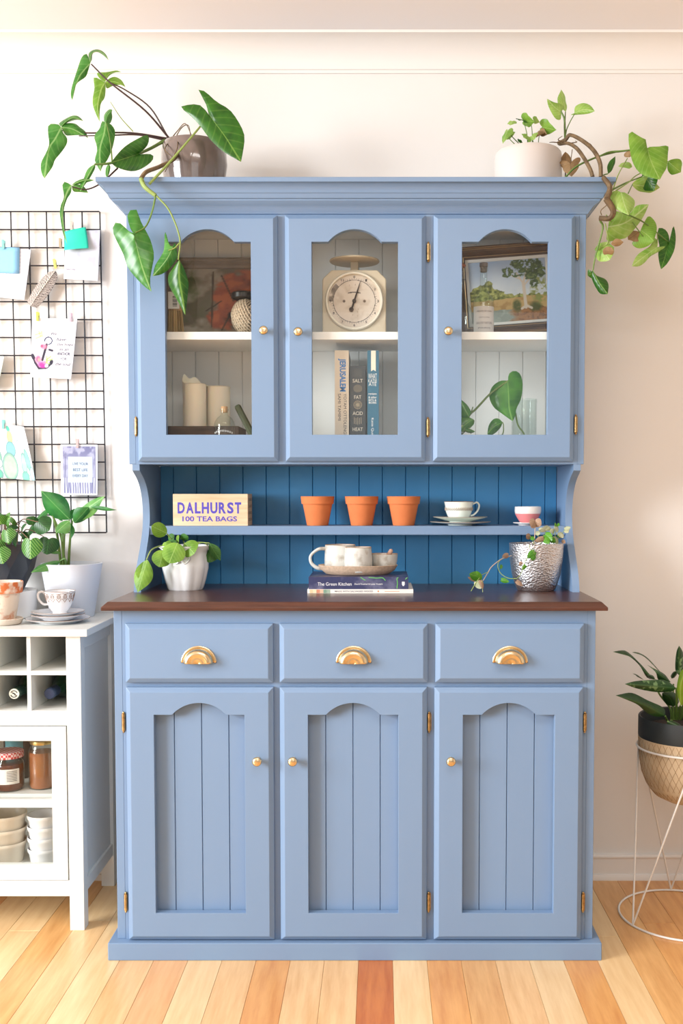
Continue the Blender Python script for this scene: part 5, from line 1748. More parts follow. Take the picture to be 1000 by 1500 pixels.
lv = [((640, 370), (580, 420), (gf, gf - .008), .016, L_str), ((640, 400), (615, 440), (gf, gf - .006), .014, L_str), ((525, 460), (500, 490), (gf, gf), .008, L_tan), ((560, 490), (530, 535), (gf, gf), .009, L_str), ((140, 600), (55, 570), (.20, .18), .020, L_str), ((130, 620), (110, 545), (.20, .19), .018, L_str),
      ((345, 490), (330, 520), (.27, .26), .008, L_str), ((340, 620), (405, 640), (.26, .25), .011, L_str), ((95, 630), (35, 600), (.20, .19), .008, L_tan), ((110, 640), (150, 700), (.19, .18), .015, L_wan), ((150, 630), (170, 700), (.19, .18), .010, L_tan), ((480, 635), (535, 675), (gf, gf - .004), .010, L_tan), ((400, 395), (350, 410), (.27, .26), .012, L_tan),
      ((650, 90), (700, 120), (.25, .24), .020, L_tan), ((645, 80), (620, 140), (.25, .23), .020, L_tan), ((600, 215), (570, 240), (.26, .25), .013, L_tan), ((720, 240), (650, 265), (.25, .24), .012, L_tan), ((740, 210), (795, 260), (.26, .24), .020, L_str), ((730, 230), (770, 285), (.255, .235), .016, L_str), ((760, 140), (700, 180), (.28, .26), .011, L_wan), ((780, 140), (745, 165), (.28, .27), .010, L_wan),
      ((840, 110), (830, 125), (.30, .29), .008, L_str), ((850, 110), (865, 125), (.30, .29), .008, L_str), ((840, 130), (850, 180), (.30, .28), .010, L_wan), ((920, 160), (968, 140), (.27, .26), .010, L_wan), ((925, 165), (950, 185), (.27, .26), .010, L_wan), ((870, 190), (900, 230), (.28, .26), .012, L_wan), ((895, 260), (920, 285), (.27, .26), .008, L_tan),
      ((830, 230), (850, 290), (.28, .25), .012, L_wan), ((800, 190), (815, 150), (.30, .30), .011, L_wan), ((690, 170), (720, 150), (.28, .27), .010, L_wan), ((655, 190), (690, 200), (.27, .26), .010, L_wan), ((780, 240), (830, 270), (.27, .25), .012, L_str), ((610, 230), (640, 250), (.26, .25), .010, L_str), ((860, 230), (880, 200), (.29, .28), .010, L_str), ((790, 280), (800, 230), (.27, .26), .010, L_wan)]
for b, e, (y0, y1), wd, m in lv:
    leaf(t, k(b[0], b[1], y0), k(e[0], e[1], y1), wd * 1.25, m, ROUND, random.uniform(-20, 25), .4, .15, rows=3)
sts = [([(600, 300, gf), (590, 320, gf), (615, 345, gf), (640, 375, gf)], .0009, m_steml), ([(640, 380, gf), (580, 420, gf), (550, 460, gf), (520, 560, gf), (480, 610, gf)], .0009, m_steml), ([(480, 610, gf), (400, 605, .25), (330, 560, .26), (305, 490, .26), (330, 440, .27), (400, 410, .275), (430, 400, .28)], .0011, m_steml),
       ([(640, 295, .26), (645, 180, .25), (650, 90, .25)], .0014, mat('wan_stem', (196, 176, 156), 0.6)), ([(430, 400, .28), (340, 430, .26), (250, 500, .23), (215, 555, .215), (170, 630, .20)], .0013, mat('wan_stem', (196, 176, 156), 0.6)), ([(215, 550, .215), (150, 580, .20), (140, 600, .20)], .001, m_steml), ([(140, 600, .20), (110, 640, .19), (60, 725, .185)], .0012, m_steml), ([(160, 630, .19), (168, 735, .185)], .001, m_steml),
       ([(760, 300, .28), (800, 220, .29), (850, 115, .30)], .001, m_steml), ([(800, 300, .28), (860, 240, .28), (920, 162, .27)], .001, m_steml), ([(700, 300, .27), (720, 220, .27), (770, 140, .28)], .001, m_steml), ([(640, 300, .26), (620, 250, .26), (600, 215, .26)], .001, m_steml), ([(820, 300, .28), (830, 220, .29), (840, 130, .30)], .001, m_steml), ([(780, 300, .27), (760, 250, .26), (740, 215, .26)], .001, m_steml), ([(700, 290, .26), (670, 200, .27), (700, 160, .28)], .001, m_steml)]
for pts, r, m in sts:
    stem(t, [k(*q) for q in pts], r, r * 0.8, m, n=5, sub=5)

# two cookbooks lying flat
def lying_book(px0, px1, pyb, z0, h, depth, y0, cover, name, label, pages=True):
    a, b = P(px0, pyb, y0).x, P(px1, pyb, y0).x
    t = thing('book', label, 'book', ((a + b) / 2, y0 + depth / 2, z0), 'cookbooks on the counter')
    c = MB()
    c.box(a, b, y0, y0 + 0.0025, z0, z0 + h)
    c.box(a, b, y0 + 0.0026, y0 + depth, z0, z0 + 0.0022)
    c.box(a, b, y0 + 0.0026, y0 + depth, z0 + h - 0.0022, z0 + h)
    c.build('cover', cover, t)
    MB().box(a + 0.003, b - 0.003, y0 + 0.0028, y0 + depth - 0.003, z0 + 0.0023, z0 + h - 0.0023).build('pages', m_paper, t)
    return t, a, b


BY = 0.212
t, a, b = lying_book(450, 605, 869, KZ, M(6.0, BY), 0.195, BY, mat('cream_cover', (230, 226, 220), 0.5), 'lower', 'thin white cookbook at the bottom of the counter pile')
zc = KZ + M(6.0, BY) / 2
mb = MB()
text(mb, 'MADE WITH SALVAGED WOOD', front_at(a + (b - a) * 0.44, BY - 0.0004, zc), (b - a) * 0.36, 0.0042, 0.01)
mb.build('lettering', mat('print_grey2', (110, 104, 112), 0.7), t)
for i, cc in enumerate(((214, 190, 150), (226, 206, 170), (196, 132, 104), (222, 178, 150), (120, 150, 130), (150, 170, 150))):
    MB().box(a + 0.006 + i * 0.009, a + 0.0145 + i * 0.009, BY - 0.0004, BY, KZ + 0.0006, KZ + M(6.0, BY) - 0.0006).build('spine_stripe', mat('stripe%d' % i, cc, 0.6), t)
mb = MB().lathe([(0.0001, 0), (0.0022, 0), (0.0022, 0.0003), (0.0001, 0.0003)], 12, tf_front((a + (b - a) * 0.67, BY, zc)))
mb.box(a + (b - a) * 0.73, a + (b - a) * 0.87, BY - 0.0004, BY, zc - 0.0008, zc + 0.0004)
mb.build('spine_mark', mat('print_orange', (206, 140, 92), 0.7), t)
z2 = KZ + M(6.0, BY) + 0.0002
h2 = M(18.0, BY)
m_navyc = mat('navy_photo_cover', (52, 56, 92), 0.35, vscale=26, rgb2=(112, 112, 138), lo=0.5, hi=0.75)
t, a2, b2 = lying_book(452, 598, 863, z2, h2, 0.19, BY + 0.002, m_navyc, 'upper', 'dark navy cookbook under the oval stoneware tray')
mb = MB()
zc = z2 + h2 * 0.42
text(mb, 'The Green Kitchen', front_at(a2 + (b2 - a2) * 0.26, BY + 0.0016, zc), (b2 - a2) * 0.34, 0.0085)
text(mb, 'David Frenkiel & Luise Vindahl', front_at(a2 + (b2 - a2) * 0.60, BY + 0.0016, zc), (b2 - a2) * 0.28, 0.0042)
mb.build('lettering', mat('print_white', (236, 236, 236), 0.7), t)
mb = MB().box(a2 + (b2 - a2) * 0.935, a2 + (b2 - a2) * 0.962, BY + 0.0014, BY + 0.002, zc - 0.002, zc + 0.006).box(a2 + (b2 - a2) * 0.94, a2 + (b2 - a2) * 0.957, BY + 0.0014, BY + 0.002, zc - 0.005, zc - 0.002)
mb.build('publisher_mark', mat('print_white', (236, 236, 236), 0.7), t)
mb = MB()
for pts in ([(0.52, 0.98), (0.55, 0.80), (0.57, 0.72)], [(0.60, 0.96), (0.68, 0.90), (0.74, 0.92), (0.77, 0.70)], [(0.885, 0.05), (0.89, 0.5), (0.885, 0.85), (0.90, 0.95)], [(0.97, 0.8), (0.99, 0.95)]):
    mb.tube(catmull([(a2 + (b2 - a2) * u, BY + 0.0019, z2 + h2 * v) for u, v in pts], 4), 0.0010, 5)
mb.build('spine_artwork', mat('print_leaf_green', (110, 196, 96), 0.6), t)

# stoneware on the tray
m_stone = mat('speckled_stoneware', (196, 170, 146), 0.7, var=0.1, vscale=160, bump=0.1, bscale=200)
m_glz = mat('mottled_white_glaze', (204, 204, 198), 0.3, vscale=42, rgb2=(168, 160, 148), lo=0.50, hi=0.70, coat=0.3, bump=0.15, bscale=60)
z3 = z2 + h2 + 0.0002
oy = 0.300
ox_ = P(523.5, 838, oy).x
Rt = M(58.5, oy)
th = P(523, 829, oy - 0.05).z - z3


def ell(sc=0.62):
    return lambda q: Vector((ox_ + q.x, oy + q.y * sc, z3 + q.z))


o = MB().lathe([(0.001, 0), (Rt * 0.70, 0), (Rt * 0.80, 0.002), (Rt * 0.94, th * 0.55), (Rt * 1.0, th * 0.97), (Rt * 0.985, th), (Rt * 0.95, th * 0.9), (Rt * 0.86, th * 0.35), (0.001, th * 0.30)], 56, ell(), rfun=lambda a, z_: 1 + 0.01 * math.cos(3 * a)).build('oval_tray', m_stone, None, smooth=45)
tag(o, 'oval speckled stoneware tray on the two cookbooks', 'tray')
z4 = z3 + th * 0.30 + 0.0003


def mug(cx, cy, r0, r1, h, label, handle=None, m=m_glz):
    t = thing('mug', label, 'mug', (cx, cy, z4), 'mugs on the oval tray')
    MB().lathe([(0.001, 0), (r0 * 0.94, 0), (r0, 0.003), (max(r0, r1) * 1.02, h * 0.4), (r1, h - 0.002), (r1 * 0.985, h), (r1 * 0.93, h - 0.001), (r0 * 0.92, 0.006), (0.001, 0.005)], 44, tf_at((cx, cy, z4)), rfun=lambda a, z_: 1 + 0.008 * math.cos(2 * a + z_ * 60)).build('body', m, t, smooth=50)
    MB().tube([(cx + r1 * 0.97 * math.cos(a), cy + r1 * 0.97 * math.sin(a), z4 + h) for a in [2 * math.pi * q / 40 for q in range(40)]], 0.0011, 6, closed=True).build('rim', mat('bare_rim', (168, 138, 112), 0.7), t, smooth=60)
    if handle:
        MB().tube(catmull(handle, 6), [0.0055 - 0.0015 * math.sin(math.pi * i / 24) for i in range(len(catmull(handle, 6)))], 10).build('handle', m, t, smooth=60)
    return t


ma = P(498, 800, 0.315)
ha = P(500, 799, 0.30).z - z4
ra = M(23, 0.31)
hA = [(ma.x - ra * 0.92, 0.318, z4 + ha * 0.86), (ma.x - ra * 1.40, 0.312, z4 + ha * 0.84), (ma.x - ra * 1.86, 0.308, z4 + ha * 0.60), (ma.x - ra * 1.84, 0.308, z4 + ha * 0.32), (ma.x - ra * 1.45, 0.310, z4 + ha * 0.12), (ma.x - ra * 0.92, 0.316, z4 + ha * 0.10)]
mug(ma.x, 0.325, ra, ra * 0.98, ha, 'taller white glazed mug with a large loop handle', hA)
mb_ = P(524.5, 802, 0.27)
hb = P(524, 802.5, 0.25).z - z4
mug(mb_.x, 0.276, M(20.5, .27), M(19.5, .27), hb, 'squat white glazed beaker in front of the loop-handled mug')
mc_ = P(562, 812, 0.31)
hb2 = P(562, 812, 0.29).z - z4
t = thing('stoneware_bowl', 'small glazed stoneware bowl holding a rounded pestle', 'bowl', (mc_.x, 0.312, z4))
rb = M(20.5, .31)
MB().lathe([(0.001, 0), (rb * 0.70, 0), (rb * 0.80, 0.003), (rb * 0.97, hb2 * 0.6), (rb, hb2 - 0.001), (rb * 0.97, hb2), (rb * 0.92, hb2 * 0.9), (rb * 0.7, 0.008), (0.001, 0.006)], 40, tf_at((mc_.x, 0.312, z4))).build('body', m_glz, t, smooth=50)
MB().tube([(mc_.x + rb * 0.97 * math.cos(a), 0.312 + rb * 0.97 * math.sin(a), z4 + hb2) for a in [2 * math.pi * q / 40 for q in range(40)]], 0.0011, 6, closed=True).build('rim', mat('bare_rim', (168, 138, 112), 0.7), t, smooth=60)
p0, p1 = Vector((mc_.x - rb * 0.2, 0.305, z4 + 0.014)), P(573, 806.5, 0.305)
o = MB().tube([p0, p0 + (p1 - p0) * 0.3, p0 + (p1 - p0) * 0.6, p0 + (p1 - p0) * 0.85, p1 + Vector((0, 0, 0.001)), p1 + (p1 - p0).normalized() * 0.004], [0.006, 0.0055, 0.005, 0.0062, 0.0055, 0.002], 14).build('pestle', mat('pestle_clay', (196, 156, 136), 0.6), None, smooth=60)
tag(o, 'stubby pinkish clay pestle resting in the stoneware bowl', 'pestle')
# ================================================================== behind the glass doors
UZ, LZ = 1.5652, 1.2362        # shelf top, cupboard floor

# ---- left cupboard: upper shelf
m_pframe = mat('taupe_frame', (150, 138, 128), 0.5, var=0.1, vscale=20)
fz1 = P(300, 376.5, 0.468).z
fx0, fx1 = -0.560, -0.215
fh = fz1 - UZ
t = thing('red_flower_painting', 'painting of rust red blooms in a taupe frame leaning behind the twine', 'painting', ((fx0 + fx1) / 2, 0.478, UZ))


def frame_bars(t, x0, x1, z0, z1, y, w_, m, steps, tf=lambda p: p):
    """mitred frame: steps = list of (inset, depth towards the room)"""
    v, f = [], []
    for ins, d in steps:
        v += [tf(Vector((x0 + ins, y - d, z0 + ins))), tf(Vector((x1 - ins, y - d, z0 + ins))), tf(Vector((x1 - ins, y - d, z1 - ins))), tf(Vector((x0 + ins, y - d, z1 - ins)))]
    for i in range(len(steps) - 1):
        for q in range(4):
            f.append((i * 4 + q, i * 4 + (q + 1) % 4, (i + 1) * 4 + (q + 1) % 4, (i + 1) * 4 + q))
    return MB().add(v, f).build('frame', m, t)


frame_bars(t, fx0, fx1, UZ, fz1, 0.486, 0.03, m_pframe, [(0, 0), (0, 0.014), (0.006, 0.018), (0.010, 0.014), (0.018, 0.016), (0.022, 0.010), (0.028, 0.010), (0.030, 0.002)])


def c_red(U, V):
    f, f2 = fnoise(U, V, 5, 11), fnoise(U, V, 9, 5)
    im = np.ones(U.shape + (3,)) * C3(176, 164, 148)
    im = blend(im, np.clip((f - 0.45) * 5, 0, 1) * 0.7, C3(96, 84, 66))
    im = blend(im, np.clip((0.45 - U) * 3, 0, 1) * np.clip((f2 - 0.4) * 4, 0, 1) * 0.7, C3(92, 104, 62))
    red = np.zeros_like(U)
    for (x, y, rx, ry, rot) in ((0.74, 0.76, 0.30, 0.22, 0.2), (0.56, 0.62, 0.18, 0.15, 0.4), (0.90, 0.55, 0.20, 0.28, 0), (0.62, 0.30, 0.22, 0.26, 0.2), (0.45, 0.20, 0.12, 0.16, 0), (0.84, 0.20, 0.2, 0.2, 0)):
        red = np.maximum(red, np.clip((disc(U, V, x, y, rx, ry, 0.8, rot) + (f2 - 0.5) * 1.6 - 0.05) * 3, 0, 1) * (disc(U, V, x, y, rx * 1.1, ry * 1.1, 0.2, rot)))
    im = blend(im, red * (0.7 + 0.3 * f2), C3(168, 72, 48))
    im = blend(im, red * np.clip((f2 - 0.5) * 6, 0, 1) * 0.8, C3(200, 108, 70))
    im = blend(im, red * np.clip((0.42 - f2) * 6, 0, 1) * 0.8, C3(84, 34, 28))
    for (x0, y0, x1, y1) in ((0.42, 0.95, 0.40, 0.1), (0.50, 0.9, 0.62, 0.5), (0.5, 0.5, 0.35, 0.35), (0.62, 0.4, 0.50, 0.05)):
        im = blend(im, seg_mask(U, V, x0, y0, x1, y1, 0.008) * 0.8, C3(58, 46, 36))
    im = blend(im, disc(U, V, 0.60, 0.28, 0.05, 0.07, 0.5), C3(50, 36, 34))
    return im


canvas('canvas', lambda u, v: (fx0 + 0.029 + u * (fx1 - fx0 - 0.058), 0.4835, UZ + 0.029 + v * (fh - 0.058)), 90, 80, c_red, mat_attr('oil_paint', 0.55), t)

# whisk brush
bx_, by_ = P(256, 470, 0.33).x, 0.335
m_brist = mat_wood('broom_bristle', (150, 118, 72), (206, 176, 124), 0.8, stretch=(60, 60, 2), scale=3, bump=0.5)
t = thing('hand_brush', 'straw whisk brush with a white barcode tag beside the painting', 'brush', (bx_, by_, UZ))
bh_ = P(256, 453, 0.33).z - UZ
rs = random.Random(5)
mbk = MB()
for q in range(90):
    a, r = rs.random() * 6.283, math.sqrt(rs.random())
    mbk.tube([(bx_ + r * 0.024 * math.cos(a), by_ + r * 0.013 * math.sin(a), UZ), (bx_ + r * 0.018 * math.cos(a), by_ + r * 0.010 * math.sin(a), UZ + bh_)], 0.0013, 4)
ob = mbk.build('bristles', m_brist, t)
ob['kind'] = 'stuff'
MB().lathe([(0.019, bh_ - 0.004), (0.018, bh_ + 0.01), (0.011, bh_ + 0.035), (0.008, bh_ + 0.10), (0.001, bh_ + 0.105)], 20, lambda q: Vector((bx_ + q.x, by_ + q.y * 0.55, UZ + q.z))).build('handle', mat_wood('brush_handle', (150, 112, 74), (190, 150, 104), 0.5), t, smooth=50)
tg = MB().box(bx_ - 0.016, bx_ + 0.014, by_ - 0.0125, by_ - 0.0118, UZ + bh_, UZ + bh_ + 0.045).build('paper_tag', m_paper, t)
bc_ = MB()
for q in range(9):
    z_ = UZ + bh_ + 0.006 + q * 0.0032
    bc_.box(bx_ - 0.004, bx_ + 0.008, by_ - 0.0131, by_ - 0.0126, z_, z_ + (0.0018 if q % 3 else 0.0009))
bc_.build('barcode', m_ink, tg)

# ball of twine under a black cap
m_twine = mat('jute_twine', (206, 186, 162), 0.9, var=0.15, vscale=200)
wx_, wy_ = P(360, 460, 0.345).x, 0.35
rw, hw_ = M(21.5, 0.345), M(27, 0.345)
t = thing('twine_ball', 'ball of pale jute twine on the upper shelf', 'twine', (wx_, wy_, UZ))
MB().lathe([(rw * 0.92 * math.sin(a) + 0.0005, hw_ - hw_ * 0.94 * math.cos(a)) for a in [math.pi * q / 16 for q in range(17)]], 28, tf_at((wx_, wy_, UZ))).build('core', mat('twine_core', (112, 92, 70), 0.95), t, smooth=60)
for q, n_ in enumerate((Vector((0.45, -0.1, 0.9)), Vector((0.85, -0.25, -0.45)), Vector((0.80, -0.30, 0.52)))):
    n_.normalize()
    a_ = n_.orthogonal().normalized()
    b_v = n_.cross(a_)
    for e in range(9):
        off = -0.62 + 0.155 * e
        kk = math.sqrt(1 - off * off)
        pts = []
        for w_ in range(28):
            an = 2 * math.pi * w_ / 28
            d_ = n_ * off + a_ * (kk * math.cos(an)) + b_v * (kk * math.sin(an))
            sc_ = 0.955 + 0.022 * q
            pts.append((wx_ + d_.x * rw * sc_, wy_ + d_.y * rw * sc_, UZ + 0.0022 + hw_ * (1 + d_.z * 0.98 * sc_)))
        MB().tube(pts, 0.0021, 5, closed=True).build('strand', m_twine, t, smooth=60)
cz_ = UZ + 2 * hw_
o = MB().lathe([(0.001, 0.0), (0.030, 0.0), (0.034, 0.003), (0.0345, 0.014), (0.031, 0.018), (0.001, 0.019)], 36, tf_at((P(358, 430, 0.36).x, 0.352, cz_ - 0.0005))).build('black_lid', mat('black_plastic', (34, 32, 34), 0.35), None, smooth=40)
tag(o, 'shallow black lid lying on the ball of twine', 'lid')

# ---- left cupboard: lower shelf
m_tray = mat_wood('dark_tray_wood', (48, 34, 28), (84, 60, 46), 0.6, stretch=(2, 16, 16))
tx0, tx1 = P(245, 630, 0.34).x, P(352, 630, 0.34).x
tz1 = P(300, 624, 0.31).z
t = thing('candle_tray', 'dark wooden tray under two thick pillar candles', 'tray', ((tx0 + tx1) / 2, 0.385, LZ))
MB().box(tx0, tx1, 0.312, 0.322, LZ, tz1).build('side', m_tray, t, bevel=0.002)
MB().box(tx0, tx1, 0.448, 0.458, LZ, tz1).build('side', m_tray, t, bevel=0.002)
for xx in (tx0, tx1 - 0.010):
    MB().box(xx, xx + 0.010, 0.3222, 0.4478, LZ, tz1).build('side', m_tray, t, bevel=0.002)
MB().box(tx0 + 0.0102, tx1 - 0.0102, 0.3222, 0.4478, LZ, tz1 - 0.012).build('base', m_tray, t)
m_wax = mat('candle_wax', (240, 228, 208), 0.5, sss=0.4, var=0.02)
tzb = tz1 - 0.0119
for i, (cxp, cyd, rp_, top, lab) in enumerate(((285, 0.362, 17, 560, 'taller cream pillar candle with a burnt ragged edge on the dark tray'), (319.5, 0.405, 17.5, 564, 'shorter cream pillar candle behind the corked bottle'))):
    c = P(cxp, 600, cyd)
    h_ = P(cxp, top, cyd).z - tzb
    r_ = M(rp_, cyd)
    t = thing('pillar_candle', lab, 'candle', (c.x, cyd, tzb), 'pillar candles on the tray')
    mbc = MB()
    n = 40
    prof_ = [(0.001, 0), (r_ * 0.98, 0), (r_, 0.003), (r_, h_ - 0.006)]
    mbc.lathe(prof_, n, tf_at((c.x, cyd, tzb)))
    base = len(mbc.v)
    # melted lip, higher at the back left
    for lv_, (rr2, add) in enumerate(((1.0, 0.0), (1.05, 0.022 if i == 0 else 0.004), (0.99, 0.026 if i == 0 else 0.006), (0.90, 0.006), (0.5, -0.012), (0.02, -0.014))):
        for q in range(n):
            a = 2 * math.pi * q / n
            lift = max(0.0, math.cos(a - 2.4)) * add * (1 + 0.25 * math.sin(5 * a)) if lv_ in (1, 2) else add * (0.3 if lv_ == 3 else 1)
            mbc.v.append((c.x + r_ * rr2 * math.cos(a), cyd + r_ * rr2 * math.sin(a), tzb + h_ - 0.006 + lift))
    for lv_ in range(5):
        for q in range(n):
            q2 = (q + 1) % n
            mbc.f.append((base + lv_ * n + q, base + lv_ * n + q2, base + (lv_ + 1) * n + q2, base + (lv_ + 1) * n + q))
    mbc.build('wax', m_wax, t, smooth=60)
    MB().tube([(c.x, cyd, tzb + h_ - 0.02), (c.x + 0.001, cyd, tzb + h_ - 0.008)], 0.001, 6).build('wick', m_ink, t)

m_bottle = mat_glass('bottle_glass', (249, 253, 251), 0.0, 1.45, 0.55)
m_cork = mat('cork', (190, 150, 112), 0.85, var=0.2, vscale=120)
c = P(328.5, 630, 0.300)
bh_ = P(328, 598, 0.285).z - LZ
r_ = M(15.3, 0.285)
t = thing('corked_bottle', 'little round-shouldered clear bottle with a cork and white print', 'bottle', (c.x, 0.303, LZ))
hs = P(328, 617, 0.285).z - LZ
MB().lathe([(0.001, 0), (r_ * 0.92, 0), (r_, 0.004), (r_, hs - 0.008), (r_ * 0.93, hs), (r_ * 0.7, hs + 0.010), (r_ * 0.40, hs + 0.016), (r_ * 0.34, hs + 0.020), (r_ * 0.34, bh_ - 0.006), (r_ * 0.42, bh_ - 0.005), (r_ * 0.42, bh_ - 0.001), (r_ * 0.36, bh_)], 36, tf_at((c.x, 0.303, LZ))).build('glass', m_bottle, t, smooth=40)
MB().lathe([(0.001, bh_ - 0.010), (r_ * 0.30, bh_ - 0.010), (r_ * 0.33, bh_ + 0.004), (r_ * 0.31, bh_ + 0.006), (0.001, bh_ + 0.006)], 20, tf_at((c.x, 0.303, LZ))).build('cork', m_cork, t, smooth=40)
pm_ = MB()
zc_ = P(328, 634, 0.285).z
for q in range(-4, 5):
    a = -math.pi / 2 + q * 0.23
    zz_ = zc_ + 0.005 * (1 - (q / 4.0) ** 2)
    pts = [(c.x + (r_ + 0.0004) * math.cos(a + 0.07 * math.cos(w_)), 0.303 + (r_ + 0.0004) * math.sin(a + 0.07 * math.cos(w_)), zz_ + 0.0022 * math.sin(w_)) for w_ in [2 * math.pi * e / 8 for e in range(8)]]
    pm_.tube(pts, 0.0006, 4, closed=True)
pm_.build('printed_emblem', mat('print_white', (236, 236, 236), 0.7), t)
# dark green stick leaning to the side
a_, b_v = P(371, 640, 0.315), P(347, 594, 0.325)
a_.z = max(a_.z, LZ + 0.012)
d_ = (b_v - a_)
a2_ = a_ - d_ * ((a_.z - LZ - 0.0085) / d_.z)
o = MB().tube([a2_, a2_ + d_ * 0.4, b_v - d_ * 0.05, b_v], [0.0090, 0.0096, 0.0092, 0.0070], 8).build('green_stick', mat('dark_green_wax', (62, 68, 40), 0.6, var=0.2, vscale=40, bump=0.3), None, smooth=30)
tag(o, 'stubby dark green stick leaning against the candle tray', 'stick')

# ---- middle cupboard: kitchen scale
m_scale = mat('aged_cream_enamel', (214, 200, 176), 0.5, vscale=16, rgb2=(182, 156, 122), lo=0.58, hi=0.82, bump=0.05)
m_ring = mat('cream_ring', (232, 224, 208), 0.35)
m_dark = mat('dark_needle', (58, 48, 44), 0.5)
k = K(450, 330, 6.6667)
SY = 0.315
c = k(458, 900, SY)
t = thing('kitchen_scale', 'vintage cream kitchen scale with a round dial and oval pan', 'scale', (c.x, SY + 0.05, UZ))
zt_, zs_ = k(458, 436, SY).z, k(458, 525, SY).z
xl, xr = k(146, 700, SY).x, k(770, 700, SY).x
xa_, xb_ = k(236, 436, SY).x, k(684, 436, SY).x
MB().prism([(xl, UZ), (xr, UZ), (xr, zs_), (xb_, zt_), (xa_, zt_), (xl, zs_)], SY, SY + 0.105, lambda a, b, d: (a, d, b)).build('housing', m_scale, t, bevel=0.003)
dc = k(458, 742, SY)
Rd = M(42.0, SY) 
MB().lathe([(Rd, 0.0), (Rd, 0.007), (Rd * 0.97, 0.010), (Rd * 0.92, 0.010), (Rd * 0.90, 0.006), (Rd * 0.90, 0.0)], 64, tf_front((dc.x, SY, dc.z))).build('bezel', m_ring, t, smooth=35)


def c_dial(U, V):
    X, Y_ = (U - 0.5) * 2, (V - 0.5) * 2
    r = np.sqrt(X * X + Y_ * Y_)
    im = np.ones(U.shape + (3,)) * C3(216, 204, 192)
    f = fnoise(U, V, 8, 21)
    im = blend(im, np.clip((f - 0.52) * 4, 0, 1) * 0.5, C3(178, 160, 142))
    im = blend(im, (np.abs(r - 0.80) < 0.012) * 1.0, C3(62, 54, 52))
    ang = np.arctan2(Y_, X)
    wear = (np.abs(ang - 2.8) < 0.42) & (r > 0.80) & (r < 0.97)
    im = blend(im, wear * np.clip((f - 0.36) * 4, 0, 1) * 0.9, C3(112, 100, 90))
    for s in (-1, 1):
        im = blend(im, disc(U, V, 0.5 + s * 0.195, 0.5, 0.030, 0.030, 0.3), C3(96, 80, 68))
    im = blend(im, (np.abs(Y_ - 0.335 + X * X * 0.5) < 0.022) & (np.abs(X) < 0.24), C3(70, 64, 62))
    for (x, y) in ((-0.18, 0.6), (0.04, 0.62), (0.12, -0.4), (-0.06, -0.52), (0.15, -0.3), (0.13, -0.55)):
        im = blend(im, disc(U, V, 0.5 + x / 2, 0.5 + y / 2, 0.008, 0.022, 0.5) * 0.6, C3(140, 116, 96))
    return im


Rf = Rd * 0.905


def f_dial(u, v):
    x, y = (u - 0.5) * 2, (v - 0.5) * 2
    # square grid mapped on a disc
    X = x * math.sqrt(max(0, 1 - y * y / 2))
    Z = y * math.sqrt(max(0, 1 - x * x / 2))
    return (dc.x + X * Rf, SY - 0.0012, dc.z + Z * Rf)


def c_dial_disc(U, V):
    x, y = (U - 0.5) * 2, (V - 0.5) * 2
    return c_dial(0.5 + 0.5 * x * np.sqrt(1 - y * y / 2), 0.5 + 0.5 * y * np.sqrt(1 - x * x / 2))


face = canvas('dial_face', f_dial, 110, 110, c_dial_disc, mat_attr('enamel_dial', 0.4), t)
tk = MB()
for q in range(60):
    a = math.pi / 2 - 2 * math.pi * q / 60
    r0 = 0.83
    r1 = 0.87 if q % 5 else 0.89
    ca, sa = math.cos(a), math.sin(a)
    p_ = 0.0004
    v4 = [(dc.x + Rf * r * ca - s * p_ * sa, SY - 0.0018, dc.z + Rf * r * sa + s * p_ * ca) for r, s in ((r0, 1), (r0, -1), (r1, -1), (r1, 1))]
    if q % 5 == 0:
        num = '0' if q == 0 else str(q // 5)
        text(tk, num, front_at(dc.x + Rf * 0.905 * ca, SY - 0.0018, dc.z + Rf * 0.905 * sa), 0.0046 if len(num) == 1 else 0.0072, 0.0066, 0.02)
    else:
        tk.add(v4, [(0, 1, 2, 3)])
tk.build('numerals', m_dark, face)
nd = MB()
tipv, tail = k(520, 540, SY - 0.004), k(430, 822, SY - 0.004)
cen = Vector((dc.x, SY - 0.004, dc.z))
nd.tube([tail, cen, cen + (tipv - cen) * 0.45, tipv], [0.0024, 0.0028, 0.0020, 0.0005], 6)
nd.lathe([(0.0001, 0), (0.0062, 0), (0.0062, 0.002), (0.0001, 0.002)], 20, tf_front((tail.x, SY - 0.003, tail.z)))
nd.lathe([(0.0001, 0), (0.0055, 0), (0.0055, 0.003), (0.0001, 0.003)], 20, tf_front((cen.x, SY - 0.003, cen.z)))
nd.build('needle', m_dark, t, smooth=40)
ppan = k(460, 355, SY + 0.05)
pz = ppan.z
MB().box(ppan.x - 0.0105, ppan.x + 0.0105, SY + 0.040, SY + 0.062, zt_ - 0.001, pz - 0.002).build('stem', m_scale, t, bevel=0.002)
Rp = M(36.3, SY + 0.05)
MB().lathe([(0.001, -0.003), (Rp * 0.97, -0.002), (Rp, 0.0), (Rp * 0.99, 0.0025), (Rp * 0.95, 0.001), (0.001, 0.0)], 56, tf_at((ppan.x, SY + 0.05, pz))).build('pan', m_scale, t, smooth=40)
pl_ = k(665, 1018, SY)
MB().box(pl_.x - 0.0125, pl_.x + 0.0125, SY - 0.0012, SY + 0.0005, UZ + 0.004, UZ + 0.0085).build('plate', m_scale, t, bevel=0.0005)

# books
k = K(410, 310, 4.0522)
BYY = 0.300


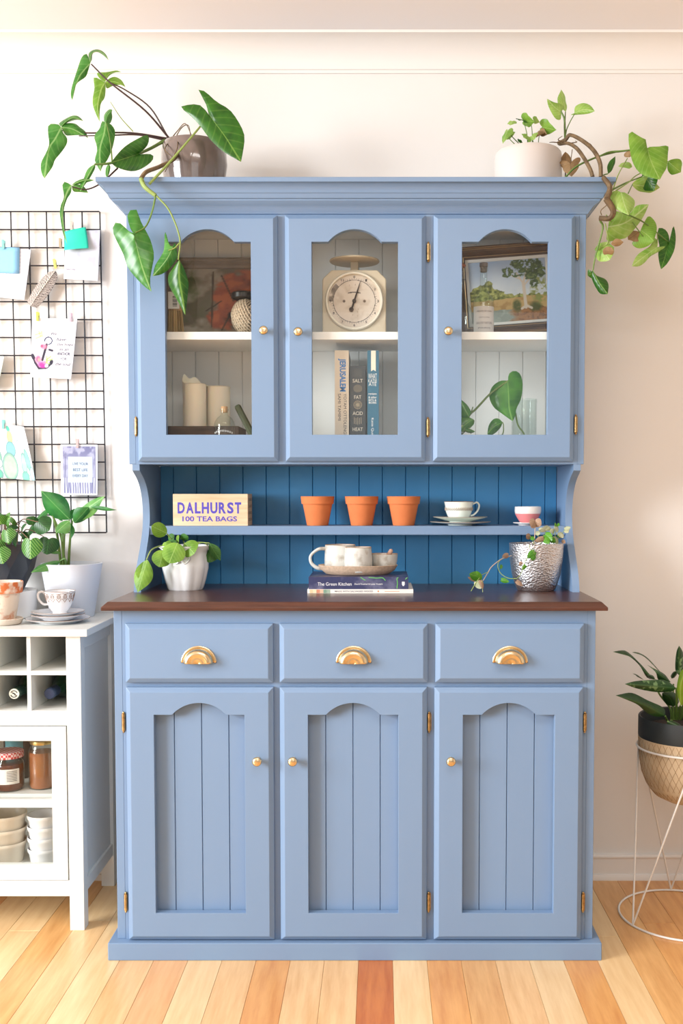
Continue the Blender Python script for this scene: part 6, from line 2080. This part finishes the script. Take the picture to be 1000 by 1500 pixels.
def book(x0, x1, ytop, cover, label, depth=0.175):
    a, b = k(x0, 1100, BYY).x, k(x1, 1100, BYY).x
    h_ = k(x0, ytop, BYY).z - LZ
    t = thing('book', label, 'book', ((a + b) / 2, BYY + depth / 2, LZ), 'upright cookbooks behind glass')
    cv_ = MB().box(a, b, BYY, BYY + 0.003, LZ, LZ + h_).box(a, a + 0.002, BYY + 0.003, BYY + depth, LZ, LZ + h_).box(b - 0.002, b, BYY + 0.003, BYY + depth, LZ, LZ + h_)
    cv_.build('cover', cover, t)
    MB().box(a + 0.0022, b - 0.0022, BYY + 0.0032, BYY + depth - 0.004, LZ + 0.003, LZ + h_ - 0.003).build('pages', m_paper, t)
    return t, a, b, h_


def spine_text(t, s, x, y0, y1, wpx, m, bold=0.0, name='lettering', mbx=None):
    """vertical line of text reading down; y0, y1 and wpx in crop pixels"""
    c0, c1 = k(x, y0, BYY), k(x, y1, BYY)
    mb = mbx or MB()
    text(mb, s, front_at(c0.x, BYY - 0.0005, (c0.z + c1.z) / 2, -math.pi / 2), abs(c0.z - c1.z), M(wpx / 4.0522, BYY), bold)
    return mb if mbx else mb.build(name, m, t)


m_bcream = mat('cream_book_cloth', (224, 212, 196), 0.7)
m_bgrey = mat('charcoal_book_cloth', (64, 68, 72), 0.7)
m_bteal = mat('teal_book_cloth', (44, 104, 132), 0.55, var=0.05, vscale=10)
t, a, b, h_ = book(325, 408, 824, m_bcream, 'tall cream cookbook with blue lettering on its spine')
spine_text(t, 'JERUSALEM', 367, 872, 1068, 46, mat('print_bright_blue', (50, 128, 206), 0.7), 0.03)
mbx = MB()
spine_text(t, 'YOTAM OTTOLENGHI', 386, 1080, 1345, 17, None, 0.0, mbx=mbx)
spine_text(t, 'SAMI TAMIMI', 352, 1080, 1240, 17, None, 0.0, mbx=mbx)
mbx.build('lettering', mat('print_charcoal', (66, 66, 74), 0.7), t)
t, a, b, h_ = book(414, 508, 915, m_bgrey, 'shorter charcoal cookbook with pale stacked words')
mb, mb2 = MB(), MB()
m_pl = mat('print_pale', (206, 200, 186), 0.7)
for s, y in (('SALT', 1004), ('FAT', 1101), ('ACID', 1197), ('HEAT', 1292)):
    c = k(461, y, BYY)
    text(mb, s, front_at(c.x, BYY - 0.0005, c.z), M((60 if len(s) > 3 else 42) / 4.05, BYY), M(21 / 4.05, BYY), 0.01)
mb.build('lettering', m_pl, t)
for i, y in enumerate((957, 1050, 1147, 1243)):
    c = k(461, y, BYY)
    rr2 = M(24 / 4.05, BYY)
    if i == 0:
        for q in range(-3, 4):
            for w_ in range(-3, 4):
                if (q + w_) % 2 == 0:
                    mb2.box(c.x + q * rr2 / 3.6 - 0.0006, c.x + q * rr2 / 3.6 + 0.0006, BYY - 0.0005, BYY - 0.0001, c.z + w_ * rr2 / 3.6 - 0.0006, c.z + w_ * rr2 / 3.6 + 0.0006)
    elif i == 1:
        for q in range(4):
            mb2.tube([(c.x + rr2 * (0.25 + 0.25 * q) * math.cos(an), BYY - 0.0004, c.z + rr2 * (0.2 + 0.22 * q) * math.sin(an)) for an in [2 * math.pi * e / 16 for e in range(16)]], 0.0005, 4, closed=True)
    elif i == 2:
        for q in range(10):
            an = math.pi * q / 10
            mb2.tube([(c.x - rr2 * math.cos(an), BYY - 0.0004, c.z - rr2 * math.sin(an)), (c.x + rr2 * math.cos(an), BYY - 0.0004, c.z + rr2 * math.sin(an))], 0.0005, 4)
        mb2.tube([(c.x + rr2 * math.cos(an), BYY - 0.0004, c.z + rr2 * math.sin(an)) for an in [2 * math.pi * e / 20 for e in range(20)]], 0.0006, 4, closed=True)
    else:
        for q in range(-2, 3):
            mb2.box(c.x + q * rr2 / 2.4 - 0.0007, c.x + q * rr2 / 2.4 + 0.0007, BYY - 0.0005, BYY - 0.0001, c.z - rr2 * (0.9 - 0.1 * abs(q)), c.z + rr2 * (0.9 - 0.15 * (q % 2)))
mb2.build('spine_artwork', mat('print_tan', (168, 158, 138), 0.7), t)
t, a, b, h_ = book(518, 586, 824, m_bteal, 'tall teal cookbook with white lettering beside the charcoal one')
mb = MB()
for s, y, ww, hh_ in (('WHAT', 983, 50, 38), ('KATIE', 1010, 50, 22), ('ATE', 1030, 46, 26)):
    c = k(549, y - 6, BYY)
    text(mb, s, front_at(c.x, BYY - 0.0005, c.z), M(ww / 4.05, BYY), M(hh_ / 4.05 * 0.8, BYY), 0.0)
for s, y, ww, hh_ in (('recipes', 1083, 48, 16), ('& other', 1102, 48, 16), ('BITS &', 1119, 46, 14), ('BOBS', 1134, 44, 14)):
    c = k(549, y, BYY)
    text(mb, s, front_at(c.x, BYY - 0.0005, c.z), M(ww / 4.05, BYY), M(hh_ / 4.05 * 0.8, BYY), 0.01)
spine_text(t, 'Katie Quinn', 548, 1225, 1345, 17, None, 0.0, mbx=mb)
mb.build('lettering', mat('print_white', (236, 236, 236), 0.7), t)
c0, c1 = k(540, 824, BYY), k(568, 948, BYY)
MB().prism([(c0.x, c0.z - 0.0005), (c1.x, c0.z - 0.0005), (c1.x, c1.z), ((c0.x + c1.x) / 2, c1.z + 0.004), (c0.x, c1.z)], BYY - 0.0009, BYY - 0.0001, lambda a, b, d: (a, d, b)).build('ribbon', mat('ivory_ribbon', (236, 228, 210), 0.7), t)

# ---- right cupboard: tilted landscape painting
RT = math.radians(4.2)
k = K(670, 330, 6.6667)
PY_ = 0.402
pc = k(60, 335, PY_)          # inner top-left corner of the white slip
pw, phh = 0.330, 0.262        # outer size
fw = 0.034
# tilt about the lower left outer corner that stands on the shelf
o_tl = k(25, 268, PY_)
low = Vector((-0.0, 0, 0))
cs, sn = math.cos(RT), math.sin(RT)
corner = Vector((pc.x - fw * cs + fw * sn * -1 * -1, PY_, pc.z + fw * cs + fw * sn * -1))
phh = (corner.z - UZ) / cs
ll = Vector((corner.x + phh * sn, PY_, UZ + 0.0003))


def tfp(p):
    return Vector((ll.x + p.x * cs - p.z * sn, ll.y + p.y, ll.z + p.x * sn + p.z * cs))


t = thing('landscape_painting', 'tilted landscape painting of a gum tree in a dark moulded frame', 'painting', tuple(ll))
m_frame = mat_wood('dark_moulding', (58, 40, 30), (96, 70, 52), 0.4, stretch=(3, 20, 20))
m_gilt = mat('gilt_line', (190, 156, 112), 0.4, 0.4)
pw = (0.5735 - ll.x) / cs + 0.0
frame_bars(t, 0, pw, 0, phh, 0.020, fw, m_frame, [(0, 0.0), (0, 0.022), (0.004, 0.027), (0.008, 0.027), (0.010, 0.023), (0.016, 0.021), (0.022, 0.015), (0.026, 0.016), (0.030, 0.016), (0.032, 0.010), (0.0335, 0.004)], tfp)
for ins, d in ((0.006, 0.0275), (0.0095, 0.0250), (0.0280, 0.0168)):
    pts = [tfp(Vector((x, 0.020 - d, z_))) for x, z_ in ((ins, ins), (pw - ins, ins), (pw - ins, phh - ins), (ins, phh - ins))]
    lnm = MB()
    for q in range(4):
        lnm.tube([pts[q], pts[(q + 1) % 4]], 0.0009, 5)
    lnm.build('gilt_line', m_gilt, t)
frame_bars(t, 0.0335, pw - 0.0335, 0.0335, phh - 0.0335, 0.020, 0.007, mat('white_slip', (226, 226, 224), 0.5), [(0, 0.005), (0, 0.009), (0.007, 0.007), (0.008, 0.003)], tfp).name = 'slip'


def c_land(U, V):
    f, f2, f3 = fnoise(U, V, 6, 31), fnoise(U, V, 14, 32), fnoise(U, V, 30, 33)
    im = blend(np.ones(U.shape + (3,)) * C3(206, 214, 222), np.clip((V - 0.5) * 1.6, 0, 1) + (f - 0.5) * 0.5, C3(146, 170, 204))
    bush = V < 0.50 + 0.16 * np.exp(-((U - 0.24) / 0.10) ** 2) + 0.05 * np.exp(-((U - 0.08) / 0.07) ** 2) + (f2 - 0.5) * 0.16 - 0.08 * np.clip((U - 0.3) * 3, 0, 1)
    im = blend(im, bush * 1.0, C3(128, 134, 74))
    im = blend(im, bush * np.clip((f3 - 0.5) * 5, 0, 1), C3(178, 180, 110))
    im = blend(im, bush * np.clip((0.46 - f3) * 5, 0, 1), C3(84, 92, 54))
    hill = V < 0.36 + 0.05 * U + (f - 0.5) * 0.05
    im = blend(im, hill * 1.0, C3(190, 160, 108))
    im = blend(im, hill * np.clip((f2 - 0.5) * 5, 0, 1) * 0.6, C3(154, 118, 72))
    water = (V < 0.20 + (f - 0.5) * 0.04) & (U < 0.72)
    im = blend(im, water * 1.0, C3(140, 150, 142))
    im = blend(im, water * np.clip((f2 - 0.5) * 5, 0, 1) * 0.6, C3(182, 190, 184))
    bank = np.clip((U - 0.50) * 8 + (f2 - 0.5) * 2, 0, 1) * (V < 0.22 + (f - 0.5) * 0.1)
    im = blend(im, bank, C3(160, 112, 70))
    im = blend(im, bank * np.clip((f3 - 0.5) * 5, 0, 1) * 0.7, C3(112, 76, 48))
    for (x, y, rx, ry) in ((0.60, 0.25, 0.07, 0.13), (0.84, 0.22, 0.10, 0.10)):
        im = blend(im, disc(U, V, x, y, rx, ry, 0.5) * (0.5 + f3), C3(84, 92, 52))
    im = blend(im, disc(U, V, 0.90, 0.50, 0.13, 0.28, 0.4) * np.clip((f3 - 0.38) * 5, 0, 1), C3(138, 148, 82))
    trunk = C3(206, 194, 180)
    for (x0, y0, x1, y1, r) in ((0.715, 0.22, 0.70, 0.62, 0.020), (0.70, 0.60, 0.62, 0.78, 0.010), (0.70, 0.62, 0.76, 0.84, 0.012), (0.70, 0.56, 0.80, 0.70, 0.009), (0.66, 0.68, 0.56, 0.74, 0.008), (0.72, 0.24, 0.66, 0.20, 0.014), (0.73, 0.24, 0.79, 0.20, 0.014)):
        im = blend(im, seg_mask(U, V, x0, y0, x1, y1, r, 0.7), trunk)
    crown = np.zeros_like(U)
    for (x, y, rx, ry) in ((0.50, 0.80, 0.085, 0.09), (0.64, 0.93, 0.10, 0.08), (0.68, 0.80, 0.08, 0.09), (0.84, 0.90, 0.13, 0.13), (0.80, 0.74, 0.09, 0.10), (0.84, 0.60, 0.06, 0.07), (0.93, 0.80, 0.08, 0.12), (0.60, 0.76, 0.05, 0.05)):
        crown = np.maximum(crown, disc(U, V, x, y, rx, ry, 0.35))
    im = blend(im, np.clip((np.minimum(crown, 0.7) + (f3 - 0.5) * 2.6 - 0.25) * 4, 0, 1) * (crown > 0.01), C3(66, 92, 50))
    im = blend(im, crown * np.clip((f3 - 0.56) * 7, 0, 1) * 0.7, C3(126, 148, 88))
    im = blend(im, crown * np.clip((0.44 - f2) * 7, 0, 1) * 0.7, C3(44, 66, 38))
    return im


canvas('canvas', lambda u, v: tfp(Vector((0.0405 + u * (pw - 0.081), 0.0165, 0.0405 + v * (phh - 0.081)))), 170, 140, c_land, mat_attr('oil_paint', 0.55), t)

# bottles in front of the painting
c = P(708, 486, 0.345)
t = thing('labelled_bottle', 'clear glass bottle with a printed white label before the painting', 'bottle', (c.x, 0.35, UZ))
H_ = P(708, 392, 0.35).z - UZ
r_ = M(15.0, 0.35)
hs = P(708, 440, 0.35).z - UZ
MB().lathe([(0.001, 0), (r_ * 0.94, 0), (r_, 0.004), (r_, hs - 0.004), (r_ * 0.88, hs + 0.006), (r_ * 0.55, hs + 0.018), (r_ * 0.36, hs + 0.028), (r_ * 0.33, H_ - 0.012), (r_ * 0.42, H_ - 0.010), (r_ * 0.42, H_ - 0.002), (r_ * 0.36, H_)], 40, tf_at((c.x, 0.35, UZ))).build('glass', m_bottle, t, smooth=40)
MB().lathe([(0.001, H_ - 0.012), (r_ * 0.31, H_ - 0.012), (r_ * 0.33, H_ + 0.001), (r_ * 0.40, H_ + 0.002), (r_ * 0.40, H_ + 0.012), (0.001, H_ + 0.013)], 24, tf_at((c.x, 0.35, UZ))).build('stopper', mat('grey_stopper', (120, 112, 108), 0.6), t, smooth=40)
lb = MB()
for q in range(17):
    a = math.radians(-165 + 150 * q / 16)
    for z_ in (UZ + 0.004, UZ + hs * 0.80):
        lb.v.append((c.x + (r_ + 0.0003) * math.cos(a), 0.35 + (r_ + 0.0003) * math.sin(a), z_))
lb.f = [(2 * q, 2 * q + 2, 2 * q + 3, 2 * q + 1) for q in range(16)]
lbo = lb.build('paper_label', mat('aged_label', (222, 216, 212), 0.7), t, smooth=60)
tx_ = MB()
for i, (s, fr_, ww, hh_) in enumerate((('MAISON DE VIGNE', 0.66, 1.5, 0.0035), ('DISTILLERIE', 0.49, 1.0, 0.0028), ('EAU DE NATURE', 0.34, 1.6, 0.0058), ('PARIS', 0.20, 1.2, 0.0036))):
    text(tx_, s, lambda a, b: (c.x + (r_ + 0.0008) * math.sin(a / r_), 0.35 - (r_ + 0.0008) * math.cos(a / r_), UZ + hs * 0.80 * fr_ / 0.8 + b), ww * r_, hh_)
tx_.build('lettering', mat('print_grey3', (120, 112, 116), 0.7), lbo)
c = P(672, 486, 0.33)
t = thing('swing_top_bottle', 'clear swing-top bottle with wire clasp beside the labelled one', 'bottle', (c.x, 0.33, UZ))
H_ = P(676, 392, 0.33).z - UZ
r_ = M(20, 0.33)
MB().lathe([(0.001, 0), (r_ * 0.94, 0), (r_, 0.004), (r_, 0.055), (r_ * 0.93, 0.066), (r_ * 0.60, 0.088), (r_ * 0.42, 0.105), (r_ * 0.38, H_ - 0.006), (r_ * 0.46, H_ - 0.005), (r_ * 0.46, H_)], 40, tf_at((c.x, 0.33, UZ))).build('glass', m_bottle, t, smooth=40)
MB().lathe([(0.001, H_ + 0.001), (r_ * 0.46, H_ + 0.001), (r_ * 0.48, H_ + 0.006), (r_ * 0.3, H_ + 0.012), (0.001, H_ + 0.013)], 24, tf_at((c.x, 0.33, UZ))).build('stopper', mat('rust_rubber', (160, 92, 62), 0.6), t, smooth=40)
wr = MB()
for s in (-1, 1):
    wr.tube(catmull([(c.x + s * 0.004, 0.33, UZ + H_ + 0.012), (c.x + s * 0.014, 0.328, UZ + H_ + 0.004), (c.x + s * 0.015, 0.326, UZ + H_ - 0.020), (c.x + s * r_ * 0.42, 0.326, UZ + H_ - 0.032)], 5), 0.0009, 6)
wr.tube([(c.x + r_ * 0.43 * math.cos(a), 0.33 + r_ * 0.43 * math.sin(a), UZ + H_ - 0.032) for a in [2 * math.pi * q / 24 for q in range(24)]], 0.0009, 6, closed=True)
wr.build('wire_clasp', mat('clasp_wire', (92, 92, 92), 0.35, 0.9), t, smooth=60)

# ---- right cupboard: glass jar and pothos
k = K(670, 500, 6.6667)
c = k(700, 900, 0.37)
gh = k(700, 560, 0.37).z - LZ
r_ = M(12.5, 0.37) 
r_ = M(19, 0.37)
c = k(655, 900, 0.37)
t = thing('glass_jar', 'empty clear glass jar with a threaded rim beside the pothos', 'jar', (c.x, 0.385, LZ))
MB().lathe([(0.001, 0), (r_ * 0.93, 0), (r_ * 0.97, 0.004), (r_ * 0.97, gh - 0.012), (r_, gh - 0.010), (r_, gh - 0.007), (r_ * 0.96, gh - 0.006), (r_ * 0.98, gh - 0.003), (r_ * 0.96, gh), (r_ * 0.92, gh), (r_ * 0.90, 0.006), (0.001, 0.005)], 44, tf_at((c.x, 0.385, LZ))).build('glass', m_bottle, t, smooth=40)

L_pot = mat_leaf('pothos_leaf', (34, 104, 30), (76, 150, 48), (120, 180, 80), veins=5, vein_amt=0.12, rough=0.25, slope=0.6, transl=0.2)
L_potv = mat_leaf('pothos_leaf_variegated', (44, 112, 36), (86, 156, 56), (140, 190, 96), veins=5, vein_amt=0.12, rough=0.25, slope=0.6, variegate=(200, 206, 130), transl=0.2)
vb = k(40, 1000, 0.30)
t = thing('pothos_cutting', 'pothos with a large glossy heart leaf below the landscape painting', 'potted plant', (vb.x, 0.335, LZ))
MB().lathe([(0.001, 0), (0.030, 0), (0.033, 0.003), (0.036, 0.030), (0.030, 0.046), (0.026, 0.048), (0.028, 0.040), (0.001, 0.036)], 36, tf_at((vb.x, 0.335, LZ))).build('vase', m_por, t, smooth=40)
blade(t, k, [(492, 385), (500, 560), (505, 660), (537, 780)], [(420, 385), (340, 440), (308, 540), (350, 640), (420, 697), (500, 755)], [(500, 320), (555, 286), (612, 322), (635, 420), (620, 560), (575, 655), (566, 720)], .300, .292, L_pot, .02)
blade(t, k, [(440, 790), (360, 830), (290, 905)], [(400, 755), (350, 760), (305, 820)], [(420, 840), (375, 890), (320, 920)], .30, .29, L_pot, .01)
blade(t, k, [(20, 560), (60, 640), (110, 735)], [(-30, 580), (-20, 700), (50, 745)], [(60, 590), (100, 630), (130, 690)], .295, .285, L_pot, .012)
blade(t, k, [(150, 760), (90, 800), (10, 870)], [(100, 735), (50, 735), (0, 790)], [(162, 800), (120, 850), (60, 885)], .29, .28, L_potv, .01)
blade(t, k, [(60, 860), (110, 875), (172, 882)], [(90, 850), (140, 862)], [(90, 890), (140, 895)], .285, .28, L_pot, .004)
for pts, r0 in (([(-10, 960, .33), (110, 730, .31), (180, 660, .305), (310, 520, .30), (400, 450, .302), (492, 385, .302)], .0032), ([(-10, 960, .33), (60, 800, .31), (130, 690, .30), (150, 640, .30)], .002), ([(300, 1010, .34), (430, 920, .31), (448, 830, .30), (440, 790, .30)], .0018),
                ([(130, 900, .30), (128, 885, .285)], .0014), ([(565, 700, .305), (590, 820, .31), (650, 920, .32), (560, 1000, .335)], .0026), ([(-10, 960, .33), (150, 800, .295), (150, 760, .29)], .0014), ([(-10, 960, .33), (10, 700, .30), (20, 560, .296)], .0016), ([(-10, 960, .33), (40, 900, .29), (60, 860, .286)], .0014), ([(-10, 960, .335), (280, 1010, .335), (560, 1000, .335)], .002)):
    stem(t, [k(*q) for q in pts], r0, r0 * 0.7, m_stem)

# ================================================================== planter on a wire stand, right of the dresser
m_swire = mat('white_wire', (232, 228, 222), 0.4)
RC = Vector((P(1000, 1340, 0.27).x, 0.268, 0))
RR = 0.170
WR = 0.0030
TZ = P(960, 1110, 0.16).z
RT_ = M(71, 0.25)
TZ = P(975, 1112, RC.y - RT_).z
t = thing('plant_stand', 'white wire hairpin plant stand on the timber floor', 'plant stand', tuple(RC))


def circ(r, z, n=72):
    return [(RC.x + r * math.cos(2 * math.pi * q / n), RC.y + r * math.sin(2 * math.pi * q / n), z) for q in range(n)]


MB().tube(circ(RR, WR), WR, 8, closed=True).build('base_ring', m_swire, t, smooth=60)
MB().tube(circ(RT_, TZ), WR, 8, closed=True).build('top_ring', m_swire, t, smooth=60)


def cp(r, deg, z):
    a = math.radians(deg)
    return Vector((RC.x + r * math.cos(a), RC.y + r * math.sin(a), z))


for q in range(3):
    a0 = 205 + 120 * q      # foot on the base ring
    foot = cp(RR, a0, WR)
    for s in (-1, 1):
        MB().tube([foot + Vector((0, 0, 0.001)), cp(RT_ + 0.002, a0 + s * 60 * 0.97, TZ)], WR * 0.85, 8).build('leg', m_swire, t, smooth=60)
# planter: dark band above woven-look bowl
k = K(890, 930, 7.5)
m_bowl = mat('beige_bowl', (200, 178, 146), 0.7, var=0.06, vscale=30)
m_band = mat('charcoal_band', (40, 46, 48), 0.6, var=0.1, vscale=20)
Rb = RT_ - 0.003
zt_ = P(975, 1050, RC.y).z + 0.002
zb_ = P(985, 1183, RC.y - 0.06).z
zmid = P(975, 1096, RC.y - Rb).z
t = thing('bowl_planter', 'variegated leafy plant in a beige bowl planter with a charcoal rim band', 'potted plant', (RC.x, RC.y, zb_))
hN = zmid - zb_
pr_ = [(0.001, 0.0), (Rb * 0.38, 0.001), (Rb * 0.62, hN * 0.09), (Rb * 0.80, hN * 0.24), (Rb * 0.92, hN * 0.45), (Rb * 0.97, hN * 0.68), (Rb * 0.995, hN)]
MB().lathe(pr_, 56, tf_at((RC.x, RC.y, zb_))).build('bowl', m_bowl, t, smooth=50)
MB().lathe([(Rb * 0.995, zmid - zb_), (Rb * 1.0, zmid - zb_ + 0.002), (Rb * 1.0, zt_ - zb_ - 0.003), (Rb * 0.985, zt_ - zb_), (Rb * 0.95, zt_ - zb_ - 0.002), (Rb * 0.94, zmid - zb_)], 56, tf_at((RC.x, RC.y, zb_))).build('rim_band', m_band, t, smooth=50)
MB().lathe([(Rb * 0.945, zt_ - zb_ - 0.035), (0.001, zt_ - zb_ - 0.028)], 36, tf_at((RC.x, RC.y, zb_))).build('soil', m_soil, t)


def bowl_r(z_):
    zz_ = z_
    for (r0, z0), (r1, z1) in zip(pr_[:-1], pr_[1:]):
        if z0 <= zz_ <= z1:
            return r0 + (r1 - r0) * (zz_ - z0) / (z1 - z0)
    return pr_[-1][0]


ms_ = MB()
for q in range(44):
    for s in (-1, 1):
        pts = []
        for e in range(11):
            z_ = hN * (0.10 + 0.88 * e / 10)
            a = 2 * math.pi * q / 44 + s * e * 0.062
            r = bowl_r(z_) + 0.0003
            pts.append((RC.x + r * math.cos(a), RC.y + r * math.sin(a), zb_ + z_))
        ms_.tube(pts, 0.0006, 3, caps=False)
o = ms_.build('mesh_pattern', mat('pattern_brown', (160, 130, 96), 0.8), t)
o['kind'] = 'stuff'
L_agl = mat_leaf('aglaonema_leaf', (26, 62, 30), (44, 88, 44), (70, 110, 66), veins=8, vein_amt=0.15, rough=0.35, variegate=(120, 156, 104), slope=1.4, transl=0.12)
L_agd = mat_leaf('aglaonema_leaf_dark', (22, 54, 24), (40, 78, 34), (60, 98, 54), veins=8, vein_amt=0.15, rough=0.35, slope=1.4, transl=0.12)
L_agy = mat_leaf('aglaonema_leaf_lime', (96, 130, 24), (132, 160, 44), (150, 176, 80), veins=8, vein_amt=0.15, rough=0.4, slope=1.4, transl=0.3)
lf_ = [([(750, 585), (480, 560), (185, 540)], [(640, 500), (470, 495), (290, 510)], [(690, 625), (520, 628), (320, 590)], .20, .16, L_agl),
       ([(630, 890), (380, 760), (85, 665)], [(610, 800), (440, 720), (270, 638), (150, 650)], [(540, 900), (430, 860), (330, 770), (200, 710)], .20, .15, L_agd),
       ([(525, 490), (400, 400), (290, 260), (55, 187)], [(460, 435), (370, 330), (215, 185), (130, 172)], [(430, 470), (350, 340), (240, 240), (140, 205)], .26, .22, L_agd),
       ([(720, 540), (560, 400), (420, 250), (265, 190)], [(600, 430), (440, 255), (330, 192)], [(590, 430), (430, 265), (320, 200)], .30, .26, L_agd),
       ([(690, 520), (560, 430), (430, 328)], [(620, 430), (510, 370)], [(560, 500), (530, 420), (480, 365)], .27, .24, L_agl),
       ([(790, 450), (780, 300), (782, 118)], [(745, 400), (740, 300), (755, 180)], [(830, 420), (840, 280), (820, 180)], .26, .25, L_agl),
       ([(800, 770), (800, 560), (860, 360)], [(765, 660), (760, 540), (800, 400)], [(900, 760), (920, 560), (900, 420)], .17, .15, L_agy),
       ([(720, 790), (680, 690), (595, 640)], [(640, 760), (600, 690)], [(780, 740), (740, 640), (650, 620)], .24, .22, L_agd),
       ([(660, 950), (740, 985), (830, 1040)], [(720, 945), (790, 980)], [(650, 985), (720, 1040), (790, 1050)], .17, .15, L_agd),
       ([(520, 490), (470, 460), (430, 440)], [(500, 450), (460, 435)], [(490, 490), (450, 470)], .25, .24, L_agl),
       ([(700, 480), (720, 440), (750, 400)], [(690, 450), (720, 405)], [(730, 470), (760, 430)], .26, .25, L_agd),
       ([(400, 498), (340, 460), (270, 425)], [(340, 450), (300, 428)], [(330, 465), (300, 440)], .25, .24, L_agd),
       ([(860, 640), (960, 520), (1080, 470)], [(880, 560), (980, 460)], [(920, 660), (1010, 580)], .22, .18, L_agl), ([(880, 800), (1000, 760), (1110, 780)], [(940, 740), (1040, 730)], [(930, 840), (1020, 830)], .20, .16, L_agd)]
for mid_, l_, r2_, y0, y1, m in lf_:
    blade(t, k, mid_, l_, r2_, y0, y1, m, .012)
for pts in ([(700, 930, .26), (680, 800, .25), (560, 640, .25), (525, 490, .26)], [(720, 930, .26), (715, 850, .26), (720, 540, .30)], [(740, 930, .25), (760, 700, .25), (790, 450, .26)], [(650, 940, .22), (630, 890, .20)], [(760, 930, .25), (790, 800, .22), (800, 770, .17)], [(750, 930, .25), (755, 700, .22), (750, 585, .20)], [(700, 940, .24), (680, 960, .20), (660, 950, .17)], [(790, 930, .25), (830, 760, .24), (860, 640, .22)], [(720, 930, .25), (720, 790, .24)], [(800, 930, .25), (850, 840, .22), (880, 800, .20)]):
    stem(t, [k(*q) for q in pts], .0036, .0024, m_stem)
